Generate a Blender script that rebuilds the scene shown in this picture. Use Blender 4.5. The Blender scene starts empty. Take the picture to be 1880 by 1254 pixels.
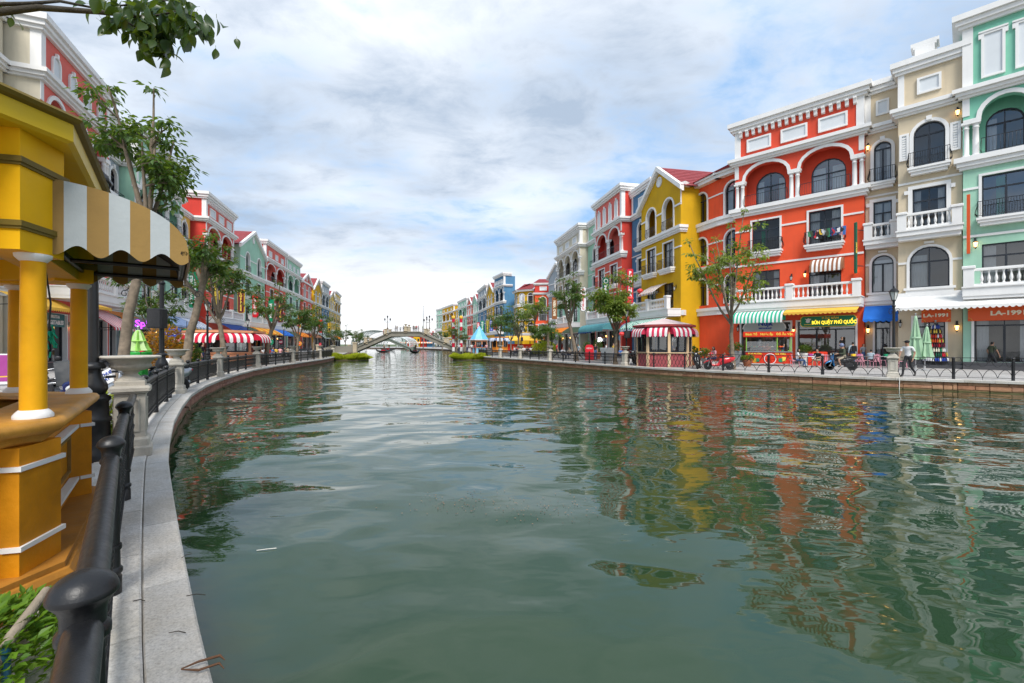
import bpy, math, random
from mathutils import Vector, Matrix
sc = bpy.context.scene
C = sc.collection
PI = math.pi
R = math.radians
rnd = random.Random(7)
F = 835.6          # focal length in pixels of the 1880 px wide photograph
EYE = 1.55

# ---------------------------------------------------------------- camera
cam = bpy.data.cameras.new('camera')
cam.sensor_width = 36.0
cam.lens = 36.0 * F / 1880.0
cam.shift_y = 5.0 / 1880.0
cam.clip_start = 0.05
cam.clip_end = 6000.0
camo = bpy.data.objects.new('camera', cam)
C.objects.link(camo)
camo.location = (0, 0, EYE)
camo.rotation_euler = (PI / 2, 0, 0)
sc.camera = camo
sc.view_settings.view_transform = 'Standard'
sc.view_settings.look = 'None'
sc.view_settings.exposure = 0.42
sc.view_settings.gamma = 1.0
sc.view_settings.use_curve_mapping = False
try:
    sc.cycles.max_bounces = 6
    sc.cycles.transparent_max_bounces = 12
    sc.cycles.caustics_reflective = False
    sc.cycles.caustics_refractive = False
    sc.cycles.sample_clamp_indirect = 4.0
    sc.cycles.use_denoising = True
except Exception:
    pass

# ---------------------------------------------------------------- sky and sun
SUN_EL, SUN_AZ = 50.0, 172.0      # azimuth clockwise from +Y, the soft sun stands high behind the camera
w = bpy.data.worlds.new('World')
sc.world = w
w.use_nodes = True
nt = w.node_tree
N = nt.nodes
L = nt.links
N.clear()

def nd(tree, typ, **kw):
    n = tree.nodes.new(typ)
    for k, v in kw.items():
        if k.startswith('i_'):
            key = k[2:]
            n.inputs[int(key) if key.isdigit() else key].default_value = v
        else:
            setattr(n, k, v)
    return n

def mth(tree, op, a, b=None, clamp=False):
    n = tree.nodes.new('ShaderNodeMath')
    n.operation = op
    n.use_clamp = clamp
    for i, x in enumerate((a, b)):
        if x is None:
            continue
        if isinstance(x, (int, float)):
            n.inputs[i].default_value = x
        else:
            tree.links.new(x, n.inputs[i])
    return n.outputs[0]

def ramp(tree, fac, stops, interp='EASE'):
    n = tree.nodes.new('ShaderNodeValToRGB')
    n.color_ramp.interpolation = interp
    e = n.color_ramp.elements
    while len(e) < len(stops):
        e.new(0.5)
    for el, (p, c) in zip(e, stops):
        el.position = p
        el.color = (c, c, c, 1) if isinstance(c, (int, float)) else (*c, 1)
    tree.links.new(fac, n.inputs[0])
    return n.outputs[0]

def mixc(tree, fac, a, b, blend='MIX'):
    n = tree.nodes.new('ShaderNodeMix')
    n.data_type = 'RGBA'
    n.blend_type = blend
    for s, x in ((n.inputs[0], fac), (n.inputs[6], a), (n.inputs[7], b)):
        if isinstance(x, (int, float)):
            s.default_value = x
        elif isinstance(x, tuple):
            s.default_value = (*x, 1) if len(x) == 3 else x
        else:
            tree.links.new(x, s)
    return n.outputs[2]

sky = nd(nt, 'ShaderNodeTexSky', sky_type='NISHITA')
sky.sun_disc = False
sky.sun_elevation = R(SUN_EL)
sky.sun_rotation = R(SUN_AZ)
sky.air_density = 1.0
sky.dust_density = 1.2
sky.ozone_density = 1.5
tc = nd(nt, 'ShaderNodeTexCoord')
sep = nd(nt, 'ShaderNodeSeparateXYZ')
L.new(tc.outputs['Generated'], sep.inputs[0])
zz = mth(nt, 'MAXIMUM', sep.outputs[2], 0.0)
den = mth(nt, 'ADD', zz, 0.16)
cx_ = mth(nt, 'DIVIDE', sep.outputs[0], den)
cy_ = mth(nt, 'DIVIDE', sep.outputs[1], den)
comb = nd(nt, 'ShaderNodeCombineXYZ')
L.new(cx_, comb.inputs[0])
L.new(cy_, comb.inputs[1])
def skynoise(scale, detail, off, rough=0.55, dist=0.0, stretch=(1, 1, 1)):
    mp = nd(nt, 'ShaderNodeMapping')
    mp.inputs['Location'].default_value = off
    mp.inputs['Scale'].default_value = stretch
    L.new(comb.outputs[0], mp.inputs[0])
    n = nd(nt, 'ShaderNodeTexNoise', i_Scale=scale, i_Detail=detail, i_Roughness=rough, i_Distortion=dist)
    L.new(mp.outputs[0], n.inputs['Vector'])
    return n.outputs[0]
big = skynoise(0.62, 4, (16.75, 11.13, 5.78), 0.5, 0.2, (1.0, 1.15, 1))
mid = skynoise(3.4, 8, (3.72, 19.85, 7.74), 0.62, 0.3, (1.0, 1.3, 1))
dark = skynoise(0.85, 5, (2.42, 6.65, 6.49), 0.55, 0.3, (0.8, 1.2, 1))
cover = ramp(nt, mth(nt, 'ADD', mth(nt, 'MULTIPLY', big, 0.58), mth(nt, 'MULTIPLY', mid, 0.42)), [(0.34, 0.0), (0.56, 1.0)])
grey = ramp(nt, mth(nt, 'ADD', mth(nt, 'MULTIPLY', dark, 0.58), mth(nt, 'MULTIPLY', mid, 0.42)), [(0.38, 0.0), (0.47, 0.4), (0.60, 1.0)], 'LINEAR')
cloudcol = mixc(nt, grey, (8.6, 8.9, 9.3), (3.8, 4.5, 5.5))
low = ramp(nt, zz, [(0.0, 1.0), (0.07, 0.85), (0.25, 0.0)])
blue = mixc(nt, 0.8, sky.outputs[0], (1.5, 4.0, 7.6))
c1 = mixc(nt, mth(nt, 'ADD', mth(nt, 'MULTIPLY', cover, 0.80), 0.12), blue, cloudcol)
c2 = mixc(nt, mth(nt, 'MULTIPLY', low, 0.85), c1, (9.7, 9.6, 9.5))
bg = nd(nt, 'ShaderNodeBackground', i_Strength=0.1)
L.new(c2, bg.inputs[0])
out = nd(nt, 'ShaderNodeOutputWorld')
L.new(bg.outputs[0], out.inputs[0])

sd = bpy.data.lights.new('sun', 'SUN')
sd.energy = 3.0
sd.angle = R(24)
sd.color = (1.0, 0.955, 0.89)
so = bpy.data.objects.new('sun', sd)
C.objects.link(so)
_a = R(SUN_AZ)
_d = Vector((math.sin(_a) * math.cos(R(SUN_EL)), math.cos(_a) * math.cos(R(SUN_EL)), math.sin(R(SUN_EL))))
so.rotation_euler = _d.to_track_quat('Z', 'Y').to_euler()
so.location = (0, 0, 80)

# ---------------------------------------------------------------- materials
def newmat(name):
    m = bpy.data.materials.new(name)
    m.use_nodes = True
    m.node_tree.nodes.clear()
    return m, m.node_tree

def posnoise(t, scale, detail=4, rough=0.6, stretch=None, dist=0.0):
    g = nd(t, 'ShaderNodeNewGeometry')
    v = g.outputs['Position']
    if stretch:
        mp = nd(t, 'ShaderNodeMapping')
        mp.inputs['Scale'].default_value = stretch
        t.links.new(v, mp.inputs[0])
        v = mp.outputs[0]
    n = nd(t, 'ShaderNodeTexNoise', i_Scale=scale, i_Detail=detail, i_Roughness=rough, i_Distortion=dist)
    t.links.new(v, n.inputs['Vector'])
    return n.outputs[0]

_mc = {}
def paint(name, col, rough=0.6, var=0.12, scale=0.9, bump=0.0, bscale=60, metal=0.0, spec=0.4, streak=0.0, coat=0.0):
    """painted or natural surface: base colour with uneven tone, rain streaks and fine relief"""
    if name in _mc:
        return _mc[name]
    m, t = newmat(name)
    p = nd(t, 'ShaderNodeBsdfPrincipled', i_Roughness=rough, i_Metallic=metal)
    p.inputs['Specular IOR Level'].default_value = spec
    p.inputs['Coat Weight'].default_value = coat
    n1 = posnoise(t, scale, 5)
    f = ramp(t, n1, [(0.3, 1 - var), (0.7, 1 + var * 0.5)], 'LINEAR')
    c = mixc(t, 1.0, tuple(col), f, 'MULTIPLY')
    if streak:
        s = posnoise(t, 1.0, 4, 0.6, (2.6, 2.6, 0.22))
        sf = ramp(t, s, [(0.52, 0.0), (0.75, streak)], 'LINEAR')
        c = mixc(t, sf, c, tuple(x * 0.45 + 0.03 for x in col))
    t.links.new(c, p.inputs['Base Color'])
    r = ramp(t, posnoise(t, scale * 4, 3), [(0.3, max(0, rough - 0.08)), (0.7, min(1, rough + 0.08))], 'LINEAR')
    t.links.new(r, p.inputs['Roughness'])
    if bump:
        b = nd(t, 'ShaderNodeBump', i_Strength=bump, i_Distance=0.01)
        t.links.new(posnoise(t, bscale, 4), b.inputs['Height'])
        t.links.new(b.outputs[0], p.inputs['Normal'])
    o = nd(t, 'ShaderNodeOutputMaterial')
    t.links.new(p.outputs[0], o.inputs[0])
    _mc[name] = m
    return m

def emit(name, col, strength, base=None):
    if name in _mc:
        return _mc[name]
    m, t = newmat(name)
    p = nd(t, 'ShaderNodeBsdfPrincipled', i_Roughness=0.4)
    p.inputs['Base Color'].default_value = (*(base or col), 1)
    p.inputs['Emission Color'].default_value = (*col, 1)
    p.inputs['Emission Strength'].default_value = strength
    o = nd(t, 'ShaderNodeOutputMaterial')
    t.links.new(p.outputs[0], o.inputs[0])
    _mc[name] = m
    return m

def leafmat(name, c1, c2, trans=0.35, scale=1.2, rough=0.52):
    m, t = newmat(name)
    p = nd(t, 'ShaderNodeBsdfPrincipled', i_Roughness=rough)
    g = nd(t, 'ShaderNodeNewGeometry')
    f = mth(t, 'ADD', mth(t, 'MULTIPLY', g.outputs['Random Per Island'], 0.6), mth(t, 'MULTIPLY', posnoise(t, scale, 3), 0.5))
    c = ramp(t, f, [(0.15, c1), (0.95, c2)], 'LINEAR')
    t.links.new(c, p.inputs['Base Color'])
    tr = nd(t, 'ShaderNodeBsdfTranslucent')
    t.links.new(mixc(t, 0.5, c, (0.35, 0.5, 0.03)), tr.inputs[0])
    mx = nd(t, 'ShaderNodeMixShader', i_0=trans)
    t.links.new(p.outputs[0], mx.inputs[1])
    t.links.new(tr.outputs[0], mx.inputs[2])
    o = nd(t, 'ShaderNodeOutputMaterial')
    t.links.new(mx.outputs[0], o.inputs[0])
    return m

def glassmat(name, tint=(0.86, 0.88, 0.88), refl=0.07, rough=0.02):
    m, t = newmat(name)
    tr = nd(t, 'ShaderNodeBsdfTransparent')
    tr.inputs[0].default_value = (*tint, 1)
    gl = nd(t, 'ShaderNodeBsdfGlossy', i_Roughness=rough)
    gl.inputs[0].default_value = (0.95, 0.97, 1.0, 1)
    b = nd(t, 'ShaderNodeBump', i_Strength=0.25, i_Distance=0.01)
    t.links.new(posnoise(t, 0.9, 2), b.inputs['Height'])
    t.links.new(b.outputs[0], gl.inputs['Normal'])
    fr = nd(t, 'ShaderNodeFresnel', i_IOR=1.5)
    mx = nd(t, 'ShaderNodeMixShader')
    oi = nd(t, 'ShaderNodeObjectInfo')
    t.links.new(mth(t, 'ADD', fr.outputs[0], mth(t, 'MULTIPLY', oi.outputs['Random'], refl * 2), True), mx.inputs[0])
    t.links.new(tr.outputs[0], mx.inputs[1])
    t.links.new(gl.outputs[0], mx.inputs[2])
    o = nd(t, 'ShaderNodeOutputMaterial')
    t.links.new(mx.outputs[0], o.inputs[0])
    return m

def tintmat(name, rough=0.7):
    """cloth or skin whose colour is the object's own colour"""
    m, t = newmat(name)
    p = nd(t, 'ShaderNodeBsdfPrincipled', i_Roughness=rough)
    oi = nd(t, 'ShaderNodeObjectInfo')
    f = ramp(t, posnoise(t, 9, 3), [(0.3, 0.8), (0.7, 1.05)], 'LINEAR')
    t.links.new(mixc(t, 1.0, oi.outputs['Color'], f, 'MULTIPLY'), p.inputs['Base Color'])
    o = nd(t, 'ShaderNodeOutputMaterial')
    t.links.new(p.outputs[0], o.inputs[0])
    return m

WHITE = paint('white_trim', (0.80, 0.79, 0.77), 0.6, 0.06, 0.7, 0.15, 40, streak=0.12)
GREYW = paint('grey_white_panel', (0.66, 0.69, 0.71), 0.6, 0.05)
FRAME = paint('window_frame_paint', (0.022, 0.026, 0.034), 0.35, 0.1)
IRON = paint('black_iron', (0.012, 0.0125, 0.014), 0.40, 0.3, 5, 0.10, 120, spec=0.45, streak=0.3)
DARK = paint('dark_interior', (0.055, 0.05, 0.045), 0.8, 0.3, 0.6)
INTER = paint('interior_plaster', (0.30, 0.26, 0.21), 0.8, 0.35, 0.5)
CURT = paint('curtain_cloth', (0.62, 0.63, 0.64), 0.9, 0.1, 2)
CURTG = paint('green_curtain_cloth', (0.02, 0.25, 0.08), 0.9, 0.1, 2)
STONE = paint('urn_stone', (0.52, 0.48, 0.41), 0.85, 0.28, 3.5, 0.6, 45, streak=0.3)
STONEG = paint('weathered_bridge_stone', (0.25, 0.235, 0.195), 0.85, 0.2, 0.7, 0.3, 14, streak=0.35)
STONET = paint('tan_pedestal_stone', (0.48, 0.40, 0.28), 0.85, 0.2, 0.9)
TILE = paint('red_roof_tile', (0.30, 0.045, 0.05), 0.6, 0.25, 2.0)
GLASS = glassmat('window_glass')
GLASSF = paint('dark_far_glass', (0.035, 0.042, 0.05), 0.08, 0.5, 0.35, spec=0.8)
LAMPGLOW = emit('warm_lamp_glow', (1.0, 0.55, 0.16), 4.0, (0.9, 0.8, 0.6))
LAMPGL = paint('lamp_milk_glass', (0.62, 0.64, 0.62), 0.25, 0.1)
BARK = paint('tree_bark', (0.23, 0.18, 0.13), 0.9, 0.45, 6, 1.0, 26)
LEAF = leafmat('leaf_green', (0.018, 0.06, 0.014), (0.085, 0.17, 0.03))
LEAFR = leafmat('leaf_light_green', (0.07, 0.14, 0.02), (0.27, 0.33, 0.06), 0.45)
LEAFD = leafmat('leaf_dark_green', (0.012, 0.048, 0.012), (0.075, 0.15, 0.026), 0.35)
LEAFY = leafmat('leaf_yellow_green', (0.26, 0.34, 0.015), (0.62, 0.62, 0.04), 0.4)
LEAFO = leafmat('leaf_orange', (0.30, 0.08, 0.01), (0.65, 0.28, 0.02), 0.35)
SKIN = paint('skin', (0.42, 0.24, 0.16), 0.55, 0.08, 8)
HAIR = paint('dark_hair', (0.012, 0.010, 0.009), 0.5, 0.2, 20)
SHOE = paint('dark_shoe', (0.03, 0.025, 0.022), 0.5, 0.1)
TINT = tintmat('cloth_tint')
RUBBER = paint('tyre_rubber', (0.02, 0.02, 0.021), 0.75, 0.2, 5)
CHROME = paint('grey_metal', (0.42, 0.43, 0.44), 0.3, 0.1, 5, metal=0.9)
BLACKP = paint('black_plastic', (0.016, 0.016, 0.018), 0.42, 0.2, 4)
PINKM = paint('pink_metal', (0.72, 0.33, 0.40), 0.4, 0.08)
def P(name, c, rough=0.62, var=0.10, **k):
    return paint(name, c, rough + 0.15, var + 0.05, 0.45, 0.2, 30, spec=0.18, streak=k.pop('streak', 0.20), **k)
ORANGE = P('orange_red_wall', (0.82, 0.105, 0.04))
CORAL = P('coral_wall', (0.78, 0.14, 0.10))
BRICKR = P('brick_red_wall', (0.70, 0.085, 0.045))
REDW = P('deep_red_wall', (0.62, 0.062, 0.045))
PINKW = P('salmon_pink_wall', (0.72, 0.16, 0.13))
YELL = P('mustard_yellow_wall', (0.64, 0.37, 0.012))
YELL2 = P('pale_yellow_wall', (0.76, 0.52, 0.13))
TAN = P('tan_wall', (0.66, 0.55, 0.39))
CREAM = P('cream_wall', (0.66, 0.60, 0.47))
MINT = P('mint_green_wall', (0.37, 0.62, 0.47))
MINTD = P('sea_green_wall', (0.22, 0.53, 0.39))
BLUEW = P('steel_blue_wall', (0.085, 0.22, 0.37))
GREYB = P('grey_blue_wall', (0.34, 0.39, 0.43))
WHITEW = P('white_plaster_wall', (0.72, 0.72, 0.70))
def cloth(name, c):
    return paint(name, c, 0.9, 0.14, 2.0, 0.25, 25, spec=0.15, streak=0.15)
C_W = cloth('white_awning_cloth', (0.78, 0.77, 0.74)); C_R = cloth('crimson_awning_cloth', (0.60, 0.02, 0.055))
C_G = cloth('green_awning_cloth', (0.03, 0.42, 0.26)); C_B = cloth('blue_awning_cloth', (0.03, 0.17, 0.62))
C_Y = cloth('yellow_awning_cloth', (0.80, 0.47, 0.07)); C_O = cloth('orange_awning_cloth', (0.80, 0.23, 0.02))
C_T = cloth('tan_awning_cloth', (0.30, 0.19, 0.065)); C_GW = cloth('grey_white_awning_cloth', (0.42, 0.46, 0.47))
C_BR = cloth('brown_awning_cloth', (0.30, 0.13, 0.07)); C_TE = cloth('teal_awning_cloth', (0.10, 0.30, 0.33))
C_LB = cloth('pale_blue_awning_cloth', (0.30, 0.40, 0.62)); C_N = cloth('navy_awning_cloth', (0.02, 0.05, 0.20))
C_DG = cloth('dark_grey_awning_cloth', (0.10, 0.105, 0.11)); C_RD = cloth('red_awning_cloth', (0.65, 0.045, 0.02))
# ---------------------------------------------------------------- mesh helpers
class MB:
    def __init__(s):
        s.v = []; s.f = []; s.m = []; s.s = []; s.mats = []
    def add(s, vs, fs, mat, smooth=False, M=None):
        o = len(s.v)
        if M is not None:
            vs = [tuple(M @ Vector(v)) for v in vs]
        s.v.extend(vs)
        if mat not in s.mats:
            s.mats.append(mat)
        k = s.mats.index(mat)
        for f in fs:
            s.f.append([i + o for i in f]); s.m.append(k); s.s.append(smooth)
    def box(s, x0, x1, y0, y1, z0, z1, mat, M=None):
        vs = [(x0, y0, z0), (x1, y0, z0), (x1, y1, z0), (x0, y1, z0), (x0, y0, z1), (x1, y0, z1), (x1, y1, z1), (x0, y1, z1)]
        s.add(vs, [(3, 2, 1, 0), (4, 5, 6, 7), (0, 1, 5, 4), (1, 2, 6, 5), (2, 3, 7, 6), (3, 0, 4, 7)], mat, False, M)
    def bbox(s, x0, x1, y0, y1, z0, z1, mat, b=0.02, M=None):
        """box with chamfered upright and top edges"""
        rings = [(0, z0), (0, z1 - b), (b, z1)]
        vs = []
        for q, z in rings:
            a, c, d, e = x0 + q, x1 - q, y0 + q, y1 - q
            k = b * 0.7
            vs += [(a + k, d, z), (c - k, d, z), (c, d + k, z), (c, e - k, z), (c - k, e, z), (a + k, e, z), (a, e - k, z), (a, d + k, z)]
        fs = [tuple(range(7, -1, -1)), tuple(range(16, 24))]
        for r in range(2):
            for i in range(8):
                j = (i + 1) % 8
                fs.append((r * 8 + i, r * 8 + j, r * 8 + 8 + j, r * 8 + 8 + i))
        s.add(vs, fs, mat, False, M)
    def prism(s, poly, a0, a1, mat, axis='y', M=None, smooth=False):
        """polygon extruded along an axis; poly is (x,z) for y, (y,z) for x, (x,y) for z"""
        def q(p, a):
            return (p[0], a, p[1]) if axis == 'y' else (a, p[0], p[1]) if axis == 'x' else (p[0], p[1], a)
        n = len(poly)
        vs = [q(p, a0) for p in poly] + [q(p, a1) for p in poly]
        fs = [tuple(range(n)), tuple(range(2 * n - 1, n - 1, -1))]
        s.add(vs, fs, mat, False, M)
        o = [(i, i + n, (i + 1) % n + n, (i + 1) % n) for i in range(n)]
        s.add(vs, o, mat, smooth, M)
    def lathe(s, prof, n, mat, x=0, y=0, z=0, M=None, smooth=True, sx=1.0, ph=0.0, flute=0.0):
        vs = []; fs = []
        for r, h in prof:
            for i in range(n):
                a = 2 * PI * i / n + ph
                rr = r * (1 - flute * (i % 2))
                vs.append((x + rr * math.cos(a) * sx, y + rr * math.sin(a), z + h))
        for k in range(len(prof) - 1):
            for i in range(n):
                j = (i + 1) % n
                fs.append((k * n + i, k * n + j, (k + 1) * n + j, (k + 1) * n + i))
        s.add(vs, fs, mat, smooth, M)
        m = len(prof) - 1
        s.add(vs, [tuple(range(m * n, m * n + n)), tuple(range(n - 1, -1, -1))], mat, False, M)
    def tube(s, pts, rad, n, mat, M=None, smooth=True, caps=True):
        pts = [Vector(p) for p in pts]
        if isinstance(rad, (int, float)):
            rad = [rad] * len(pts)
        vs = []; fs = []
        up = Vector((0.31, 0.2, 0.93))
        for i, p in enumerate(pts):
            d = (pts[min(i + 1, len(pts) - 1)] - pts[max(i - 1, 0)])
            d = d.normalized() if d.length > 1e-9 else Vector((0, 0, 1))
            if abs(d.dot(up)) > 0.97:
                up = Vector((1, 0.1, 0))
            a = d.cross(up).normalized()
            b = d.cross(a)
            for k in range(n):
                t = 2 * PI * k / n
                vs.append(tuple(p + (a * math.cos(t) + b * math.sin(t)) * rad[i]))
        for i in range(len(pts) - 1):
            for k in range(n):
                j = (k + 1) % n
                fs.append((i * n + k, i * n + j, (i + 1) * n + j, (i + 1) * n + k))
        s.add(vs, fs, mat, smooth, M)
        if caps:
            e = (len(pts) - 1) * n
            s.add(vs, [tuple(range(n - 1, -1, -1)), tuple(range(e, e + n))], mat, False, M)
    def ball(s, c, r, mat, n=10, m=7, sz=(1, 1, 1), M=None):
        prof = []
        vs = []; fs = []
        for j in range(1, m):
            t = PI * j / m
            for i in range(n):
                a = 2 * PI * i / n
                vs.append((c[0] + r * sz[0] * math.sin(t) * math.cos(a), c[1] + r * sz[1] * math.sin(t) * math.sin(a), c[2] - r * sz[2] * math.cos(t)))
        b = len(vs); vs += [(c[0], c[1], c[2] - r * sz[2]), (c[0], c[1], c[2] + r * sz[2])]
        for j in range(m - 2):
            for i in range(n):
                k = (i + 1) % n
                fs.append((j * n + i, j * n + k, (j + 1) * n + k, (j + 1) * n + i))
        for i in range(n):
            k = (i + 1) % n
            fs.append((b, k, i)); fs.append((b + 1, (m - 2) * n + i, (m - 2) * n + k))
        s.add(vs, fs, mat, True, M)
    def wall(s, x0, x1, z0, z1, y, ops, dep, mat, jamb=None):
        """upright wall sheet in the plane y with real openings (a, b, bottom, top, arch rise) and reveals dep deep"""
        jamb = jamb or mat
        px = x0
        def quad(a, b, c, d):
            s.add([(a, y, c), (b, y, c), (b, y, d), (a, y, d)], [(0, 1, 2, 3)], mat)
        for a, b, c, d, r in sorted(ops):
            if a > px + 1e-6:
                quad(px, a, z0, z1)
            if c > z0 + 1e-6:
                quad(a, b, z0, c)
                s.add([(a, y, c), (b, y, c), (b, y + dep, c), (a, y + dep, c)], [(0, 1, 2, 3)], jamb)
            ap = arch_pts(a, b, d, r)
            for (p, q), (p2, q2) in zip(ap, ap[1:]):
                if z1 > max(q, q2) + 1e-6 or z1 > min(q, q2):
                    s.add([(p, y, q), (p2, y, q2), (p2, y, z1), (p, y, z1)], [(0, 1, 2, 3)], mat)
                s.add([(p, y, q), (p, y + dep, q), (p2, y + dep, q2), (p2, y, q2)], [(0, 1, 2, 3)], jamb)
            for x in (a, b):
                s.add([(x, y, c), (x, y + dep, c), (x, y + dep, d - r), (x, y, d - r)], [(0, 1, 2, 3)], jamb)
            px = b
        if x1 > px + 1e-6:
            quad(px, x1, z0, z1)
    def arch_trim(s, a, b, c, d, r, wd, y, pr, mat, foot=True):
        """raised surround of an opening: two uprights and a head that follows the arch"""
        if foot:
            s.box(a - wd, a, y - pr, y, c, d - r, mat); s.box(b, b + wd, y - pr, y, c, d - r, mat)
        if r <= 0:
            s.box(a - wd, b + wd, y - pr - 0.003, y - 0.003, d, d + wd, mat)
            return
        inn = arch_pts(a, b, d, r)
        out = arch_pts(a - wd, b + wd, d + wd, r + wd)
        for (p, q), (p2, q2), (u, v), (u2, v2) in zip(inn, inn[1:], out, out[1:]):
            vs = [(p, y, q), (p2, y, q2), (u2, y, v2), (u, y, v), (p, y - pr, q), (p2, y - pr, q2), (u2, y - pr, v2), (u, y - pr, v)]
            s.add(vs, [(4, 5, 6, 7), (0, 1, 5, 4), (7, 6, 2, 3)], mat)
    def mesh(s, name):
        me = bpy.data.meshes.new(name)
        me.from_pydata(s.v, [], s.f)
        for m in s.mats:
            me.materials.append(m)
        me.polygons.foreach_set('material_index', s.m)
        me.polygons.foreach_set('use_smooth', s.s)
        me.update()
        return me
    def build(s, name, parent=None, loc=None, rotz=0.0, stuff=False, label=None):
        return put(name, s.mesh(name), parent, loc, rotz, stuff, label)

def arch_pts(a, b, d, r, n=10):
    if r <= 0:
        return [(a, d), (b, d)]
    m, h = (a + b) / 2, (b - a) / 2
    return [(m - h * math.cos(PI * i / n), d - r + r * math.sin(PI * i / n)) for i in range(n + 1)]

def put(name, me, parent=None, loc=None, rotz=0.0, stuff=False, label=None):
    o = bpy.data.objects.new(name, me)
    C.objects.link(o)
    if parent is not None:
        o.parent = parent
    if loc is not None:
        o.location = loc
    if rotz:
        o.rotation_euler = (0, 0, rotz)
    if stuff:
        o['kind'] = 'stuff'
    if label:
        o['label'] = label
    return o

def thing(name, label, cat, loc=(0, 0, 0), rotz=0.0, group=None):
    o = bpy.data.objects.new(name, None)
    o.empty_display_size = 0.2
    C.objects.link(o)
    o.location = loc; o.rotation_euler = (0, 0, rotz)
    return tag(o, label, cat, group)

def tag(o, label, cat, group=None):
    o['label'] = label; o['category'] = cat
    if group:
        o['group'] = group
    return o

def struct(o):
    o['kind'] = 'structure'
    return o

_kids = {}
def dup(root, loc, rotz, label=None, group=None, scale=None):
    """a copy of a thing with copies of its parts and their sub-parts"""
    def cp(o, par):
        c = o.copy(); C.objects.link(c)
        if par is not None:
            c.parent = par
        for ch in list(o.children):
            cp(ch, c)
        return c
    r = cp(root, None)
    r.location = loc; r.rotation_euler = (0, 0, rotz)
    if scale:
        r.scale = (scale,) * 3
    if label:
        r['label'] = label
    if group:
        r['group'] = group
    return r

def text(body, size, mat, parent, loc, rot=(PI / 2, 0, 0), align='CENTER', name='lettering', ext=0.006, spacing=1.0, sx=1.0, bold=0.0):
    c = bpy.data.curves.new(name, 'FONT')
    c.body = body; c.size = size; c.align_x = align; c.align_y = 'CENTER'
    c.extrude = ext; c.space_line = spacing; c.resolution_u = 2
    c.offset = bold
    c.materials.append(mat)
    o = bpy.data.objects.new(name, c)
    C.objects.link(o)
    o.parent = parent; o.location = loc; o.rotation_euler = rot; o.scale = (sx, 1, 1)
    return o

def at(px, Y):
    return (px - 940.0) / F * Y
def hz(py, Y):
    return EYE + (632.0 - py) * Y / F

class Line:
    """a polyline on the ground with arc length, tangent and normal"""
    def __init__(s, pts, smooth=2):
        p = [Vector(q) for q in pts]
        for _ in range(smooth):
            q = [p[0]]
            for a, b in zip(p, p[1:]):
                q += [a * 0.75 + b * 0.25, a * 0.25 + b * 0.75]
            p = q + [p[-1]]
        q = [p[0]]
        for a, b in zip(p, p[1:]):
            k = max(1, int((b - a).length / 0.3)) if (b - a).length < 30 else 4
            q += [a.lerp(b, (i + 1) / k) for i in range(k)]
        p = q
        s.p = p
        s.d = [0.0]
        for a, b in zip(p, p[1:]):
            s.d.append(s.d[-1] + (b - a).length)
        s.len = s.d[-1]
    def at(s, t):
        t = min(max(t, 0.0), s.len)
        lo, hi = 0, len(s.d) - 1
        while hi - lo > 1:
            m = (lo + hi) // 2
            if s.d[m] <= t: lo = m
            else: hi = m
        f = (t - s.d[lo]) / max(1e-9, s.d[hi] - s.d[lo])
        return s.p[lo].lerp(s.p[hi], f), (s.p[hi] - s.p[lo]).normalized()
    def off(s, t, o):
        """point at arc length t, o metres to the right of the direction of travel"""
        q, d = s.at(t)
        a, _ = s.at(t - 0.4); b, _ = s.at(t + 0.4)
        d = (b - a).normalized() if (b - a).length > 1e-6 else d
        return q + Vector((d.y, -d.x)) * o, math.atan2(d.y, d.x)
    def near(s, pt):
        pt = Vector(pt)
        return min(zip([(q - pt).length for q in s.p], s.d))[1]
    def at_y(s, y):
        for i in range(len(s.p) - 1):
            if s.p[i].y <= y <= s.p[i + 1].y:
                f = (y - s.p[i].y) / max(1e-9, s.p[i + 1].y - s.p[i].y)
                return s.d[i] + f * (s.d[i + 1] - s.d[i])
        return 0.0
    def at_px(s, px):
        k = (px - 940.0) / F
        for i in range(len(s.p) - 1):
            a, b = s.p[i], s.p[i + 1]
            u, v = a.x - k * a.y, b.x - k * b.y
            if u * v <= 0 and (a.y > 0 or b.y > 0) and abs(u - v) > 1e-9:
                return s.d[i] + u / (u - v) * (s.d[i + 1] - s.d[i])
        return None
# ---------------------------------------------------------------- banks, water, ground
LEFT = Line([(24, -44), (8, -11), (2.6, -2.9), (0.35, 0.05), (-1.43, 2.1), (-2.59, 3.52), (-3.64, 4.83), (-4.99, 6.54), (-7.5, 10.1), (-10.9, 15.6),
             (-13.9, 22.3), (-16.6, 30), (-18.4, 40), (-20.2, 50), (-23, 60), (-28, 80), (-37.5, 107), (-52, 140), (-75, 180),
             (-120, 212), (-260, 235), (-420, 250)], 1)
RIGHT = Line([(60, -30), (42, 2), (30, 12.2), (24.6, 16.1), (20.8, 18.9), (17.4, 20.9), (15.2, 22.9), (12.4, 25.8), (10.2, 28.5), (7.9, 32.6),
              (5.8, 37), (3.1, 43), (0, 50), (-3.3, 56), (-5, 64), (-7, 80), (-11, 105), (-17, 130), (-30, 165),
              (-55, 205), (-110, 245), (-260, 275), (-420, 290)], 1)
WZ = -0.5

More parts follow.
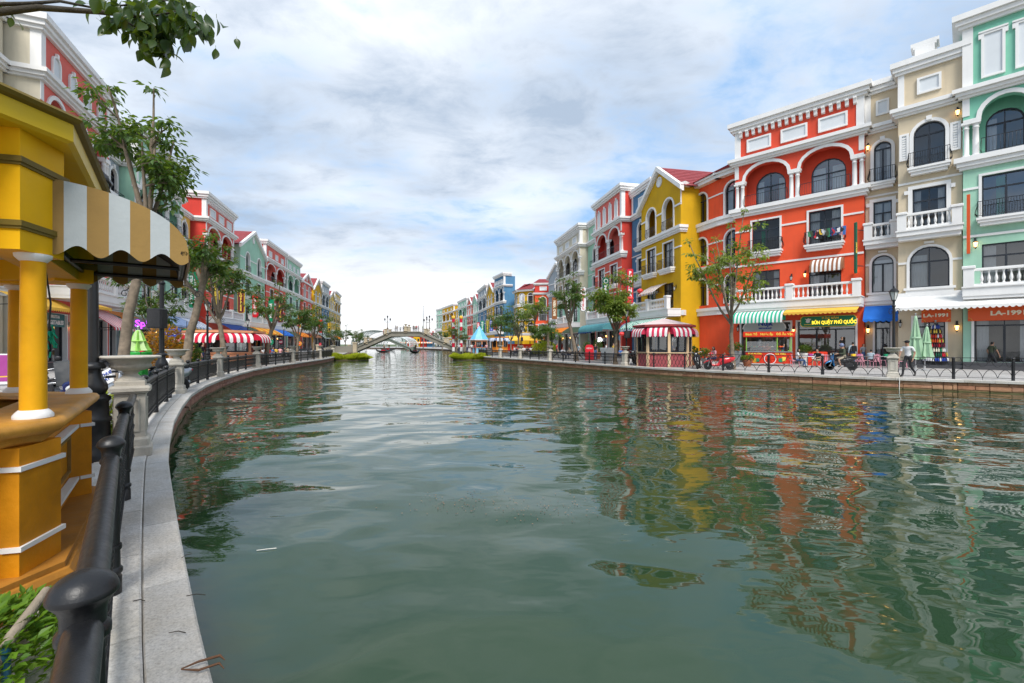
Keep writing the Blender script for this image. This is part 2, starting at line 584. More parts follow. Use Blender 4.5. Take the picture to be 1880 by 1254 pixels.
def watermat():
    m, t = newmat('canal_water')
    p = nd(t, 'ShaderNodeBsdfPrincipled', i_Roughness=0.025, i_IOR=1.5)
    c = ramp(t, posnoise(t, 0.12, 3), [(0.3, (0.015, 0.043, 0.015)), (0.7, (0.029, 0.060, 0.031))], 'LINEAR')
    t.links.new(c, p.inputs['Base Color'])
    g = nd(t, 'ShaderNodeNewGeometry')
    def wave(scale, amp, st, rot, detail=2, dist=0.4):
        mp = nd(t, 'ShaderNodeMapping')
        mp.inputs['Scale'].default_value = st
        mp.inputs['Rotation'].default_value = (0, 0, R(rot))
        t.links.new(g.outputs['Position'], mp.inputs[0])
        n = nd(t, 'ShaderNodeTexNoise', i_Scale=scale, i_Detail=detail, i_Roughness=0.5, i_Distortion=dist)
        t.links.new(mp.outputs[0], n.inputs['Vector'])
        return mth(t, 'MULTIPLY', n.outputs[0], amp)
    h = mth(t, 'ADD', wave(1.1, 0.095, (0.85, 1.1, 1), 12, 0, 0.6), wave(0.36, 0.26, (1, 1, 1), 40, 1))
    calm = ramp(t, posnoise(t, 0.10, 2), [(0.36, 0.25), (0.62, 1.0)], 'LINEAR')
    h = mth(t, 'ADD', h, mth(t, 'MULTIPLY', wave(2.8, 0.025, (0.75, 1.3, 1), -18, 1, 0.6), calm))
    h = mth(t, 'ADD', h, mth(t, 'MULTIPLY', wave(7.5, 0.0040, (0.6, 1.4, 1), 5, 1, 0.3), calm))
    b = nd(t, 'ShaderNodeBump', i_Strength=1.0, i_Distance=0.42)
    t.links.new(h, b.inputs['Height'])
    t.links.new(b.outputs[0], p.inputs['Normal'])
    o = nd(t, 'ShaderNodeOutputMaterial')
    t.links.new(p.outputs[0], o.inputs[0])
    return m
mb = MB()
mb.add([(-430, -90, WZ), (120, -90, WZ), (120, 310, WZ), (-430, 310, WZ)], [(0, 1, 2, 3)], watermat())
struct(mb.build('water'))

def pavemat():
    m, t = newmat('granite_paving')
    p = nd(t, 'ShaderNodeBsdfPrincipled', i_Roughness=0.75)
    g = nd(t, 'ShaderNodeNewGeometry')
    mp = nd(t, 'ShaderNodeMapping')
    mp.inputs['Rotation'].default_value = (0, 0, R(38))
    t.links.new(g.outputs['Position'], mp.inputs[0])
    bt = nd(t, 'ShaderNodeTexBrick', i_Scale=1.0)
    bt.inputs['Color1'].default_value = (0.47, 0.45, 0.43, 1)
    bt.inputs['Color2'].default_value = (0.39, 0.375, 0.36, 1)
    bt.inputs['Mortar'].default_value = (0.20, 0.19, 0.18, 1)
    bt.inputs['Mortar Size'].default_value = 0.008
    bt.inputs['Brick Width'].default_value = 0.6
    bt.inputs['Row Height'].default_value = 0.3
    t.links.new(mp.outputs[0], bt.inputs['Vector'])
    f = ramp(t, posnoise(t, 0.6, 6), [(0.3, 0.78), (0.7, 1.08)], 'LINEAR')
    t.links.new(mixc(t, 1.0, bt.outputs[0], f, 'MULTIPLY'), p.inputs['Base Color'])
    o = nd(t, 'ShaderNodeOutputMaterial')
    t.links.new(p.outputs[0], o.inputs[0])
    return m
PAVE = pavemat()
def landstrip(name, line, o, farx):
    vs = []; fs = []
    n = int(line.len / 1.0)
    for i in range(n + 1):
        q, _ = line.off(line.len * i / n, o)
        vs += [(q.x, q.y, 0.0), (farx, q.y, 0.0)]
    for i in range(n):
        fs.append((2 * i, 2 * i + 1, 2 * i + 3, 2 * i + 2))
    mb = MB(); mb.add(vs, fs, PAVE)
    return struct(mb.build(name))
landstrip('promenade', LEFT, -0.74, -1500)
landstrip('promenade', RIGHT, 0.5, 1500)
mb = MB()
e1 = LEFT.p[-1]; e2 = RIGHT.p[-1]
mb.add([(-1500, e2.y, 0.0), (1500, e2.y, 0.0), (3000, 4500, 0.0), (-3000, 4500, 0.0)], [(0, 1, 2, 3)],
       paint('far_ground', (0.10, 0.14, 0.06), 0.9, 0.3, 0.05))
struct(mb.build('ground'))

def granite(name, c, c2):
    """rough granite with specks, grain and weather stains"""
    m, t = newmat(name)
    p = nd(t, 'ShaderNodeBsdfPrincipled', i_Roughness=0.82)
    sp = ramp(t, posnoise(t, 55, 3, 0.8), [(0.32, 0.70), (0.5, 1.0), (0.72, 1.22)], 'LINEAR')
    st = ramp(t, posnoise(t, 1.7, 6, 0.65), [(0.35, 1.0), (0.68, 0.0)], 'LINEAR')
    oi = nd(t, 'ShaderNodeObjectInfo')
    base = mixc(t, st, c, c2)
    base = mixc(t, 1.0, base, sp, 'MULTIPLY')
    base = mixc(t, 1.0, base, ramp(t, oi.outputs['Random'], [(0, 0.86), (1, 1.08)], 'LINEAR'), 'MULTIPLY')
    t.links.new(base, p.inputs['Base Color'])
    b = nd(t, 'ShaderNodeBump', i_Strength=0.55, i_Distance=0.012)
    t.links.new(posnoise(t, 38, 5, 0.75), b.inputs['Height'])
    t.links.new(b.outputs[0], p.inputs['Normal'])
    o = nd(t, 'ShaderNodeOutputMaterial')
    t.links.new(p.outputs[0], o.inputs[0])
    return m
GRAN = granite('granite_slab', (0.60, 0.585, 0.56), (0.47, 0.43, 0.37))
def stonemat(name, cols):
    m, t = newmat(name)
    p = nd(t, 'ShaderNodeBsdfPrincipled', i_Roughness=0.85)
    oi = nd(t, 'ShaderNodeObjectInfo')
    g = nd(t, 'ShaderNodeNewGeometry')
    f = mth(t, 'FRACT', mth(t, 'ADD', oi.outputs['Random'], g.outputs['Random Per Island']))
    c = ramp(t, f, [(i / (len(cols) - 1), x) for i, x in enumerate(cols)], 'LINEAR')
    c = mixc(t, 1.0, c, ramp(t, posnoise(t, 6, 5), [(0.3, 0.72), (0.7, 1.12)], 'LINEAR'), 'MULTIPLY')
    sz = nd(t, 'ShaderNodeSeparateXYZ'); t.links.new(g.outputs['Position'], sz.inputs[0])
    wet = ramp(t, mth(t, 'ADD', sz.outputs[2], mth(t, 'MULTIPLY', posnoise(t, 2.2, 3), 0.12)), [(0.0, 1), (0.001, 0)], 'LINEAR')
    mr = nd(t, 'ShaderNodeMapRange'); mr.inputs[1].default_value = -0.44; mr.inputs[2].default_value = -0.33
    t.links.new(mth(t, 'ADD', sz.outputs[2], mth(t, 'MULTIPLY', posnoise(t, 2.2, 3), 0.08)), mr.inputs[0])
    c = mixc(t, mr.outputs[0], (0.10, 0.085, 0.03), c)
    t.links.new(c, p.inputs['Base Color'])
    b = nd(t, 'ShaderNodeBump', i_Strength=0.5, i_Distance=0.02)
    t.links.new(posnoise(t, 22, 4), b.inputs['Height'])
    t.links.new(b.outputs[0], p.inputs['Normal'])
    o = nd(t, 'ShaderNodeOutputMaterial')
    t.links.new(p.outputs[0], o.inputs[0])
    return m
RSTONE = stonemat('orange_wall_stone', [(0.42, 0.20, 0.11), (0.50, 0.27, 0.15), (0.38, 0.17, 0.095), (0.52, 0.31, 0.18), (0.44, 0.21, 0.13)])
LSTONE = stonemat('red_wall_stone', [(0.36, 0.16, 0.11), (0.40, 0.21, 0.15), (0.32, 0.14, 0.10), (0.38, 0.22, 0.17)])
MORT = paint('dark_mortar', (0.19, 0.12, 0.08), 0.9, 0.2, 4)

def bankwall(line, sgn, mat, t0, t1, parts):
    """sgn +1 when the land lies to the right of the line's direction"""
    mb = MB()
    n = int(line.len / 0.8)
    vs = []; fs = []
    for i in range(n + 1):
        q, _ = line.off(line.len * i / n, 0.10 * sgn)
        vs += [(q.x, q.y, -1.1), (q.x, q.y, -0.02)]
    for i in range(n):
        fs.append((2 * i, 2 * i + 2, 2 * i + 3, 2 * i + 1))
    mb.add(vs, fs, MORT)
    wall = struct(mb.build('canal_wall'))
    shapes = {}
    def stone(w, h, k):
        key = (round(w, 2), round(h, 2), k)
        if key not in shapes:
            r = random.Random(str(key)); s = MB()
            j = lambda a: a + r.uniform(-0.012, 0.012)
            g = 0.007; b = 0.016
            pr = 0.02 + r.uniform(0, 0.02)
            x0, x1, z0, z1 = j(-w / 2 + g), j(w / 2 - g), -h / 2 + g, h / 2 - g
            bk = [(x0, 0.03, z0), (x1, 0.03, j(z0)), (x1, 0.03, z1), (x0, 0.03, j(z1))]
            ft = [(x0 + b, -pr, z0 + b), (x1 - b, -pr, z0 + b), (x1 - b, -pr, z1 - b), (x0 + b, -pr, z1 - b)]
            mdl = [(a, pr * -0.5, c) for (a, _, c) in bk]
            s.add(bk + mdl + ft, [(8, 9, 10, 11)] + [(i, (i + 1) % 4, 4 + (i + 1) % 4, 4 + i) for i in range(4)] +
                  [(4 + i, 4 + (i + 1) % 4, 8 + (i + 1) % 4, 8 + i) for i in range(4)], mat)
            shapes[key] = s.mesh('stone')
        return shapes[key]
    r = random.Random(5)
    t = t0; cnt = 0
    rest = MB()
    while t < t1:
        L_ = r.choice((0.84, 1.0, 1.16))
        zb, zt = -0.70, -0.10
        z1, z2 = zt - r.choice((0.15, 0.18)), zt - r.choice((0.34, 0.37))
        x0 = r.choice((0.0, 0.0, 0.15, 0.18))
        cells = [(0, x0, z2, zt)] if x0 else []
        for c, d in ((z1, zt), (z2, z1)):
            u = x0 + (L_ - x0) * r.choice((0.36, 0.45, 0.6, 0.68))
            cells += [(x0, u, c, d), (u, L_, c, d)]
        cells.append((0, L_, zb, z2))
        for a, b, c, d in cells:
            q, ang = line.off(t + (a + b) / 2, 0.085 * sgn)
            me = stone(b - a, d - c, r.randrange(3))
            # outward (local -y) must face the water
            ry = ang
            ok = Vector((math.sin(ry), -math.cos(ry)))
            wa = line.off(t, -1.0 * sgn)[0] - line.off(t, 0)[0]
            if ok.dot(wa) < 0:
                ry += PI
            if cnt < parts:
                put('stone', me, wall, (q.x, q.y, (c + d) / 2), ry)
                cnt += 1
            else:
                M = Matrix.Translation((q.x, q.y, (c + d) / 2)) @ Matrix.Rotation(ry, 4, 'Z')
                rest.add([tuple(v.co) for v in me.vertices], [tuple(p.vertices) for p in me.polygons], mat, False, M)
        t += L_
    if rest.v:
        rest.build('stone_course', wall, stuff=True)
bankwall(RIGHT, +1, RSTONE, RIGHT.at_px(1960) or 30.0, RIGHT.at_y(62), 290)
bankwall(LEFT, -1, LSTONE, LEFT.at_y(5.5), LEFT.at_y(60), 290)

def coping(line, sgn, rows, t0, t1, z):
    root = MB()
    n = int(line.len / 1.2)
    vs = []; fs = []
    for i in range(n + 1):
        a, _ = line.off(line.len * i / n, 0.01 * sgn); b, _ = line.off(line.len * i / n, 0.78 * sgn)
        vs += [(a.x, a.y, -0.105), (b.x, b.y, -0.105)]
    for i in range(n):
        fs.append((2 * i, 2 * i + 1, 2 * i + 3, 2 * i + 2))
    root.add(vs, fs, MORT)
    base = struct(root.build('coping'))
    r = random.Random(3); cnt = 0
    rest = MB()
    for o0, o1, zt, ln in rows:
        t = t0 + r.random() * 0.5
        while t < t1:
            d = ln * r.uniform(0.85, 1.2)
            k = max(2, int(d / 0.3))
            mb = MB(); vs = []; fs = []
            zz_ = zt + r.uniform(-0.003, 0.003)
            g = 0.004
            for i in range(k + 1):
                u = t + g + (d - 2 * g) * i / k
                for o, zq in ((o0 + 0.004, -0.1), (o0, zz_ - 0.012), (o0 + 0.012, zz_), (o1 - 0.012, zz_), (o1 - 0.004, zz_ - 0.01), (o1 - 0.004, -0.1)):
                    q, _ = line.off(u, o * sgn)
                    vs.append((q.x, q.y, zq))
            for i in range(k):
                for j in range(5):
                    fs.append((i * 6 + j, i * 6 + 6 + j, i * 6 + 7 + j, i * 6 + 1 + j))
            fs += [tuple(range(6)), tuple(range(k * 6 + 5, k * 6 - 1, -1))]
            if cnt < 280:
                mb.add(vs, fs, GRAN); mb.build('coping_slab', base); cnt += 1
            else:
                rest.add(vs, fs, GRAN)
            t += d
    if rest.v:
        rest.build('coping_stone', base, stuff=True)
coping(LEFT, -1, [(-0.03, 0.215, -0.004, 1.25), (0.215, 0.76, 0.012, 1.15)], LEFT.at_y(-3), LEFT.at_y(66), 0)
coping(RIGHT, +1, [(-0.05, 0.52, 0.012, 1.1)], RIGHT.at_px(1990) or 25.0, RIGHT.at_y(75), 0)

# ---------------------------------------------------------------- stone urns on pedestals
def urn_mesh():
    p = MB()
    p.bbox(-0.30, 0.30, -0.30, 0.30, 0, 0.14, STONE, 0.02)
    p.bbox(-0.265, 0.265, -0.265, 0.265, 0.14, 0.26, STONE, 0.03)
    p.bbox(-0.215, 0.215, -0.215, 0.215, 0.26, 0.87, STONE, 0.012)
    for k in range(4):
        M = Matrix.Rotation(k * PI / 2, 4, 'Z')
        for x0, x1, z0, z1 in ((-0.13, -0.105, 0.34, 0.8), (0.105, 0.13, 0.34, 0.8), (-0.105, 0.105, 0.34, 0.365), (-0.105, 0.105, 0.775, 0.8)):
            p.box(x0, x1, -0.235, -0.213, z0, z1, STONE, M)
    p.bbox(-0.245, 0.245, -0.245, 0.245, 0.87, 0.90, STONE, 0.01)
    p.bbox(-0.285, 0.285, -0.285, 0.285, 0.90, 0.975, STONE, 0.03)
    u = MB()
    u.bbox(-0.21, 0.21, -0.21, 0.21, 0.975, 1.045, STONE, 0.012)
    u.lathe([(0.20, 1.045), (0.20, 1.065), (0.17, 1.075), (0.13, 1.10), (0.10, 1.135), (0.10, 1.15), (0.125, 1.16), (0.12, 1.175)], 24, STONE)
    u.lathe([(0.10, 1.172), (0.19, 1.185), (0.27, 1.215), (0.305, 1.25), (0.285, 1.278)], 48, STONE, flute=0.085)
    u.lathe([(0.275, 1.272), (0.285, 1.29), (0.30, 1.305), (0.345, 1.345), (0.42, 1.352), (0.435, 1.365), (0.43, 1.385), (0.40, 1.392), (0.36, 1.375), (0.30, 1.33), (0.05, 1.31)], 40, STONE)
    for q in (p, u):
        q.v = [(x * 0.79, y * 0.79, z) for x, y, z in q.v]
    return p.mesh('pedestal'), u.mesh('urn_bowl')
UP, UU = urn_mesh()
def urn(x, y, rot, label, group):
    t = thing('stone_urn', label, 'stone urn', (x, y, 0), rot, group)
    put('pedestal', UP, t); put('urn_bowl', UU, t)
    return t

# ---------------------------------------------------------------- railings
POSTM = None
def post_mesh():
    m = MB()
    m.lathe([(0.066, 0), (0.066, 0.10), (0.058, 0.115), (0.072, 0.13), (0.072, 0.15), (0.058, 0.165)], 20, IRON)
    m.lathe([(0.058, 0.165), (0.055, 0.27)], 20, IRON)
    m.lathe([(0.064, 0.27), (0.067, 0.285), (0.064, 0.30)], 20, IRON)
    m.lathe([(0.054, 0.30), (0.052, 0.80)], 28, IRON, flute=0.09)
    m.lathe([(0.056, 0.80), (0.068, 0.812), (0.068, 0.83), (0.056, 0.842)], 24, IRON); m.lathe([(0.056, 0.842), (0.056, 0.872), (0.062, 0.89), (0.076, 0.905), (0.086, 0.915)], 28, IRON)
    m.lathe([(0.086, 0.915), (0.088, 0.921), (0.086, 0.928)], 28, IRON); m.lathe([(0.086, 0.928), (0.078, 0.944), (0.062, 0.958), (0.04, 0.969), (0.015, 0.974)], 28, IRON)
    m.v = [(x * 0.8, y * 0.8, z) for x, y, z in m.v]
    return m.mesh('post')
POSTM = post_mesh()
def rail_mesh():
    m = MB()
    pr = [(-0.034, 0.80), (-0.04, 0.812), (-0.04, 0.836), (-0.031, 0.856), (-0.014, 0.868), (0.014, 0.868), (0.031, 0.856), (0.04, 0.836), (0.04, 0.812), (0.034, 0.80)]
    m.prism(pr, 0, 1, IRON, 'x', smooth=True)
    return m.mesh('top_rail')
RAILM = rail_mesh()
def bars(style, L_=2.2):
    """infill of one railing bay, length 1 along x (scaled on placing)"""
    m = MB()
    s = 1.0 / L_
    if style == 'ornate':
        for z in (0.10, 0.17, 0.70, 0.765):
            m.box(0, 1, -0.014, 0.014, z - 0.011, z + 0.011, IRON)
        n = 17
        for i in range(1, n):
            x = i / n
            m.box(x - 0.008 * s, x + 0.008 * s, -0.008, 0.008, 0.10, 0.80, IRON)
        for i in range(n):
            x = (i + 0.5) / n
            for zc, rz in ((0.435, 0.20), (0.735, 0.03)):
                rr = 0.045
                pts = [(x + math.cos(a) * rr * s, 0, zc + math.sin(a) * rz) for a in [2 * PI * k / 10 for k in range(11)]]
                for a, b in zip(pts, pts[1:]):
                    d = Vector((a[0] - b[0], 0, a[2] - b[2]))
                    nx, nz = (0.009 * s, 0) if abs(d.z) > abs(d.x) * L_ else (0, 0.009)
                    m.add([(a[0] - nx, -0.007, a[2] - nz), (a[0] + nx, -0.007, a[2] + nz), (b[0] + nx, -0.007, b[2] + nz), (b[0] - nx, -0.007, b[2] - nz),
                           (a[0] - nx, 0.007, a[2] - nz), (a[0] + nx, 0.007, a[2] + nz), (b[0] + nx, 0.007, b[2] + nz), (b[0] - nx, 0.007, b[2] - nz)],
                          [(0, 1, 2, 3), (7, 6, 5, 4), (0, 3, 7, 4), (1, 5, 6, 2)], IRON)
    elif style == 'arcs':
        m.box(0, 1, -0.012, 0.012, 0.93, 0.955, IRON)
        m.box(0, 1, -0.008, 0.008, 0.085, 0.103, IRON)
        n = 4
        def arc(x0, x1, z0, h, th=0.013):
            k = 10
            pts = [(x0 + (x1 - x0) * i / k, 0, z0 + h * math.sin(PI * i / k) ** 0.8) for i in range(k + 1)]
            m.tube([(p[0] * L_, 0, p[2]) for p in pts], th, 4, IRON, Matrix.Scale(s, 4, (1, 0, 0)), caps=False)
        for i in range(n):
            arc(i / n, (i + 1) / n, 0.10, 0.34)
        for i in range(n):
            arc((i - 0.5) / n if i else 0.0, (i + 0.5) / n, 0.92, -0.36)
        for i in range(n + 1):
            m.box(i / n - 0.004, i / n + 0.004, -0.007, 0.007, 0.0 if i % 2 == 0 else 0.1, 0.12 if i % 2 == 0 else 0.93 if i in (0, n) else 0.14, IRON)
        for i in (0, n):
            m.box(abs(i / n - 0.03), abs(i / n - 0.022), -0.007, 0.007, 0.0, 0.93, IRON)
    else:  # ogee lattice
        m.box(0, 1, -0.012, 0.012, 0.93, 0.955, IRON)
        m.box(0, 1, -0.008, 0.008, 0.085, 0.103, IRON)
        n = 9
        for i in range(n + 1):
            for sg in (-1, 1):
                k = 14
                pts = [(min(max(i / n * L_ + sg * 0.5 / n * L_ * (0.5 - 0.5 * math.cos(2 * PI * q / k * 1.5)), 0), L_), 0, 0.10 + 0.83 * q / k) for q in range(k + 1)]
                m.tube(pts, 0.013, 4, IRON, Matrix.Scale(s, 4, (1, 0, 0)), caps=False)
    return m.mesh('railing_panel')
BAR = {k: bars(k) for k in ('ornate', 'arcs', 'ogee')}
def bar_one():
    m = MB()
    m.box(-0.009, 0.009, -0.009, 0.009, 0.115, 0.80, IRON)
    for z in (0.30, 0.44, 0.58):
        m.lathe([(0.009, z - 0.03), (0.019, z - 0.012), (0.019, z + 0.012), (0.009, z + 0.03)], 8, IRON)
    return m.mesh('bar')
BARM = bar_one()
def fence_run(line, sgn, a, b, off, style, label, group, single=False, p0=True, p1=True):
    """railing from arc length a to b; posts at every bay"""
    n = max(1, round((b - a) / 2.15))
    q0, _ = line.off(a, off * sgn)
    t = thing('iron_railing', label, 'railing', (q0.x, q0.y, 0.012), 0, group)
    pts = [line.off(a + (b - a) * i / n, off * sgn)[0] - q0 for i in range(n + 1)]
    for i, p in enumerate(pts):
        if (i == 0 and not p0) or (i == n and not p1):
            continue
        o = put('post', POSTM, t, (p.x, p.y, 0))
    for p, q in zip(pts, pts[1:]):
        d = q - p; an = math.atan2(d.y, d.x)
        if style == 'ornate':
            o = put('top_rail', RAILM, t, (p.x, p.y, 0), an); o.scale = (d.length, 1, 1)
        if single:
            m = MB()
            for z in (0.11, 0.745):
                m.box(0.05, d.length - 0.05, -0.016, 0.016, z - 0.013, z + 0.013, IRON)
            m.build('cross_rail', t, (p.x, p.y, 0), an)
            k = int(d.length / 0.105)
            for j in range(1, k):
                u = p + d * (j / k)
                put('bar', BARM, t, (u.x, u.y, 0), an)
        else:
            o = put('railing_panel', BAR[style], t, (p.x, p.y, 0), an, stuff=True); o.scale = (d.length, 1, 1)
    return t
tl = [LEFT.near(p) for p in ((-5.05, 6.62), (-10.2, 14.6), (-13.8, 21.9), (-16.6, 30.0), (-18.1, 38.6), (-19.9, 48.2), (-22.6, 58.5))]
UG = 'stone urns along the canal bank'
ulab = ['large pale stone urn on a pedestal nearest the yellow kiosk, its fluted bowl close up',
        'stone urn on a pedestal before the orange leaved plant and yellow chairs',
        'stone urn on a pedestal in front of the peach kiosk with striped awnings',
        'stone urn on a pedestal just past the peach kiosk, by a leaning tree',
        'stone urn on a pedestal between two slim trees before the round green shop sign',
        'small far stone urn on a pedestal near the row of dark awnings',
        'farthest stone urn on the bank beside the yellow green hedge island']
for t_, lb in zip(tl, ulab):
    q, an = LEFT.off(t_, -0.40)
    urn(q.x, q.y, an, lb, UG)
RG = 'black railings along the canal'
tp = LEFT.near((-0.68, 1.5))
_p1 = LEFT.near((-0.72, 1.42))
runs = [(_p1 - 4.3, tl[0] - 0.25, 'black iron railing with fluted posts and round caps right beside the yellow kiosk', True, False)]
names = ['black ornate railing between the two nearest stone urns', 'black ornate railing between the second and third stone urn on the near bank',
         'black ornate railing in front of the peach kiosk', 'black ornate railing past the peach kiosk, before seated diners',
         'black ornate railing before the round shop signs', 'farthest black railing ending at the yellow green hedge island']
for i in range(6):
    runs.append((tl[i] + 0.25, tl[i + 1] - 0.25, names[i], False, False))
for i, (a, b, lb, sg, _) in enumerate(runs):
    if i == 0:
        # bays chosen so that posts stand where the photograph has them
        fence_run(LEFT, -1, a, b, 0.36, 'ornate', lb, RG, single=True, p0=True, p1=False)
    else:
        fence_run(LEFT, -1, a, b, 0.40, 'ornate', lb, RG, p0=False, p1=False)
tr = [RIGHT.at_px(px) for px in (1640, 1141, 1004, 950, 914)]
rl = ['pale stone urn on a pedestal beside the walking man in a white shirt', 'stone urn on a pedestal left of the pink roofed kiosk',
      'stone urn on a pedestal below the tall brown vertical sign', 'small stone urn on a pedestal in front of the crowd by the yellow awnings',
      'small stone urn on a pedestal near the blue tent kiosk']
for t_, lb in zip(tr, rl):
    q, an = RIGHT.off(t_, 0.34)
    urn(q.x, q.y, an, lb, UG)
t0 = RIGHT.at_px(1990) or tr[0] - 9
fence_run(RIGHT, 1, t0, tr[0] - 0.3, 0.36, 'arcs', 'thin black railing with looping arcs in front of the white awning shop', RG, p1=False)
tb = RIGHT.at_px(1322)
fence_run(RIGHT, 1, tr[0] + 0.3, tb, 0.36, 'arcs', 'thin black railing with looping arcs before the pink chairs and red food cart', RG, p0=False)
fence_run(RIGHT, 1, tb + 0.02, tr[1] - 0.3, 0.36, 'ogee', 'black railing of interlaced ogee loops before the pink roofed kiosk', RG, p0=False, p1=False)
rn = ['black railing of upright bars below the white vertical sign', 'black railing of upright bars left of the tall brown vertical sign',
      'far black railing before the crowd under the yellow awnings']
for i in range(3):
    fence_run(RIGHT, 1, tr[i + 1] + 0.3, tr[i + 2] - 0.3, 0.36, 'ornate', rn[i], RG, p0=False, p1=False)
fence_run(RIGHT, 1, tr[4] + 0.3, RIGHT.at_y(66), 0.36, 'ornate', 'farthest black railing on the bank beside the blue tent kiosk', RG, p0=False)
# ---------------------------------------------------------------- building parts
ZB, ZS, ZF2, ZL0, ZL1, ZSP, ZC0, ZC1, ZT0, ZT1 = 4.3, 5.0, 8.5, 12.55, 13.3, 15.7, 17.05, 17.65, 19.95, 20.8
_wm = {}
def window(b, xa, xb, z0, z1, r=0.0, y=0.16, det=2, curt=None, cols=2, tr=0.70):
    w_, h_ = round(xb - xa, 2), round(z1 - z0, 2)
    r = min(r, w_ / 2)
    key = (w_, h_, round(r, 2), det, cols, tr)
    if key not in _wm:
        m = MB(); hw = w_ / 2
        fw = 0.075 if det else 0.09
        ap = arch_pts(-hw, hw, h_, r); ai = arch_pts(-hw + fw, hw - fw, h_ - fw, max(0, r - fw) if r else 0)
        dp = 0.05
        m.box(-hw, -hw + fw, -dp, dp, 0, h_ - r, FRAME); m.box(hw - fw, hw, -dp, dp, 0, h_ - r, FRAME)
        m.box(-hw + fw, hw - fw, -dp, dp, 0, fw, FRAME)
        if r:
            for p, p2, q, q2 in zip(ap, ap[1:], ai, ai[1:]):
                m.add([(p[0], -dp, p[1]), (p2[0], -dp, p2[1]), (q2[0], -dp, q2[1]), (q[0], -dp, q[1]),
                       (q[0], dp, q[1]), (q2[0], dp, q2[1])], [(0, 1, 2, 3), (3, 2, 5, 4)], FRAME)
        else:
            m.box(-hw + fw, hw - fw, -dp, dp, h_ - fw, h_, FRAME)
        zt = h_ * tr if not r else max(h_ - r, h_ * 0.55)
        m.box(-hw + fw, hw - fw, -dp * 0.8, dp * 0.8, zt - 0.045, zt + 0.045, FRAME)
        for i in range(1, cols):
            x = -hw + w_ * i / cols
            m.box(x - 0.055, x + 0.055, -dp * 0.9, dp * 0.9, fw, zt - 0.045, FRAME)
        if w_ > 1.3:
            m.box(-0.025, 0.025, -dp * 0.7, dp * 0.7, zt + 0.045, h_ - fw, FRAME)
        g = MB()
        pts = [(-hw + fw * .6, fw * .6)] + [(hw - fw * .6, fw * .6)] + [(p[0] * 0.985, p[1] - 0.01) for p in reversed(arch_pts(-hw + fw * .6, hw - fw * .6, h_ - fw * .6, r))]
        g.add([(p[0], 0.012, p[1]) for p in pts], [tuple(range(len(pts)))], GLASS if det else GLASSF)
        _wm[key] = (m.mesh('window'), g.mesh('pane'))
    me, gm = _wm[key]
    o = put('window', me, b, ((xa + xb) / 2, y, z0))
    put('pane', gm, o)
    if curt is None and det == 2 and cols == 2 and rnd.random() < 0.6:
        curt = rnd.choice(([(0.03, 0.3)], [(0.05, 0.25), (0.75, 0.95)], [(0.55, 0.96)], [(0.03, 0.97)], [(0.04, 0.45)]))
    if curt and det:
        for k, (a, c) in enumerate(curt):
            mt = CURTG if c < 0 else CURT
            c = abs(c)
            ck = ('curt', w_, h_, round(a, 2), round(c, 2), mt.name)
            if ck not in _wm:
                m = MB(); n = max(6, int((c - a) * w_ * 22)); vs = []; fs = []
                for i in range(n + 1):
                    x = -w_ / 2 + w_ * (a + (c - a) * i / n)
                    vs += [(x, 0.2 + 0.035 * math.sin(i * 1.9), 0.05), (x, 0.2 + 0.03 * math.sin(i * 1.9), h_ - max(0.1, r * 0.5))]
                for i in range(n):
                    fs.append((2 * i, 2 * i + 2, 2 * i + 3, 2 * i + 1))
                m.add(vs, fs, mt, True)
                _wm[ck] = m.mesh('curtain')
            put('curtain', _wm[ck], o)
    return o

_bm = {}
def balcony(b, xa, xb, z, det=2, proj=0.55, slab=True):
    w_ = round(xb - xa, 2)
    key = (w_, det, proj, slab)
    if key not in _bm:
        m = MB()
        if slab:
            m.box(0.0, w_, -proj, 0.0, -0.14, 0.0, WHITE); m.box(0.06, w_ - 0.06, -proj + 0.06, 0.0, -0.3, -0.143, WHITE)
            m.box(0.16, w_ - 0.16, -proj + 0.16, 0.0, -0.5, -0.303, WHITE)
        q = MB(); h = 1.0; e = 0.05
        pl = [(e, -0.02), (e, -proj + e), (w_ - e, -proj + e), (w_ - e, -0.02)]
        for (x0, y0), (x1, y1) in zip(pl, pl[1:]):
            q.box(min(x0, x1) - .012, max(x0, x1) + .012, min(y0, y1) - .012, max(y0, y1) + .012, h - 0.035, h, IRON)
            q.box(min(x0, x1) - .01, max(x0, x1) + .01, min(y0, y1) - .01, max(y0, y1) + .01, 0.10, 0.125, IRON)
            L_ = math.hypot(x1 - x0, y1 - y0)
            n = max(2, int(L_ / (0.115 if det == 2 else 0.16)))
            nx, ny = (0, -1) if abs(x1 - x0) > abs(y1 - y0) else ((-1, 0) if x0 < w_ / 2 else (1, 0))
            for i in range(n + 1):
                x, y = x0 + (x1 - x0) * i / n, y0 + (y1 - y0) * i / n
                pts = [(x, y, 0.11), (x + nx * 0.10, y + ny * 0.10, 0.30), (x + nx * 0.07, y + ny * 0.07, 0.52), (x, y, 0.75), (x, y, h)]
                if det < 2:
                    pts = [(x, y, 0.11), (x + nx * 0.07, y + ny * 0.07, 0.35), (x, y, h)]
                q.tube(pts, 0.011, 4 if det == 2 else 3, IRON, smooth=False, caps=False)
        _bm[key] = (m.mesh('balcony') if slab else None, q.mesh('balcony_rail'))
    s, q = _bm[key]
    if s:
        o = put('balcony', s, b, (xa, 0, z))
        put('balcony_rail', q, o, stuff=True)
    else:
        put('balcony_rail', q, b, (xa, 0, z), stuff=True)

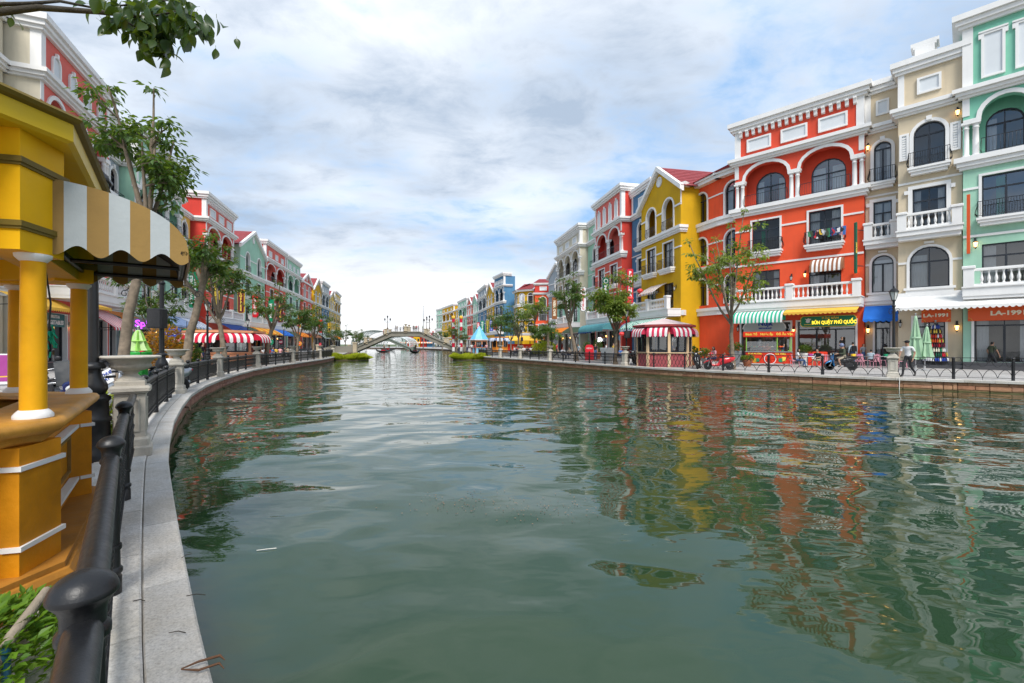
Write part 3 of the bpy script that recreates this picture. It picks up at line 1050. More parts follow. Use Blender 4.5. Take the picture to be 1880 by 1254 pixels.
BP = [(0.062, 0), (0.062, 0.05), (0.035, 0.07), (0.05, 0.12), (0.078, 0.22), (0.074, 0.31), (0.042, 0.46), (0.034, 0.56), (0.05, 0.60), (0.05, 0.63), (0.062, 0.65), (0.062, 0.70)]
def baluster_mesh():
    m = MB(); m.lathe(BP, 10, WHITE); return m.mesh('baluster')
BALM = baluster_mesh()
def balustrade(b, x0, x1, y, z, det=2, piers=(), h=1.08, sp=0.30, rot=None):
    m = MB()
    m.box(x0, x1, y - 0.10, y + 0.10, z, z + 0.14, WHITE); m.box(x0, x1, y - 0.12, y + 0.12, z + h - 0.16, z + h - 0.05, WHITE)
    m.box(x0 - 0.0, x1 + 0.0, y - 0.09, y + 0.09, z + h - 0.05, z + h, WHITE)
    for px, ph in piers:
        m.bbox(px - 0.24, px + 0.24, y - 0.2, y + 0.2, z, z + ph - 0.16, WHITE, 0.01)
        m.bbox(px - 0.30, px + 0.30, y - 0.26, y + 0.26, z + ph - 0.158, z + ph, WHITE, 0.03)
    n = max(1, int((x1 - x0) / sp))
    spots = [x0 + (x1 - x0) * (i + 0.5) / n for i in range(n)]
    spots = [x for x in spots if all(abs(x - p) > 0.3 for p, _ in piers)]
    if det < 2:
        for x in spots:
            m.lathe([(r * 1.0, q * 1.08) for r, q in BP[::2]] , 6, WHITE, x, y, z + 0.14)
    o = m.build('balustrade', b)
    if det == 2:
        for x in spots:
            c = put('baluster', BALM, o, (x, y, z + 0.14)); c.scale = (1, 1, (h - 0.30) / 0.70)
    return o

def cornice(b, x0, x1, y, z0, z1, det=1, pr=0.45, name='cornice', ret=1.2):
    """stepped moulding along the facade with short returns along the side walls"""
    m = MB(); h = z1 - z0
    steps = [(0.0, 0.24, 0.42), (0.24, 0.58, 0.70), (0.58, 1.0, 1.0)]
    for a, c, k in steps:
        p = pr * k
        m.box(x0 - p, x1 + p, y - p, y + ret, z0 + h * a + 0.001, z0 + h * c, WHITE)
    return m.build(name, b)

def column(b, x, y, z0, z1, r=0.17, det=2):
    key = ('col', round(z1 - z0, 2), r, det)
    if key not in _bm:
        h = z1 - z0; m = MB(); n = 16 if det == 2 else 8
        m.box(-r * 1.45, r * 1.45, -r * 1.45, r * 1.45, 0, 0.10, WHITE)
        m.lathe([(r * 1.35, 0.10), (r * 1.35, 0.15), (r * 1.12, 0.19), (r, 0.23), (r * 0.98, h * 0.5), (r * 0.88, h - 0.42), (r * 1.05, h - 0.40), (r * 1.05, h - 0.35),
                 (r * 0.9, h - 0.33), (r * 0.9, h - 0.22), (r * 1.25, h - 0.14)], n, WHITE)
        m.box(-r * 1.4, r * 1.4, -r * 1.4, r * 1.4, h - 0.14, h, WHITE)
        _bm[key] = m.mesh('column')
    return put('column', _bm[key], b, (x, y, z0))

def panel(b, xa, xb, z0, z1, y, kind='rect', det=1):
    """blind white window panel of the attic storey"""
    key = ('pan', round(xb - xa, 2), round(z1 - z0, 2), kind, det)
    if key not in _bm:
        w_, h_ = xb - xa, z1 - z0; m = MB()
        f = 0.13
        if kind == 'arch':
            r = w_ / 2 - 0.02
            m.prism([(0, 0), (w_, 0)] + [(p[0], p[1]) for p in reversed(arch_pts(0, w_, h_, r))], -0.04, 0, GREYW, 'y')
            m.arch_trim(0.10, w_ - 0.10, 0, h_ - 0.1, r - 0.08, 0.10, -0.042, 0.08, WHITE)
            m.box(-0.1, w_ + 0.1, -0.16, 0, -0.14, -0.002, WHITE)
            m.box(w_ / 2 - 0.1, w_ / 2 + 0.1, -0.17, -0.02, h_ - 0.12, h_ + 0.16, WHITE)
        else:
            m.box(f, w_ - f, -0.05, 0, f, h_ - f, GREYW)
            for a in ((0, f, 0, h_), (w_ - f, w_, 0, h_), (f, w_ - f, 0, f), (f, w_ - f, h_ - f, h_)):
                m.box(a[0], a[1], -0.12, 0, a[2], a[3], WHITE)
            if kind == 'shut':
                n = 9
                for i in range(n):
                    z = f + 0.05 + (h_ - 2 * f - 0.1) * i / n
                    m.box(f + 0.02, w_ - f - 0.02, -0.085, -0.052, z, z + (h_ - 2 * f) / n * 0.55, WHITE)
            if kind == 'ear':
                m.box(-0.12, 0.0, -0.12, 0, h_ - 0.34, h_ - 0.04, WHITE); m.box(w_, w_ + 0.12, -0.12, 0, h_ - 0.34, h_ - 0.04, WHITE)
                m.box(-0.12, w_ + 0.12, -0.16, 0, h_ + 0.002, h_ + 0.1, WHITE)
        _bm[key] = m.mesh('panel')
    return put('panel', _bm[key], b, (xa, y, z0))

def awning(par, x0, x1, zt, zb, proj, mats, n, kind='flat', y=0.0, val=0.22, loc=None, rotz=0.0, label=None, name='awning', scal=2, cheeks=True):
    if kind == 'barrel':
        pr = [(y - proj * math.sin(PI / 2 * i / 7), zb + (zt - zb) * math.cos(PI / 2 * i / 7)) for i in range(8)]
    elif kind == 'slope':
        pr = [(y, zt), (y - proj * 0.5, zt - (zt - zb) * 0.42), (y - proj, zb)]
    else:
        pr = [(y, zt), (y - proj, zb)]
    m = MB(); w_ = (x1 - x0) / n
    for i in range(n):
        a, c = x0 + w_ * i, x0 + w_ * (i + 1)
        mt = mats[i % len(mats)]
        vs = []
        for q, z in pr:
            vs += [(a, q, z), (c, q, z)]
        m.add(vs, [(2 * k, 2 * k + 1, 2 * k + 3, 2 * k + 2) for k in range(len(pr) - 1)], mt, kind != 'flat')
        ks = 3 * scal
        vs = []
        for k in range(ks + 1):
            u = k / ks
            s_ = abs(math.sin(PI * u * scal)) ** 0.7
            vs += [(a + w_ * u, y - proj, zb), (a + w_ * u, y - proj - 0.01, zb - val * (0.55 + 0.45 * s_))]
        m.add(vs, [(2 * k, 2 * k + 1, 2 * k + 3, 2 * k + 2) for k in range(ks)], mt)
    if cheeks:
        for x in (x0, x1):
            if kind == 'barrel':
                m.add([(x, y, zb)] + [(x, q, z) for q, z in pr], [(0, k, k + 1) for k in range(1, len(pr))], mats[0])
            else:
                m.tube([(x, y + 0.02, zb - 0.1), (x, y - proj * 0.96, zb - 0.02)], 0.02, 5, IRON, smooth=False)
    m.tube([(x0, y - proj + 0.02, zb - 0.02), (x1, y - proj + 0.02, zb - 0.02)], 0.018, 5, IRON, smooth=False)
    return m.build(name, par, loc, rotz, label=label)

def lantern(par, x, y, z, lit=True, s=1.0, rotz=0.0):
    key = ('lan', lit)
    if key not in _bm:
        m = MB(); g = MB()
        m.box(-0.05, 0.05, -0.03, 0.0, -0.12, 0.30, IRON)
        m.tube([(0, 0, 0.2), (0, -0.12, 0.27), (0, -0.24, 0.22), (0, -0.24, 0.14)], 0.014, 6, IRON)
        m.lathe([(0.13, 0.0), (0.10, 0.06), (0.03, 0.13), (0.01, 0.17)], 6, IRON, 0, -0.24, 0, smooth=False)
        m.lathe([(0.02, -0.42), (0.05, -0.36), (0.075, -0.31)], 6, IRON, 0, -0.24, 0, smooth=False)
        for i in range(6):
            a = 2 * PI * i / 6
            m.tube([(0.078 * math.cos(a), -0.24 + 0.078 * math.sin(a), -0.31), (0.125 * math.cos(a), -0.24 + 0.125 * math.sin(a), 0.0)], 0.009, 4, IRON, smooth=False)
        g.lathe([(0.06, -0.30), (0.105, -0.01)], 6, LAMPGLOW if lit else LAMPGL, 0, -0.24, 0, smooth=False)
        _bm[key] = (m.mesh('wall_lantern'), g.mesh('glow'))
    a, g = _bm[key]
    s *= 0.8
    o = put('wall_lantern', a, par, (x, y, z), rotz); o.scale = (s, s, s)
    put('lamp_glass', g, o)
    return o

def rooftiles(b, name, quad, rows, mat=TILE, th=0.05):
    """sloping roof face built of overlapping tile courses; quad = eave left, eave right, ridge right, ridge left"""
    e0, e1, r1, r0 = [Vector(p) for p in quad]
    nrm = (e1 - e0).cross(r0 - e0 if (r0 - e0).length > 1e-6 else r1 - e0).normalized()
    m = MB()
    for i in range(rows):
        a, c = i / rows, min(1.0, (i + 1.25) / rows)
        p = [e0.lerp(r0, a) + nrm * th, e1.lerp(r1, a) + nrm * th, e1.lerp(r1, c) + nrm * 0.004, e0.lerp(r0, c) + nrm * 0.004]
        q = [e0.lerp(r0, a), e1.lerp(r1, a)]
        m.add([tuple(v) for v in p + q], [(0, 1, 2, 3), (4, 5, 1, 0)], mat)
    return m.build(name, b)

def shopfront(b, xa, xb, z1, y=0.25, det=2, doors=1, sill=0.45):
    w_ = xb - xa
    n = max(2, round(w_ / 1.1))
    return window(b, xa, xb, sill, z1, 0, y, det, None, n, 0.78)

def core(b, W, D, wall, zt, mb=None, y0=0.0, ztop=None):
    """side walls, back, flat roof and the dark rooms behind the windows"""
    m = mb or MB()
    for x in (0.0, W):
        m.add([(x, y0, 0), (x, D, 0), (x, D, zt), (x, y0, zt)], [(0, 1, 2, 3)], wall)
    m.add([(0, D, 0), (W, D, 0), (W, D, zt), (0, D, zt)], [(0, 1, 2, 3)], wall)
    return m

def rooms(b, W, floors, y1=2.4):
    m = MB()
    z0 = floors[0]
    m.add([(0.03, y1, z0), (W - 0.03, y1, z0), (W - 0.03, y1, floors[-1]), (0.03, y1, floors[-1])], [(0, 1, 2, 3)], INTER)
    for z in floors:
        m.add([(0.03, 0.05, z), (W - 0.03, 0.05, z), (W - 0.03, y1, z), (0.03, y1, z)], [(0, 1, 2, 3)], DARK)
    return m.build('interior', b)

def bays(W, n, mg):
    s = (W - 2 * mg) / n
    return [(mg + s * i, mg + s * (i + 1)) for i in range(n)]

def newb(name, label, P0, P1, setback=0.0, group='painted shophouses along the canal'):
    a = math.atan2(P1[1] - P0[1], P1[0] - P0[0])
    W = math.hypot(P1[0] - P0[0], P1[1] - P0[1])
    loc = (P0[0] - math.sin(a) * setback, P0[1] + math.cos(a) * setback, 0)
    return thing(name, label, 'building', loc, a, group), W

def ground_floor(b, W, n, det, wall, mbw, aw=None, doors=True, top=ZB, mg=0.25, pier=0.5, lan=True):
    ops = []
    for a, c in bays(W, n, mg):
        ops.append((a + pier / 2, c - pier / 2, 0.45, 3.35, 0))
    mbw.wall(0, W, 0, top, 0.0, ops, 0.3, wall, WHITE)
    st = MB()
    st.box(0, W, -0.62, -0.005, 0.0, 0.44, paint('dark_step', (0.07, 0.07, 0.075), 0.5, 0.2)); st.box(0, W, -1.0, -0.622, 0.0, 0.22, paint('dark_step', (0, 0, 0)))
    st.build('step', b)
    m = MB()
    for a, c, z0, z1, r in ops:
        shopfront(b, a, c, z1, 0.25, det)
        m.arch_trim(a, c, z0, z1, 0, 0.13, -0.002, 0.05, WHITE)
    m.build('shop_surround', b)
    if lan and det:
        for a, c in bays(W, n, mg)[1:]:
            lantern(b, a, -0.02, 2.75, True, 1.0)
    for q in aw or []:
        awning(b, q[0] * W, q[1] * W, q[5], q[6], q[7], q[2], q[3], q[4], y=q[8] if len(q) > 8 else -1.30)
    return ops

def loggia_house(name, label, P0, P1, wall, n=2, det=2, attic='rect', D=9.0, setback=0.0, up=None, aw=None, terrace=True, corbel=False, dz=0.0, attn=3, low=None, f2bal=True, curt=True, group='painted shophouses along the canal', sidewall=None, ground=True):
    b, W = newb(name, label, P0, P1, setback, group)
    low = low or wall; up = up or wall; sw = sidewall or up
    m = MB()
    core(b, W, D, sw, ZT0 + dz, m)
    bs = bays(W, n, 0.35)
    ground_floor(b, W, n, det, low, m, aw)
    # terrace over the shops
    if terrace:
        t = MB()
        t.box(-0.02, W + 0.02, -1.42, -0.005, ZB + 0.18, ZS - 0.02, WHITE); t.box(-0.06, W + 0.06, -1.50, -0.004, ZS - 0.018, ZS + 0.06, WHITE)
        t.box(0.0, W, -1.36, -0.006, ZB, ZB + 0.178, WHITE)
        t.build('terrace', b)
        pr = [(0.25, 1.25), (W - 0.25, 1.25)] + [(W * i / n, 1.25) for i in range(1, n)]
        balustrade(b, 0.05, W - 0.05, -1.3, ZS + 0.06, det, pr)
    else:
        cornice(b, 0, W, 0, ZB, ZS, det, 0.35, 'ledge', 0.3)
    ops1 = []; ops2 = []
    for a, c in bs:
        w_ = c - a; mdl = (a + c) / 2; hw = min(w_ * 0.34, 1.05)
        ops1.append((mdl - hw, mdl + hw, ZS + 0.25, 7.75, 0)); ops2.append((mdl - hw, mdl + hw, 9.35, 12.0, 0))
    m.wall(0, W, ZB, ZF2, 0.0, ops1, 0.24, low); m.wall(0, W, ZF2, ZL0, 0.0, ops2, 0.24, wall)
    tr = MB()
    for i, (a, c, z0, z1, r) in enumerate(ops1):
        window(b, a, c, z0, z1, 0, 0.16, det, [(0, 0.3)] if curt and (i + n) % 3 == 0 else None)
    for i, (a, c, z0, z1, r) in enumerate(ops2):
        window(b, a, c, z0, z1, 0, 0.16, det, ([(0.03, 0.32), (0.7, 0.97)] if i % 2 else [(0.3, -0.52)]) if curt else None)
        tr.arch_trim(a, c, z0, z1, 0, 0.14, -0.002, 0.07, WHITE)
        if f2bal:
            balcony(b, a - 0.25, c + 0.25, z0, det)
    z = 11.25; xs = [0.0]
    for a, c, *_ in ops2:
        xs += [a - 0.142, c + 0.142]
    xs.append(W)
    for a, c in zip(xs[::2], xs[1::2]):
        if c - a > 0.05:
            tr.box(a, c, -0.06, -0.002, z, z + 0.14, WHITE)
    tr.box(0, W, -0.07, -0.003, ZF2 - 0.25, ZF2 - 0.1, WHITE)
    tr.build('string_course', b)
    cornice(b, 0, W, 0, ZL0, ZL1, det, 0.42, 'ledge', 0.6)
    # loggia with columns and arches
    ops3 = []; arch = []
    cw = 0.46
    for a, c in bs:
        arch.append((a + cw, c - cw, ZSP, ZSP + min(1.12, (c - a) / 2 - cw), min(1.12, (c - a) / 2 - cw)))
    m.wall(0, W, ZSP, ZC0, 0.0, arch, 0.42, up)
    m.add([(0, 0.42, ZL1), (0.42, 0.42, ZL1), (0.42, 0.42, ZSP), (0, 0.42, ZSP), (0, 0, ZL1), (0.05, 0, ZL1), (0.05, 0, ZSP), (0, 0, ZSP)], [(4, 5, 6, 7)], up)
    back = []
    for a, c in bs:
        mdl = (a + c) / 2; hw = (c - a) * 0.28
        back.append((mdl - hw, mdl + hw, ZL1 + 0.05, 16.35, hw))
    m.wall(0, W, ZL1 - 0.3, ZC0, 1.35, back, 0.2, up)
    m.add([(0, 0, ZL1 - 0.02), (W, 0, ZL1 - 0.02), (W, 1.35, ZL1 - 0.02), (0, 1.35, ZL1 - 0.02)], [(0, 1, 2, 3)], WHITE)
    m.add([(0, 0.42, ZC0), (W, 0.42, ZC0), (W, 1.35, ZC0), (0, 1.35, ZC0)], [(0, 1, 2, 3)], up)
    at_ = MB()
    for i, ((a, c, z0, z1, r), (ba, bc, bz0, bz1, br)) in enumerate(zip(arch, back)):
        at_.arch_trim(a, c, z0, z1, r, 0.24, -0.002, 0.09, WHITE, False)
        window(b, ba, bc, bz0, bz1, br, 1.45, det, [(0.05, 0.4), (0.6, 0.95)] if curt and i % 2 else None)
        balcony(b, a - 0.05, c + 0.05, ZL1, 1 if det else 0, 0.3, False) if det else None
    for i in range(n + 1):
        x = bs[i][0] if i < n else bs[-1][1]
        k = 0.22
        for s_ in (-1, 1):
            xx = x + s_ * k
            if xx < 0.1: xx = 0.16
            if xx > W - 0.1: xx = W - 0.16
            column(b, xx, 0.12, ZL1, ZSP - 0.16, 0.155, det)
        at_.box(max(0.0, x - 0.46), min(W, x + 0.46), -0.10, 0.42, ZSP - 0.16, ZSP - 0.002, WHITE)
    at_.box(-0.03, 0.3, -0.04, -0.002, ZSP + 0.24, ZC0, WHITE); at_.box(W - 0.3, W + 0.03, -0.04, -0.002, ZSP + 0.24, ZC0, WHITE)
    at_.build('arch_surround', b)
    cornice(b, 0, W, 0, ZC0, ZC1, det, 0.5, 'cornice', 2.4)
    m.wall(0, W, ZC1, ZT0 + dz, 0.0, [], 0, up)
    m.add([(0, 0, ZT0 + dz), (W, 0, ZT0 + dz), (W, D, ZT0 + dz), (0, D, ZT0 + dz)], [(0, 1, 2, 3)], WHITE)
    m.build('wall', b)
    for x, u in ((0.0, -0.032), (W - 0.42, W + 0.002)):
        pl = MB(); pl.box(x - 0.03, x + 0.45, -0.06, 0.0, ZC1, ZT0 + dz, WHITE); pl.box(u, u + 0.03, 0.0, 0.45, ZC1, ZT0 + dz, WHITE)
        pl.build('corner_pilaster', b)
    na = attn
    for a, c in bays(W, na, 0.6):
        mdl = (a + c) / 2; hw = min((c - a) * 0.36, 0.95)
        if attic in ('arch', 'shut'):
            hw = min(hw, 0.48)
        z0, z1 = ZC1 + 0.4, ZT0 + dz - 0.62
        panel(b, mdl - hw, mdl + hw, z0, z1 if attic != 'rect' else z0 + 1.1, -0.002, attic, det)
    if corbel:
        cm = MB(); cm.prism([(0, 0), (-0.34, 0), (-0.34, -0.12), (-0.24, -0.2), (-0.2, -0.46), (-0.08, -0.52), (0, -0.52)], -0.11, 0.11, WHITE, 'x')
        me = cm.mesh('corbel'); k = int(W / 0.55)
        for i in range(k + 1):
            put('corbel', me, b, (0.5 + (W - 1.0) * i / k, -0.002, ZT0 + dz - 0.002))
    cornice(b, 0, W, 0, ZT0 + dz, ZT1 + dz, det, 0.5, 'cornice', D - 1)
    rooms(b, W, [0.44, ZS, ZF2 + 0.4, ZL1 - 0.3])
    return b, W

def plain_house(name, label, P0, P1, wall, det=2, D=9.0, setback=0.0, f1='arch', f2='balus', f3='iron', aw=None, attic='rect', roof=False, chim=False, shut=False, n=1, curt=True, mould=True, dz=0.0):
    b, W = newb(name, label, P0, P1, setback)
    m = MB(); core(b, W, D, wall, (ZC1 if roof else ZT0 + dz), m)
    ground_floor(b, W, n, det, wall, m, aw, lan=False, pier=0.62 if W < 2.5 else 1.1)
    cornice(b, 0, W, 0, ZB, ZS, det, 0.30, 'ledge', 0.3)
    bs = bays(W, n, 0.05)
    o1 = []; o2 = []; o3 = []
    for a, c in bs:
        mdl = (a + c) / 2; hw = min((c - a) * 0.33, 0.98)
        o1.append((mdl - hw, mdl + hw, 5.35, 8.05, hw if f1 == 'arch' else 0))
        o2.append((mdl - hw * 0.85, mdl + hw * 0.85, 9.2, 12.0, 0)); o3.append((mdl - hw * 0.8, mdl + hw * 0.8, 13.35, 16.35, hw * 0.8))
    m.wall(0, W, ZB, ZF2, 0, o1, 0.24, wall, WHITE); m.wall(0, W, ZF2, ZL0, 0, o2, 0.24, wall, WHITE); m.wall(0, W, ZL0, ZC0, 0, o3, 0.24, wall, WHITE)
    t = MB()
    for q in o1:
        window(b, q[0], q[1], q[2], q[3], q[4], 0.16, det); t.arch_trim(*q, 0.15, -0.002, 0.08, WHITE)
        t.box(q[0] - 0.3, q[1] + 0.3, -0.2, -0.003, q[2] - 0.16, q[2] - 0.002, WHITE); t.box(q[0] - 0.2, q[1] + 0.2, -0.12, -0.003, q[2] - 0.36, q[2] - 0.162, WHITE)
        t.box((q[0] + q[1]) / 2 - 0.25, (q[0] + q[1]) / 2 + 0.25, -0.13, -0.003, q[3] + 0.2, q[3] + 0.34, WHITE)
        sp = q[3] - q[4]
        for a, c in ((0, q[0] - 0.152), (q[1] + 0.152, W)) if n == 1 else ():
            if c - a > 0.05: t.box(a, c, -0.06, -0.002, sp - 0.08, sp + 0.06, WHITE)
    for i, q in enumerate(o2):
        window(b, q[0], q[1], q[2], q[3], 0, 0.16, det, [(0.02, 0.45), (0.55, 0.98)] if curt and W < 3 else None)
        t.arch_trim(q[0], q[1], q[2], q[3], 0, 0.22, -0.002, 0.09, WHITE)
        t.box(q[0] - 0.42, q[0] - 0.222, -0.14, -0.003, q[3] - 0.3, q[3] - 0.05, WHITE); t.box(q[1] + 0.222, q[1] + 0.42, -0.14, -0.003, q[3] - 0.3, q[3] - 0.05, WHITE)
        if f2 == 'iron':
            balcony(b, q[0] - 0.3, q[1] + 0.3, q[2], det)
    if f2 == 'balus':
        s = MB(); s.box(-0.03, W + 0.03, -0.75, -0.004, ZF2 + 0.3, ZF2 + 0.6, WHITE); s.box(-0.08, W + 0.08, -0.82, -0.005, ZF2 + 0.6, ZF2 + 0.7, WHITE)
        s.box(0.05, W - 0.05, -0.6, -0.006, ZF2 + 0.02, ZF2 + 0.298, WHITE)
        s.build('terrace', b); balustrade(b, 0.1, W - 0.1, -0.62, ZF2 + 0.7, det, [(0.24, 1.2), (W - 0.24, 1.2)])
    for q in o3:
        window(b, *q[:5], 0.16, det, [(0.05, 0.3), (0.7, 0.95)] if curt and W < 3 else None)
        t.arch_trim(*q, 0.2, -0.002, 0.1, WHITE)
        t.box((q[0] + q[1]) / 2 - 0.14, (q[0] + q[1]) / 2 + 0.14, -0.16, -0.003, q[3] + 0.08, q[3] + 0.36, WHITE)
        if f3 == 'iron':
            balcony(b, q[0] - 0.28, q[1] + 0.28, q[2] + 0.02, det)
        if shut:
            for x in (q[0] - 0.72, q[1] + 0.22):
                panel(b, x, x + 0.5, q[2] + 0.7, q[3] - q[4] + 0.3, -0.002, 'shut', det)
    t.box(0, W, -0.06, -0.002, 11.0 if f2 != 'balus' else ZL0 - 0.15, 11.12 if f2 != 'balus' else ZL0 - 0.02, WHITE)
    t.build('surround', b)
    cornice(b, 0, W, 0, ZC0, ZC1, det, 0.42, 'cornice', 1.5)
    if not roof:
        m.wall(0, W, ZC1, ZT0 + dz, 0, [], 0, wall)
        m.add([(0, 0, ZT0 + dz), (W, 0, ZT0 + dz), (W, D, ZT0 + dz), (0, D, ZT0 + dz)], [(0, 1, 2, 3)], WHITE)
        for a, c in bs:
            mdl = (a + c) / 2; hw = min(0.6, (c - a) * 0.2)
            panel(b, mdl - hw, mdl + hw, ZC1 + 0.65, ZC1 + 1.75, -0.002, attic, det)
        p = MB(); p.box(-0.02, 0.32, -0.05, 0, ZC1, ZT0 + dz, WHITE); p.build('corner_pilaster', b)
        cornice(b, 0, W, 0, ZT0 + dz, ZT1 + dz, det, 0.4, 'cornice', D - 1)
    else:
        rooftiles(b, 'roof', ((-0.3, -0.35, ZC1), (W + 0.3, -0.35, ZC1), (W + 0.3, 4, ZC1 + 2.2), (-0.3, 4, ZC1 + 2.2)), 9)
    if chim:
        c_ = MB(); x = W * 0.42
        for k, (h0, h1, e) in enumerate(((0, 0.5, 0.62), (0.5, 0.95, 0.5), (0.95, 1.1, 0.6), (1.1, 1.35, 0.72))):
            c_.box(x - e, x + e, 0.6 - 0 * e, 0.6 + 2 * e * 0.8, ZT1 + h0 + 0.001 * k, ZT1 + h1, WHITE)
        c_.build('chimney', b)
    m.build('wall', b)
    rooms(b, W, [0.44, ZS, ZF2 + 0.4, ZL1 - 0.3, ZC0])
    return b, W

def gable_house(name, label, P0, P1, wall, det=2, D=9.0, setback=0.0, n=2, aw=None, terrace=True, rise=3.1, ped=False, up=None, medal=True):
    b, W = newb(name, label, P0, P1, setback)
    up = up or wall
    m = MB(); core(b, W, D, wall, ZC0, m)
    ground_floor(b, W, n, det, wall, m, aw)
    if terrace:
        t = MB(); t.box(-0.02, W + 0.02, -1.42, -0.005, ZB + 0.18, ZS - 0.02, WHITE); t.box(-0.06, W + 0.06, -1.5, -0.004, ZS - 0.018, ZS + 0.06, WHITE)
        t.box(0, W, -1.36, -0.006, ZB, ZB + 0.178, WHITE); t.build('terrace', b)
        balustrade(b, 0.05, W - 0.05, -1.3, ZS + 0.06, det, [(0.25, 1.25), (W * 0.5, 1.25), (W - 0.25, 1.25)])
    else:
        cornice(b, 0, W, 0, ZB, ZS, det, 0.3, 'ledge', 0.3)
    bs = bays(W, n, 0.5)
    o1 = []; o2 = []; o3 = []
    for a, c in bs:
        mdl = (a + c) / 2; hw = min((c - a) * 0.27, 0.95)
        o1.append((mdl - hw, mdl + hw, ZS + 0.25, 7.8, 0)); o2.append((mdl - hw, mdl + hw, 9.3, 12.0, 0)); o3.append((mdl - hw * 1.05, mdl + hw * 1.05, ZL1 + 0.02, 16.45, hw * 1.05))
    m.wall(0, W, ZB, ZF2, 0, o1, 0.24, wall); m.wall(0, W, ZF2, ZL0, 0, o2, 0.24, wall); m.wall(0, W, ZL0, ZC0, 0, o3, 0.3, up, WHITE)
    m.wall(0, W, ZL0, ZC0, 1.25, [(a + 0.3, c - 0.3, ZL1 + 0.03, 15.9, (c - a) / 2 - 0.3) for a, c, *_ in o3], 0.2, up)
    m.add([(0, 0.05, ZL1), (W, 0.05, ZL1), (W, 1.25, ZL1), (0, 1.25, ZL1)], [(0, 1, 2, 3)], WHITE)
    t = MB()
    for q in o1:
        window(b, q[0], q[1], q[2], q[3], 0, 0.16, det)
    for i, q in enumerate(o2):
        window(b, q[0], q[1], q[2], q[3], 0, 0.16, det, [(0.05, 0.35), (0.65, 0.95)] if i == 0 else None); t.arch_trim(q[0], q[1], q[2], q[3], 0, 0.14, -0.002, 0.07, WHITE)
        balcony(b, q[0] - 0.35, q[1] + 0.35, q[2], det)
    for q in o3:
        t.arch_trim(*q, 0.17, -0.002, 0.09, WHITE)
        window(b, q[0] + 0.3, q[1] - 0.3, ZL1 + 0.03, 15.9, (q[1] - q[0]) / 2 - 0.3, 1.35, det)
        if det: balcony(b, q[0], q[1], ZL1, det, 0.25, False)
    xs = [0.0]
    for q in o3: xs += [q[0] - 0.172, q[1] + 0.172]
    xs.append(W)
    for a, c in zip(xs[::2], xs[1::2]):
        if c - a > 0.05: t.box(a, c, -0.08, -0.002, 15.25, 15.42, WHITE)
    xs = [0.0]
    for q in o2: xs += [q[0] - 0.142, q[1] + 0.142]
    xs.append(W)
    for a, c in zip(xs[::2], xs[1::2]):
        if c - a > 0.05: t.box(a, c, -0.06, -0.002, 11.1, 11.24, WHITE)
    cornice(b, 0, W, 0, ZL0, ZL1 - 0.1, det, 0.36, 'ledge', 0.6)
    ap = ZC0 + rise; mx = W / 2
    m.add([(0, 0, ZC0), (W, 0, ZC0), (mx, 0, ap)], [(0, 1, 2)], up)
    m.build('wall', b)
    v = MB(); e = 0.55; sl = rise / mx; th = 0.5
    for sx in (-1, 1):
        x0 = mx + sx * (mx + e); z0 = ZC0 - e * sl
        pl = [(x0, z0 - th * 0.2), (mx, ap - th * 0.2), (mx, ap + th * 0.75), (x0, z0 + th * 0.75)]
        v.prism(pl if sx > 0 else pl[::-1], -0.42, 0.0, WHITE, 'y')
        v.prism([(x0, z0 - th * 0.45), (mx, ap - th * 0.45), (mx, ap - th * 0.21), (x0, z0 - th * 0.21)], -0.25, -0.003, WHITE, 'y')
    if medal:
        v.lathe([(0.55, 0), (0.55, 0.08), (0.40, 0.1), (0.38, 0.05), (0.02, 0.05)], 20, WHITE, M=Matrix.Translation((mx, 0, ap - 1.25)) @ Matrix.Rotation(PI / 2, 4, 'X'))
    if ped:
        v.box(-0.2, W + 0.2, -0.3, 0, ZC0 - 0.15, ZC0 + 0.25, WHITE)
    v.build('verge_board', b)
    t.build('surround', b)
    ze = ZC0 - e * sl + 0.28; zr = ap + 0.30
    rooftiles(b, 'roof', ((-e, D, ze), (-e, -0.30, ze), (mx, -0.30, zr), (mx, D, zr)), 10)
    rooftiles(b, 'roof', ((W + e, -0.30, ze), (W + e, D, ze), (mx, D, zr), (mx, -0.30, zr)), 10)
    rooms(b, W, [0.44, ZS, ZF2 + 0.4, ZL1 - 0.3], 2.4)
    return b, W
# ---------------------------------------------------------------- buildings of the right bank
ST = lambda a, b: (a, b)
def raw(px, Y):
    return (at(px, Y), Y)
FX = lambda px: (59.6 * ((px - 940) / F) / (1 + (px - 940) / F), 59.6 / (1 + (px - 940) / F))   # the near facade line of the right bank
def scaled(p, k):
    return (p[0] * k, p[1] * k)
# nearest: sea-green tower
p0 = scaled(FX(1768), 0.965); p1 = (p0[0] + 6.9, p0[1] - 6.9)
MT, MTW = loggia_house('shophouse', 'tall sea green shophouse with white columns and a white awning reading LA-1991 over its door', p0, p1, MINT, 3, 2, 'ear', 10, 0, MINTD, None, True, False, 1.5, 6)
# tan pair
p0 = scaled(FX(1649), 0.972); p1 = scaled(FX(1767), 0.972)
TA, TAW = plain_house('shophouse', 'narrow tan shophouse with white shutters and a chimney, next to the sea green tower', p0, p1, TAN, 2, 9, 0, chim=True, shut=True)
p0 = FX(1587); p1 = FX(1652)
TB, TBW = plain_house('shophouse', 'narrowest tan shophouse with a blue awning, set back beside the orange red building', p0, p1, TAN, 2, 9, 0.5, aw=[(0.0, 1.0, [C_B], 3, 'slope', 4.35, 3.35, 0.95, -0.3)])
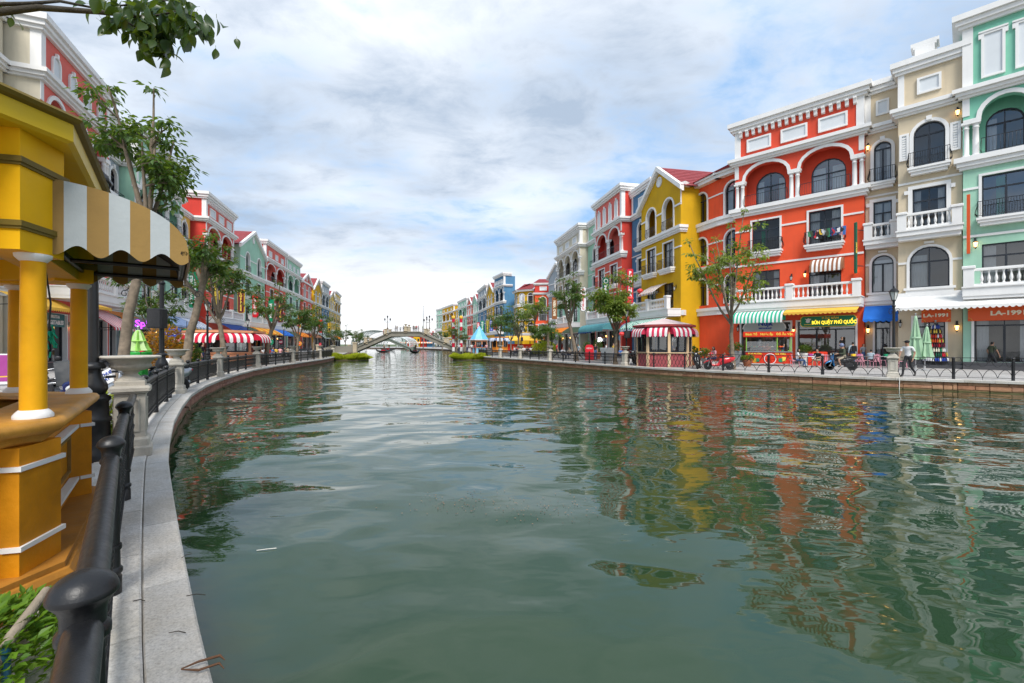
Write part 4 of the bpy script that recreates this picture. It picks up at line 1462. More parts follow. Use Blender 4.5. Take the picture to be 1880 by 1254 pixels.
# orange-red house
p0 = FX(1350); p1 = FX(1586)
OR, ORW = loggia_house('shophouse', 'big orange red shophouse with three white attic panels, columns and a long white balustrade', p0, p1, ORANGE, 2, 2, 'rect', 9, 0, BRICKR,
    [(0.03, 0.47, [C_G, C_W], 28, 'barrel', 4.25, 3.45, 1.0), (0.475, 0.99, [C_Y], 8, 'flat', 4.28, 4.0, 0.9)], True, True)
# bend between the orange-red and the yellow house
def facets(name, label, pts, wall, ze, wins, det=2, floors=(1, 2, 3), eave=0.5, roofh=2.6, back=(6, 5), group='painted shophouses along the canal', ladd=None):
    """house whose front turns in flat facets; wins = per facet a list of (from, to) fractions with arched windows on each floor"""
    t = thing(name, label, 'building', (pts[0][0], pts[0][1], 0), 0, group)
    o = Vector(pts[0])
    for (a, c), ws in zip(zip(pts, pts[1:]), wins):
        a = Vector(a) - o; c = Vector(c) - o
        W = (c - a).length; ang = math.atan2(c.y - a.y, c.x - a.x)
        m = MB(); tr = MB()
        lv = {0: (0.45, 3.4, 0, ZB), 1: (5.3, 7.9, ZB, ZF2), 2: (9.2, 11.9, ZF2, ZL0), 3: (13.4, min(16.3, ze - 0.5), ZL0, ze)}
        M = Matrix.Translation((a.x, a.y, 0)) @ Matrix.Rotation(ang, 4, 'Z')
        for f, (z0, z1, w0, w1) in lv.items():
            ops = [(W * u, W * v, z0, z1, W * (v - u) / 2) for u, v in ws] if f in floors else []
            m.wall(0, W, w0, w1, 0, ops, 0.22, wall, WHITE)
            for q in ops:
                tr.arch_trim(*q, 0.15, -0.002, 0.08, WHITE)
                wo = window(t, q[0], q[1], z0, z1, q[4], 0.16, det)
                wo.matrix_local = M @ Matrix.Translation(((q[0] + q[1]) / 2, 0.16, z0))
                sp = q[3] - q[4]
                tr.box(0, q[0] - 0.152, -0.06, -0.002, sp - 0.08, sp + 0.05, WHITE); tr.box(q[1] + 0.152, W, -0.06, -0.002, sp - 0.08, sp + 0.05, WHITE)
        for z0, z1, p in ((ZB, ZS, 0.25), (8.5, 9.0, 0.2), (ZL0, ZL1, 0.3)):
            tr.box(-0.02, W + 0.02, -p, 0, z0, z0 + (z1 - z0) * 0.6, WHITE); tr.box(-0.05, W + 0.05, -p - 0.1, 0, z0 + (z1 - z0) * 0.6, z1, WHITE)
        ev = MB(); ev.box(-0.25, W + 0.25, -0.55, 0.1, ze - 0.02, ze + 0.28, WHITE); ev.box(-0.3, W + 0.3, -0.68, 0.1, ze + 0.282, ze + 0.5, WHITE)
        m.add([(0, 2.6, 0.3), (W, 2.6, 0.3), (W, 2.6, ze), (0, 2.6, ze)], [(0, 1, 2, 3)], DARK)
        for nm, q in (('wall', m), ('surround', tr), ('eave', ev)):
            ob = q.build(nm, t); ob.matrix_local = M
        bk = Vector(back) - o if back[0] > 900 else Vector((back[0], back[1]))
        nrm = Vector((c.y - a.y, a.x - c.x)).normalized()
        r0 = a - nrm * 3.2; r1 = c - nrm * 3.2
        e0 = a + nrm * 0.75; e1 = c + nrm * 0.75
        rooftiles(t, 'roof', ((e0.x, e0.y, ze + 0.45), (e1.x, e1.y, ze + 0.45), (r1.x, r1.y, ze + roofh), (r0.x, r0.y, ze + roofh)), 11)
    return t
facets('corner_house', 'orange red corner house with tall arched windows under a low red tiled roof', [(18.15, 46.0), (19.3, 42.3), (20.6, 40.0)], ORANGE, 16.9, [[(0.18, 0.58)], [(0.22, 0.80)]])
p0 = (14.9, 52.4); p1 = (16.5, 44.5)
YG, YGW = gable_house('gabled_house', 'mustard yellow gabled house with a round white medallion beside the orange red corner house', p0, p1, YELL, 2, 8, 0, 2, None, True, 3.0)
mb = MB()
c0 = Vector((16.5, 44.5)); c1 = Vector((18.15, 46.0)); W_ = (c1 - c0).length
mb.wall(0.02, W_, 0, 16.95, 0, [(W_ * 0.62, W_ * 0.9, ZL1, 15.6, 0)], 1.2, YELL)
for z in (ZB + 0.1, ZL0 + 0.1):
    mb.box(0.02, W_, -0.3, -0.002, z, z + 0.5, WHITE)
for z in (11.1, 15.25):
    mb.box(0.02, W_, -0.06, -0.002, z, z + 0.14, WHITE)
mb.box(-0.1, 0.25, -0.06, -0.002, 15.4, 17.0, WHITE); mb.box(0, W_ + 0.3, -0.5, 0, 16.95, 17.4, WHITE)
fo = mb.build('side_wall', YG); 
ang = math.atan2(c1.y - c0.y, c1.x - c0.x)
fo.matrix_local = Matrix.Translation((YG.location)).inverted() if False else (Matrix.Translation(YG.location) @ Matrix.Rotation(YG.rotation_euler.z, 4, 'Z')).inverted() @ Matrix.Translation((c0.x, c0.y, 0)) @ Matrix.Rotation(ang, 4, 'Z')
L2 = lambda Y: (16.5 - (Y - 44.5) * 0.2025, Y)
BL, _ = plain_house('shophouse', 'slim steel blue shophouse set back between the yellow gable and the coral house', L2(57.3), L2(52.5), BLUEW, 1, 8, 1.3, f3='iron', f1='rect', aw=[(0.0, 1.0, [C_LB, C_W], 10, 'barrel', 4.3, 3.3, 1.5, -0.2)])
CO, COW = loggia_house('shophouse', 'coral red shophouse with arched attic panels and a red dome behind', L2(66.2), L2(57.5), CORAL, 2, 1, 'arch', 9, 0, PINKW,
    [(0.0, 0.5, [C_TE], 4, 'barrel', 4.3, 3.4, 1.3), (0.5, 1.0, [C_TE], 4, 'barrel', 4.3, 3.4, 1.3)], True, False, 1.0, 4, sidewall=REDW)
d = MB()
d.lathe([(1.5, 0), (1.5, 0.4), (1.45, 0.8), (1.2, 1.4), (0.75, 1.8), (0.45, 1.95), (0.42, 2.6), (0.5, 2.7), (0.3, 2.9)], 20, TILE)
d.build('dome', CO, (2.2, 3.6, ZT1 + 0.3))
plain_house('shophouse', 'pale mint shophouse set back between the coral and the cream house', L2(72.4), L2(66.3), MINT, 1, 8, 1.3, f3='iron', aw=[(0.0, 0.95, [C_N], 3, 'slope', 4.3, 3.4, 1.4, -0.3)])
CR, CRW = loggia_house('shophouse', 'pale cream shophouse with a dentilled cornice at the corner of the side street', L2(84.6), L2(72.5), CREAM, 3, 1, 'rect', 9, 0, CREAM,
    [(0.0, 0.28, [C_N], 3, 'slope', 4.3, 3.5, 1.4), (0.3, 0.98, [C_O], 5, 'slope', 4.35, 3.5, 1.6)], True, True, 0.0, 3, low=MINT)
# block beyond the side street
gable_house('gabled_house', 'grey gabled house with one big arch at the far side street', (8.6, 107), (11.6, 98), GREYB, 1, 8, 0, 1, None, False, 2.6)
t, W_ = plain_house('tower_house', 'orange red tower house with a white framed blind window and a small hipped roof', (5.5, 110), (9.35, 109.6), ORANGE, 1, 4, 0, f1='rect', f2='none', f3='none', roof=True)
t.scale = (1, 1, 0.79)
mb = MB()
mb.wall(0, W_, ZC1, ZT0, 0, [], 0, REDW); mb.box(0, W_, 0.02, 3.2, ZC1, ZT0, REDW)
mb.build('wall', t); panel(t, W_ * 0.3, W_ * 0.75, ZC1 + 0.7, ZC1 + 1.9, -0.004, 'rect', 1); cornice(t, 0, W_, 0, ZT0, ZT0 + 0.7, 1, 0.4, 'cornice', 3.4)
rooftiles(t, 'roof', ((-0.3, -0.4, ZT0 + 0.7), (W_ + 0.3, -0.4, ZT0 + 0.7), (W_ - 1, 1.6, ZT0 + 2.2), (1, 1.6, ZT0 + 2.2)), 6)
rooftiles(t, 'roof', ((-0.3, 3.5, ZT0 + 0.7), (-0.3, -0.4, ZT0 + 0.7), (1, 1.6, ZT0 + 2.2), (1, 1.7, ZT0 + 2.2)), 6)
t = facets('corner_house', 'mustard yellow round fronted corner house with arched windows and a red tiled roof', [(0.7, 120.5), (1.6, 115.6), (5.5, 113.2)], YELL, 16.9, [[(0.3, 0.7)], [(0.08, 0.38), (0.62, 0.92)]], 1)
t.scale = (1, 1, 0.88)
p0 = (-5.0, 130.0); p1 = (-2.19, 122.0)
loggia_house('tower_house', 'steel blue tower house with a plain blue side wall beside the yellow corner house', p0, p1, BLUEW, 2, 1, 'rect', 3.2, 0, BLUEW, None, True, False)
FR = Line([(-2.2, 122), (-5, 130), (-10, 155), (-15, 176), (-23, 201), (-35, 240), (-60, 280)], 1)
FARR = 'small painted houses in the far row beyond the bridge'
def pq(px0, px1, line, rev=False):
    a, _ = line.at(line.at_px(px0)); c, _ = line.at(line.at_px(px1))
    return (tuple(a), tuple(c))
for kind, a, c, wl, lb, kw in (
    ('g', 894, 906, YELL, 'far mustard gabled house next to the steel blue tower house', {}),
    ('l', 878, 893, BLUEW, 'far blue house with white attic windows between two gabled houses', {'up': GREYB}),
    ('g', 868, 877, MINT, 'far mint gabled house with a red roof', {}),
    ('g', 858, 867, CORAL, 'far coral gabled house with a pediment, right of the pale mint house', {'ped': True}),
    ('l', 841, 857, MINT, 'far pale mint house with a flat white cornice', {}),
    ('p', 834, 840, YELL, 'far slim yellow house under a red domed roof', {}),
    ('l', 812, 833, YELL, 'far mustard house with three blind attic windows near the end of the row', {}),
    ('p', 800, 811, MINT, 'last mint house of the far right row', {})):
    q = pq(a, c, FR)
    if kind == 'g':
        gable_house('gabled_house', lb, q[0], q[1], wl, 0, 6, 0, 2, None, False, 3.0, medal=False, **kw)
    elif kind == 'l':
        loggia_house('shophouse', lb, q[0], q[1], wl, 2 if c - a < 18 else 3, 0, 'rect', 7, 0, kw.get('up'), None, False, curt=False, f2bal=False)
    else:
        plain_house('shophouse', lb, q[0], q[1], wl, 0, 6, 0.4, roof=(a == 834), curt=False, n=1 if a == 834 else 2)

# ---------------------------------------------------------------- buildings of the left bank
FLs = Line([(-17.5, 3), (-20.5, 9), (-23.9, 16.5), (-27.3, 26), (-31.6, 36), (-36.5, 50), (-40, 62), (-44, 78), (-50, 105), (-58, 140), (-68, 182), (-80, 220)], 1)
AWY = (C_Y,); 
q = ((-19.6, 4.5), (-26.2, 21.6))
a0, _ = FLs.at(FLs.at_px(-260)); a1, _ = FLs.at(FLs.at_px(68))
plain_house('shophouse', 'cream shophouse behind the yellow kiosk, only its upper corner and cream shopfront in view', tuple(a0), tuple(a1), CREAM, 2, 9, 1.5, f2='balus', n=3)
q = pq(74, 200, FLs)
PK, PKW = loggia_house('shophouse', 'salmon pink shophouse with arched white attic windows above the yellow kiosk roof', q[0], q[1], CORAL, 3, 2, 'arch', 9, 0, PINKW,
    [(-0.45, 0.13, [C_Y], 12, 'slope', 4.28, 3.66, 0.95, -0.15), (0.15, 0.36, [C_Y], 5, 'flat', 4.25, 3.95, 0.9), (0.38, 0.80, [C_R, C_W], 16, 'slope', 4.05, 2.7, 1.9, -0.35), (0.81, 1.0, [C_W], 5, 'flat', 4.2, 3.9, 0.9)], True, False, 0.0, 4, sidewall=CREAM)
q = pq(203, 250, FLs)
plain_house('shophouse', 'blue grey shophouse set back behind the big tree trunk', q[0], q[1], GREYB, 1, 8, 1.2, f2='balus', aw=[(0.0, 1.0, [C_BR, C_O], 24, 'flat', 4.3, 3.7, 1.5, -0.3)], n=2)
q = pq(251, 333, FLs)
LB_, _ = loggia_house('shophouse', 'mint shophouse with shuttered attic windows behind the tall leafy tree', q[0], q[1], MINT, 3, 1, 'shut', 9, 0, MINT,
    [(0.0, 0.5, [C_LB], 6, 'slope', 4.3, 3.3, 1.6), (0.52, 1.0, [C_LB, C_W], 10, 'slope', 4.3, 3.3, 1.6)], True, False, 0.0, 4)
q = pq(334, 376, FLs)
plain_house('shophouse', 'yellow shophouse with a red sloping roof beside the deep red house', q[0], q[1], YELL2, 1, 8, 1.6, f1='rect', roof=True, n=2, aw=[(0.0, 1.0, [C_Y], 8, 'slope', 4.3, 3.4, 1.5, -0.3)])
q = pq(378, 429, FLs)
loggia_house('shophouse', 'deep red shophouse with white attic panels and a dentilled cornice, nearest of the red ones', q[0], q[1], CORAL, 2, 1, 'rect', 9, 0, PINKW, [(0.0, 0.9, [C_N], 4, 'slope', 4.3, 3.4, 1.6)], True, True, 0.0, 3, sidewall=REDW)  # deeper red on the side wall paints in its shade
q = pq(441, 486, FLs)
gable_house('gabled_house', 'mint gabled house with a dark red roof between the two red shophouses', q[0], q[1], MINT, 1, 12, 0, 2, [(0.0, 1.0, [C_O, C_Y], 8, 'slope', 4.3, 3.3, 1.8)], True, 3.2)
q = pq(488, 524, FLs)
loggia_house('shophouse', 'second red shophouse, past the mint gabled house', q[0], q[1], CORAL, 2, 1, 'rect', 9, 0, PINKW, [(0.0, 0.6, [C_B], 4, 'slope', 4.3, 3.3, 1.6)], True, False, 0.0, 3, sidewall=REDW)  # side wall again painted deeper red to look shaded
q = pq(527, 551, FLs)
loggia_house('shophouse', 'mint green shophouse with a flat cornice past the second red shophouse', q[0], q[1], MINT, 2, 0, 'rect', 8, 0, None, [(0.0, 0.8, [C_O], 4, 'slope', 4.3, 3.3, 1.6)], True, curt=False, sidewall=MINT)
q = pq(554, 572, FLs)
gable_house('gabled_house', 'coral house with a pediment in the far left row', q[0], q[1], CORAL, 0, 9, 0, 2, [(0.0, 0.9, [C_BR], 4, 'slope', 4.3, 3.3, 1.6)], True, 2.4, ped=True, up=PINKW)
q = pq(576, 590, FLs)
gable_house('gabled_house', 'mustard gabled house with a red roof in the far left row', q[0], q[1], YELL, 0, 10, 0, 2, [(0.0, 0.9, [C_GW], 4, 'slope', 4.3, 3.3, 1.6)], True, 3.2)
q = pq(591, 604, FLs)
loggia_house('shophouse', 'blue shophouse with a grey white attic in the far left row', q[0], q[1], BLUEW, 2, 0, 'rect', 8, 0, GREYB, [(0.0, 0.9, [C_DG], 4, 'slope', 4.3, 3.3, 1.6)], True, curt=False)
q = pq(605, 614, FLs)
gable_house('gabled_house', 'pale yellow gabled house next to the last house of the left row', q[0], q[1], YELL2, 0, 10, 0, 2, [(0.0, 0.9, [C_O], 4, 'slope', 4.3, 3.3, 1.6)], True, 2.6)
q = pq(615, 625, FLs)
loggia_house('shophouse', 'pale yellow house, last of the left row', q[0], q[1], YELL2, 2, 0, 'rect', 8, 0, None, None, True, curt=False)
# ---------------------------------------------------------------- vegetation
def leaf_into(vs, fs, p, d, up, L_, wd, fold=0.25, droop=0.0):
    s = d.cross(up)
    if s.length < 1e-4: s = d.cross(Vector((1, 0.3, 0)))
    s.normalize(); n = s.cross(d).normalized()
    o = len(vs)
    m = p + d * L_ * 0.45
    tip = p + d * L_ - n * L_ * droop
    vs += [tuple(p), tuple(m + s * wd + n * wd * fold), tuple(tip), tuple(m - s * wd + n * wd * fold)]
    fs += [(o, o + 1, o + 2), (o, o + 2, o + 3)]

def tree_mesh(seed, H, r0, fork, spread, ncl, nleaf, lsz, lean=(0, 0), limbs=4, mat=None, lat=1.0, twigs=3, tuft=0.34, bark=None):
    r = random.Random(seed)
    T = MB(); vs = []; fs = []
    mat = mat or LEAF; bark = bark or BARK
    top = Vector((lean[0], lean[1], fork))
    tr = []
    for i in range(7):
        u = i / 6
        tr.append(Vector((lean[0] * u ** 1.4 + r.uniform(-.03, .03) * (i > 0), lean[1] * u ** 1.4 + r.uniform(-.03, .03) * (i > 0), fork * u)))
    T.tube(tr, [r0 * (1.35 if i == 0 else 1.0 - 0.38 * i / 6) for i in range(7)], 9, bark)
    ends = []
    for k in range(limbs):
        a = 2 * PI * (k + r.uniform(-.25, .25)) / limbs
        out = spread * r.uniform(0.45, 1.0) * lat; hh = (H - fork) * r.uniform(0.55, 0.92) if k else (H - fork) * 0.95
        if k == 0: out *= 0.35
        st = tr[-1] if k % 2 == 0 else tr[-2].lerp(tr[-1], r.random())
        pts = [st]
        for i in range(1, 6):
            u = i / 5
            pts.append(st + Vector((math.cos(a) * out * u ** 0.9, math.sin(a) * out * u ** 0.9, hh * (u ** 1.15))) + Vector((r.uniform(-1, 1), r.uniform(-1, 1), 0)) * 0.07 * u)
        T.tube(pts, [r0 * 0.5 * (1 - 0.72 * i / 5) for i in range(6)], 6, bark)
        ends.append(pts[-1])
        for q in range(twigs):
            b = pts[r.choice((2, 3, 3, 4))]
            aa = a + r.uniform(-1.5, 1.5)
            ln = spread * r.uniform(0.3, 0.62)
            e = b + Vector((math.cos(aa) * ln, math.sin(aa) * ln, ln * r.uniform(0.05, 0.75)))
            mdp = b.lerp(e, 0.55) + Vector((0, 0, 0.08 * ln))
            T.tube([b, mdp, e], [r0 * 0.2, r0 * 0.13, r0 * 0.06], 5, bark)
            ends += [e, mdp] if r.random() < 0.6 else [e]
            for z in range(2):
                e2 = mdp + Vector((r.uniform(-1, 1), r.uniform(-1, 1), r.uniform(-0.1, 0.9))) * ln * 0.55
                T.tube([mdp, e2], [r0 * 0.1, r0 * 0.05], 4, bark)
                ends.append(e2)
    per = max(1, int(ncl / max(1, len(ends))) )
    for e in ends:
        for c in range(per):
            ce = e + Vector((r.gauss(0, 1), r.gauss(0, 1), r.gauss(0, 0.55))) * tuft * (0.7 if c else 0.12)
            for i in range(nleaf):
                a = r.uniform(0, 2 * PI); el = r.uniform(-0.75, 0.7)
                d = Vector((math.cos(a) * math.cos(el), math.sin(a) * math.cos(el), math.sin(el)))
                p = ce + d * tuft * r.uniform(0.05, 0.75)
                d = (d + Vector((0, 0, -0.45))).normalized()
                s = lsz * r.uniform(0.65, 1.2)
                leaf_into(vs, fs, p, d, Vector((r.uniform(-.4, .4), r.uniform(-.4, .4), 1)), s, s * 0.24, 0.2, 0.15)
    Cm = MB(); Cm.add(vs, fs, mat, True)
    return T.mesh('trunk'), Cm.mesh('crown')

_tm = {}
def tree(x, y, label, key, group=None, rot=0.0, scale=1.0, **kw):
    if key not in _tm:
        _tm[key] = tree_mesh(**kw)
    a, c = _tm[key]
    t = thing('tree', label, 'tree', (x, y, 0), rot, group)
    t.scale = (scale,) * 3
    put('trunk', a, t); put('crown', c, t)
    return t
TG = 'street trees along the canal'
tree(-9.95, 11.5, 'tall dark leaved tree with a thick pale trunk behind the nearest stone urn', 'a', TG, seed=11, H=8.3, r0=0.14, fork=4.7, spread=1.25, ncl=120, nleaf=26, lsz=0.19, lean=(0.6, 0.2), limbs=6, mat=LEAFD, twigs=4, tuft=0.36)
tree(at(336, 18.5), 18.5, 'leaning pale trunked tree just right of the second stone urn', 'b', TG, seed=5, H=6.2, r0=0.19, fork=4.0, spread=1.25, ncl=80, nleaf=24, lsz=0.22, lean=(0.75, 0.1), limbs=5, mat=LEAFD, twigs=4, tuft=0.34)
tree(at(414, 26), 26, 'double stemmed leafy tree in front of the deep red house', 'c', TG, seed=23, H=7.3, r0=0.17, fork=3.0, spread=1.9, ncl=90, nleaf=22, lsz=0.25, lean=(-0.35, 0), limbs=5, mat=LEAFD, twigs=4, tuft=0.4)
tree(at(488, 35), 35, 'forked tree past the peach kiosk with a sparse crown', 'd', TG, seed=31, H=6.4, r0=0.2, fork=2.9, spread=1.9, ncl=80, nleaf=20, lsz=0.26, lean=(0.5, 0), limbs=4, mat=LEAF, twigs=4, tuft=0.42)
tree(at(545, 42), 42, 'slim tree with a round crown before the orange awning', 'e', TG, seed=41, H=5.9, r0=0.14, fork=2.3, spread=1.2, ncl=80, nleaf=18, lsz=0.26, lean=(0.1, 0), limbs=5, mat=LEAFD, twigs=4, tuft=0.42)
tree(at(575, 49), 49, 'farthest slim tree on the near bank beside the vertical red sign', 'f', TG, seed=43, H=6.0, r0=0.14, fork=2.4, spread=1.5, ncl=80, nleaf=18, lsz=0.28, lean=(0.1, 0), limbs=5, mat=LEAF, twigs=4, tuft=0.45)
tree(at(283, 22), 22, 'small dark tree right of the loudspeaker lamp post', 'g', TG, seed=51, H=5.2, r0=0.09, fork=2.0, spread=1.2, ncl=60, nleaf=20, lsz=0.22, limbs=5, mat=LEAFD, twigs=3, tuft=0.36)
tree(at(1345, 28), 28, 'tall slender light green tree in front of the orange red corner house', 'h', TG, seed=62, H=10.2, r0=0.15, fork=3.2, spread=2.5, ncl=150, nleaf=20, lsz=0.25, lean=(-0.1, 0), limbs=7, mat=LEAFR, twigs=4, tuft=0.42)
tree(at(1130, 35), 35, 'tree with two round leaf masses left of the pink roofed kiosk', 'i', TG, seed=71, H=7.4, r0=0.16, fork=2.6, spread=1.5, ncl=190, nleaf=24, lsz=0.27, lean=(0.1, 0), limbs=6, mat=LEAFR, twigs=4, tuft=0.42)
tree(at(1058, 42), 42, 'crooked tree before the white vertical sign', 'j', TG, seed=73, H=8.4, r0=0.2, fork=3.6, spread=1.9, ncl=150, nleaf=22, lsz=0.28, lean=(-0.7, 0), limbs=5, mat=LEAF, twigs=4, tuft=0.42)
PGP = 'trees on the far plaza'
tree(at(918, 76), 76, 'dark tree at the left end of the far plaza beside the blue tent kiosk', 'k', PGP, seed=81, H=8.0, r0=0.2, fork=3.0, spread=2.0, ncl=90, nleaf=16, lsz=0.36, limbs=5, mat=LEAF, twigs=4, tuft=0.6)
tree(at(952, 70), 70, 'broad plaza tree in front of the yellow corner house', 'l', PGP, seed=83, H=8.4, r0=0.2, fork=2.6, spread=2.6, ncl=120, nleaf=16, lsz=0.36, limbs=7, mat=LEAF, twigs=4, tuft=0.6)
tree(at(982, 65), 65, 'thin tall plaza tree with a spreading top before the orange tower house', 'm', PGP, seed=85, H=8.2, r0=0.14, fork=5.0, spread=2.8, ncl=80, nleaf=14, lsz=0.34, limbs=6, mat=LEAFR, twigs=4, tuft=0.55)
tree(at(1000, 62), 62, 'low dense dark tree below the tall brown vertical sign', 'n', PGP, seed=87, H=4.6, r0=0.16, fork=1.6, spread=2.0, ncl=110, nleaf=18, lsz=0.34, limbs=7, mat=LEAFD, twigs=4, tuft=0.55)
tree(at(938, 80), 80, 'small tree behind the broad plaza tree', 'k', PGP, rot=2.0, scale=0.8)
for i, (px, Y, s, lb) in enumerate(((612, 84, 0.9, 'round tree at the left foot of the stone bridge'), (634, 90, 0.95, 'second round tree at the left foot of the stone bridge'), (655, 97, 0.75, 'lowest tree left of the bridge, close to its stair'),
                                   (812, 112, 1.0, 'tree behind the right foot of the stone bridge'), (838, 100, 1.1, 'leafy tree by the red and white striped poles'), (853, 96, 0.8, 'small tree left of the blue tent kiosk'))):
    tree(at(px, Y), Y, lb, 'lk'[i % 2], 'trees by the stone bridge', rot=i * 1.3, scale=s * 0.72)
for i, (px, Y, s) in enumerate(((660, 175, 0.9), (672, 190, 0.8), (795, 190, 0.8), (800, 215, 1.1))):
    tree(at(px, Y), Y, 'distant tree beyond the stone bridge', 'lk'[i % 2], 'distant trees beyond the bridge', rot=i, scale=s)
# palm
def palm(x, y, label, h=3.2, n=16, L_=2.2):
    t = thing('palm_tree', label, 'palm', (x, y, 0), 0)
    T = MB(); T.tube([(0, 0, 0), (0.05, 0, h * 0.5), (0, 0, h)], [0.22, 0.17, 0.15], 9, BARK); T.build('trunk', t)
    r = random.Random(4); vs = []; fs = []
    for i in range(n):
        a = 2 * PI * i / n + r.uniform(-.2, .2); el = r.uniform(0.1, 1.1)
        pts = []
        for k in range(9):
            u = k / 8
            pts.append(Vector((math.cos(a) * math.cos(el) * L_ * u, math.sin(a) * math.cos(el) * L_ * u, h + math.sin(el) * L_ * u - 1.1 * u * u * L_ * 0.5)))
        for p, q in zip(pts, pts[1:]):
            d = (q - p).normalized(); s = d.cross(Vector((0, 0, 1))).normalized()
            for sg in (-1, 1):
                for w_ in (0.25, 0.75):
                    leaf_into(vs, fs, p.lerp(q, w_), (d * 0.7 + s * sg - Vector((0, 0, 0.35))).normalized(), Vector((0, 0, 1)), 0.6, 0.035)
    m = MB(); m.add(vs, fs, LEAF); m.build('crown', t)
palm(at(1006, 58), 58, 'palm with long drooping fronds below the tall brown vertical sign')

def bush(x, y, label, rx, ry, h, n, lsz, mat, z=0.0, name='shrub', cat='shrub', seed=1, stemlen=0.0, stuff=False):
    r = random.Random(seed); vs = []; fs = []
    T = MB()
    for i in range(n):
        a = r.uniform(0, 2 * PI); u = math.sqrt(r.random()); k = r.random() ** 0.7
        q = math.sqrt(max(0, 1 - u * u * 0.85))
        p = Vector((math.cos(a) * u * rx, math.sin(a) * u * ry, h * (0.12 + 0.88 * k) * (0.35 + 0.65 * q)))
        d = Vector((math.cos(a) * 0.8 + r.uniform(-.6, .6), math.sin(a) * 0.8 + r.uniform(-.6, .6), r.uniform(-0.2, 0.9))).normalized()
        leaf_into(vs, fs, p, d, Vector((r.uniform(-.5, .5), r.uniform(-.5, .5), 1)), lsz * r.uniform(.6, 1.2), lsz * 0.27)
    for i in range(9):
        a = r.uniform(0, 2 * PI); u = r.uniform(0.2, 0.8)
        T.tube([(0, 0, 0), (math.cos(a) * u * rx, math.sin(a) * u * ry, h * 0.75)], [0.012 + 0.004 * h, 0.004], 4, BARK)
    t = thing(name, label, cat, (x, y, z))
    m = MB(); m.add(vs, fs, mat); m.build('foliage', t); T.build('stem', t)
    return t
bush(-2.50, 2.0, 'low bright green shrub at the foot of the yellow kiosk beside the railing', 0.42, 0.5, 0.30, 2600, 0.062, leafmat('leaf_bright_green', (0.035, 0.11, 0.008), (0.17, 0.32, 0.02), 0.4), seed=3)
bush(at(302, 20.5), 20.5, 'orange leaved shrub behind the second stone urn', 0.75, 0.7, 2.5, 1400, 0.2, LEAFO, seed=4)
bush(at(343, 24), 24, 'dark green potted shrub beside the orange leaved one', 0.6, 0.6, 1.7, 900, 0.22, LEAFD, seed=5)
bush(at(999, 60), 60, 'bright yellow green shrub under the dark plaza tree', 1.6, 1.2, 2.0, 1600, 0.26, LEAFY, seed=6)
bush(-6.2, 6.9, 'small light green plant between the parked scooter and the stone pedestal', 0.18, 0.18, 0.85, 300, 0.11, LEAFY, seed=8)
bush(-5.75, 6.35, 'small light green plant low beside the lamp post base', 0.2, 0.2, 0.5, 300, 0.1, LEAFY, seed=9)

# hedge islands in the water
def hedge_island(x0, x1, y, dep, label, seed):
    r = random.Random(seed)
    t = thing('hedge_island', label, 'hedge', ((x0 + x1) / 2, y, WZ))
    b = MB(); W = x1 - x0
    pl = []
    for i in range(24):
        a = 2 * PI * i / 24
        pl.append((math.copysign(abs(math.cos(a)) ** 0.5, math.cos(a)) * W / 2, math.copysign(abs(math.sin(a)) ** 0.6, math.sin(a)) * dep / 2))
    b.prism(pl, -0.3, 0.16, paint('wet_earth_rim', (0.10, 0.08, 0.04), 0.8, 0.3, 3), 'z')
    b.build('planter_rim', t)
    vs = []; fs = []
    for i in range(9000):
        a = r.uniform(0, 2 * PI); u = math.sqrt(r.random())
        x = math.copysign(abs(math.cos(a)) ** 0.5, math.cos(a)) * W / 2 * u; yy = math.copysign(abs(math.sin(a)) ** 0.6, math.sin(a)) * dep / 2 * u
        hh = (0.62 + 0.25 * math.sin(x * 2.1 + seed) * math.sin(yy * 1.7)) * r.uniform(0.6, 1.1) * (1.0 if u < 0.85 else 0.75)
        dx, dy = x / W * 0.8 + r.uniform(-.22, .22), yy / dep * 0.7 + r.uniform(-.22, .22)
        o = len(vs); wv = 0.035
        ca, sa = math.cos(a + 1), math.sin(a + 1)
        vs += [(x - ca * wv, yy - sa * wv, 0.1), (x + ca * wv, yy + sa * wv, 0.1), (x + dx * 0.4, yy + dy * 0.4, 0.1 + hh * 0.8), (x + dx, yy + dy, 0.1 + hh)]
        fs += [(o, o + 1, o + 2), (o + 2, o, o + 3)]
    m = MB(); m.add(vs, fs, LEAFY); m.build('foliage', t)
hedge_island(at(603, 57), at(669, 57), 58.2, 3.0, 'yellow green hedge island in the water at the left end of the railing', 1)
hedge_island(at(830, 58), at(893, 58), 59.2, 3.0, 'yellow green hedge island in the water before the blue tent kiosk', 2)

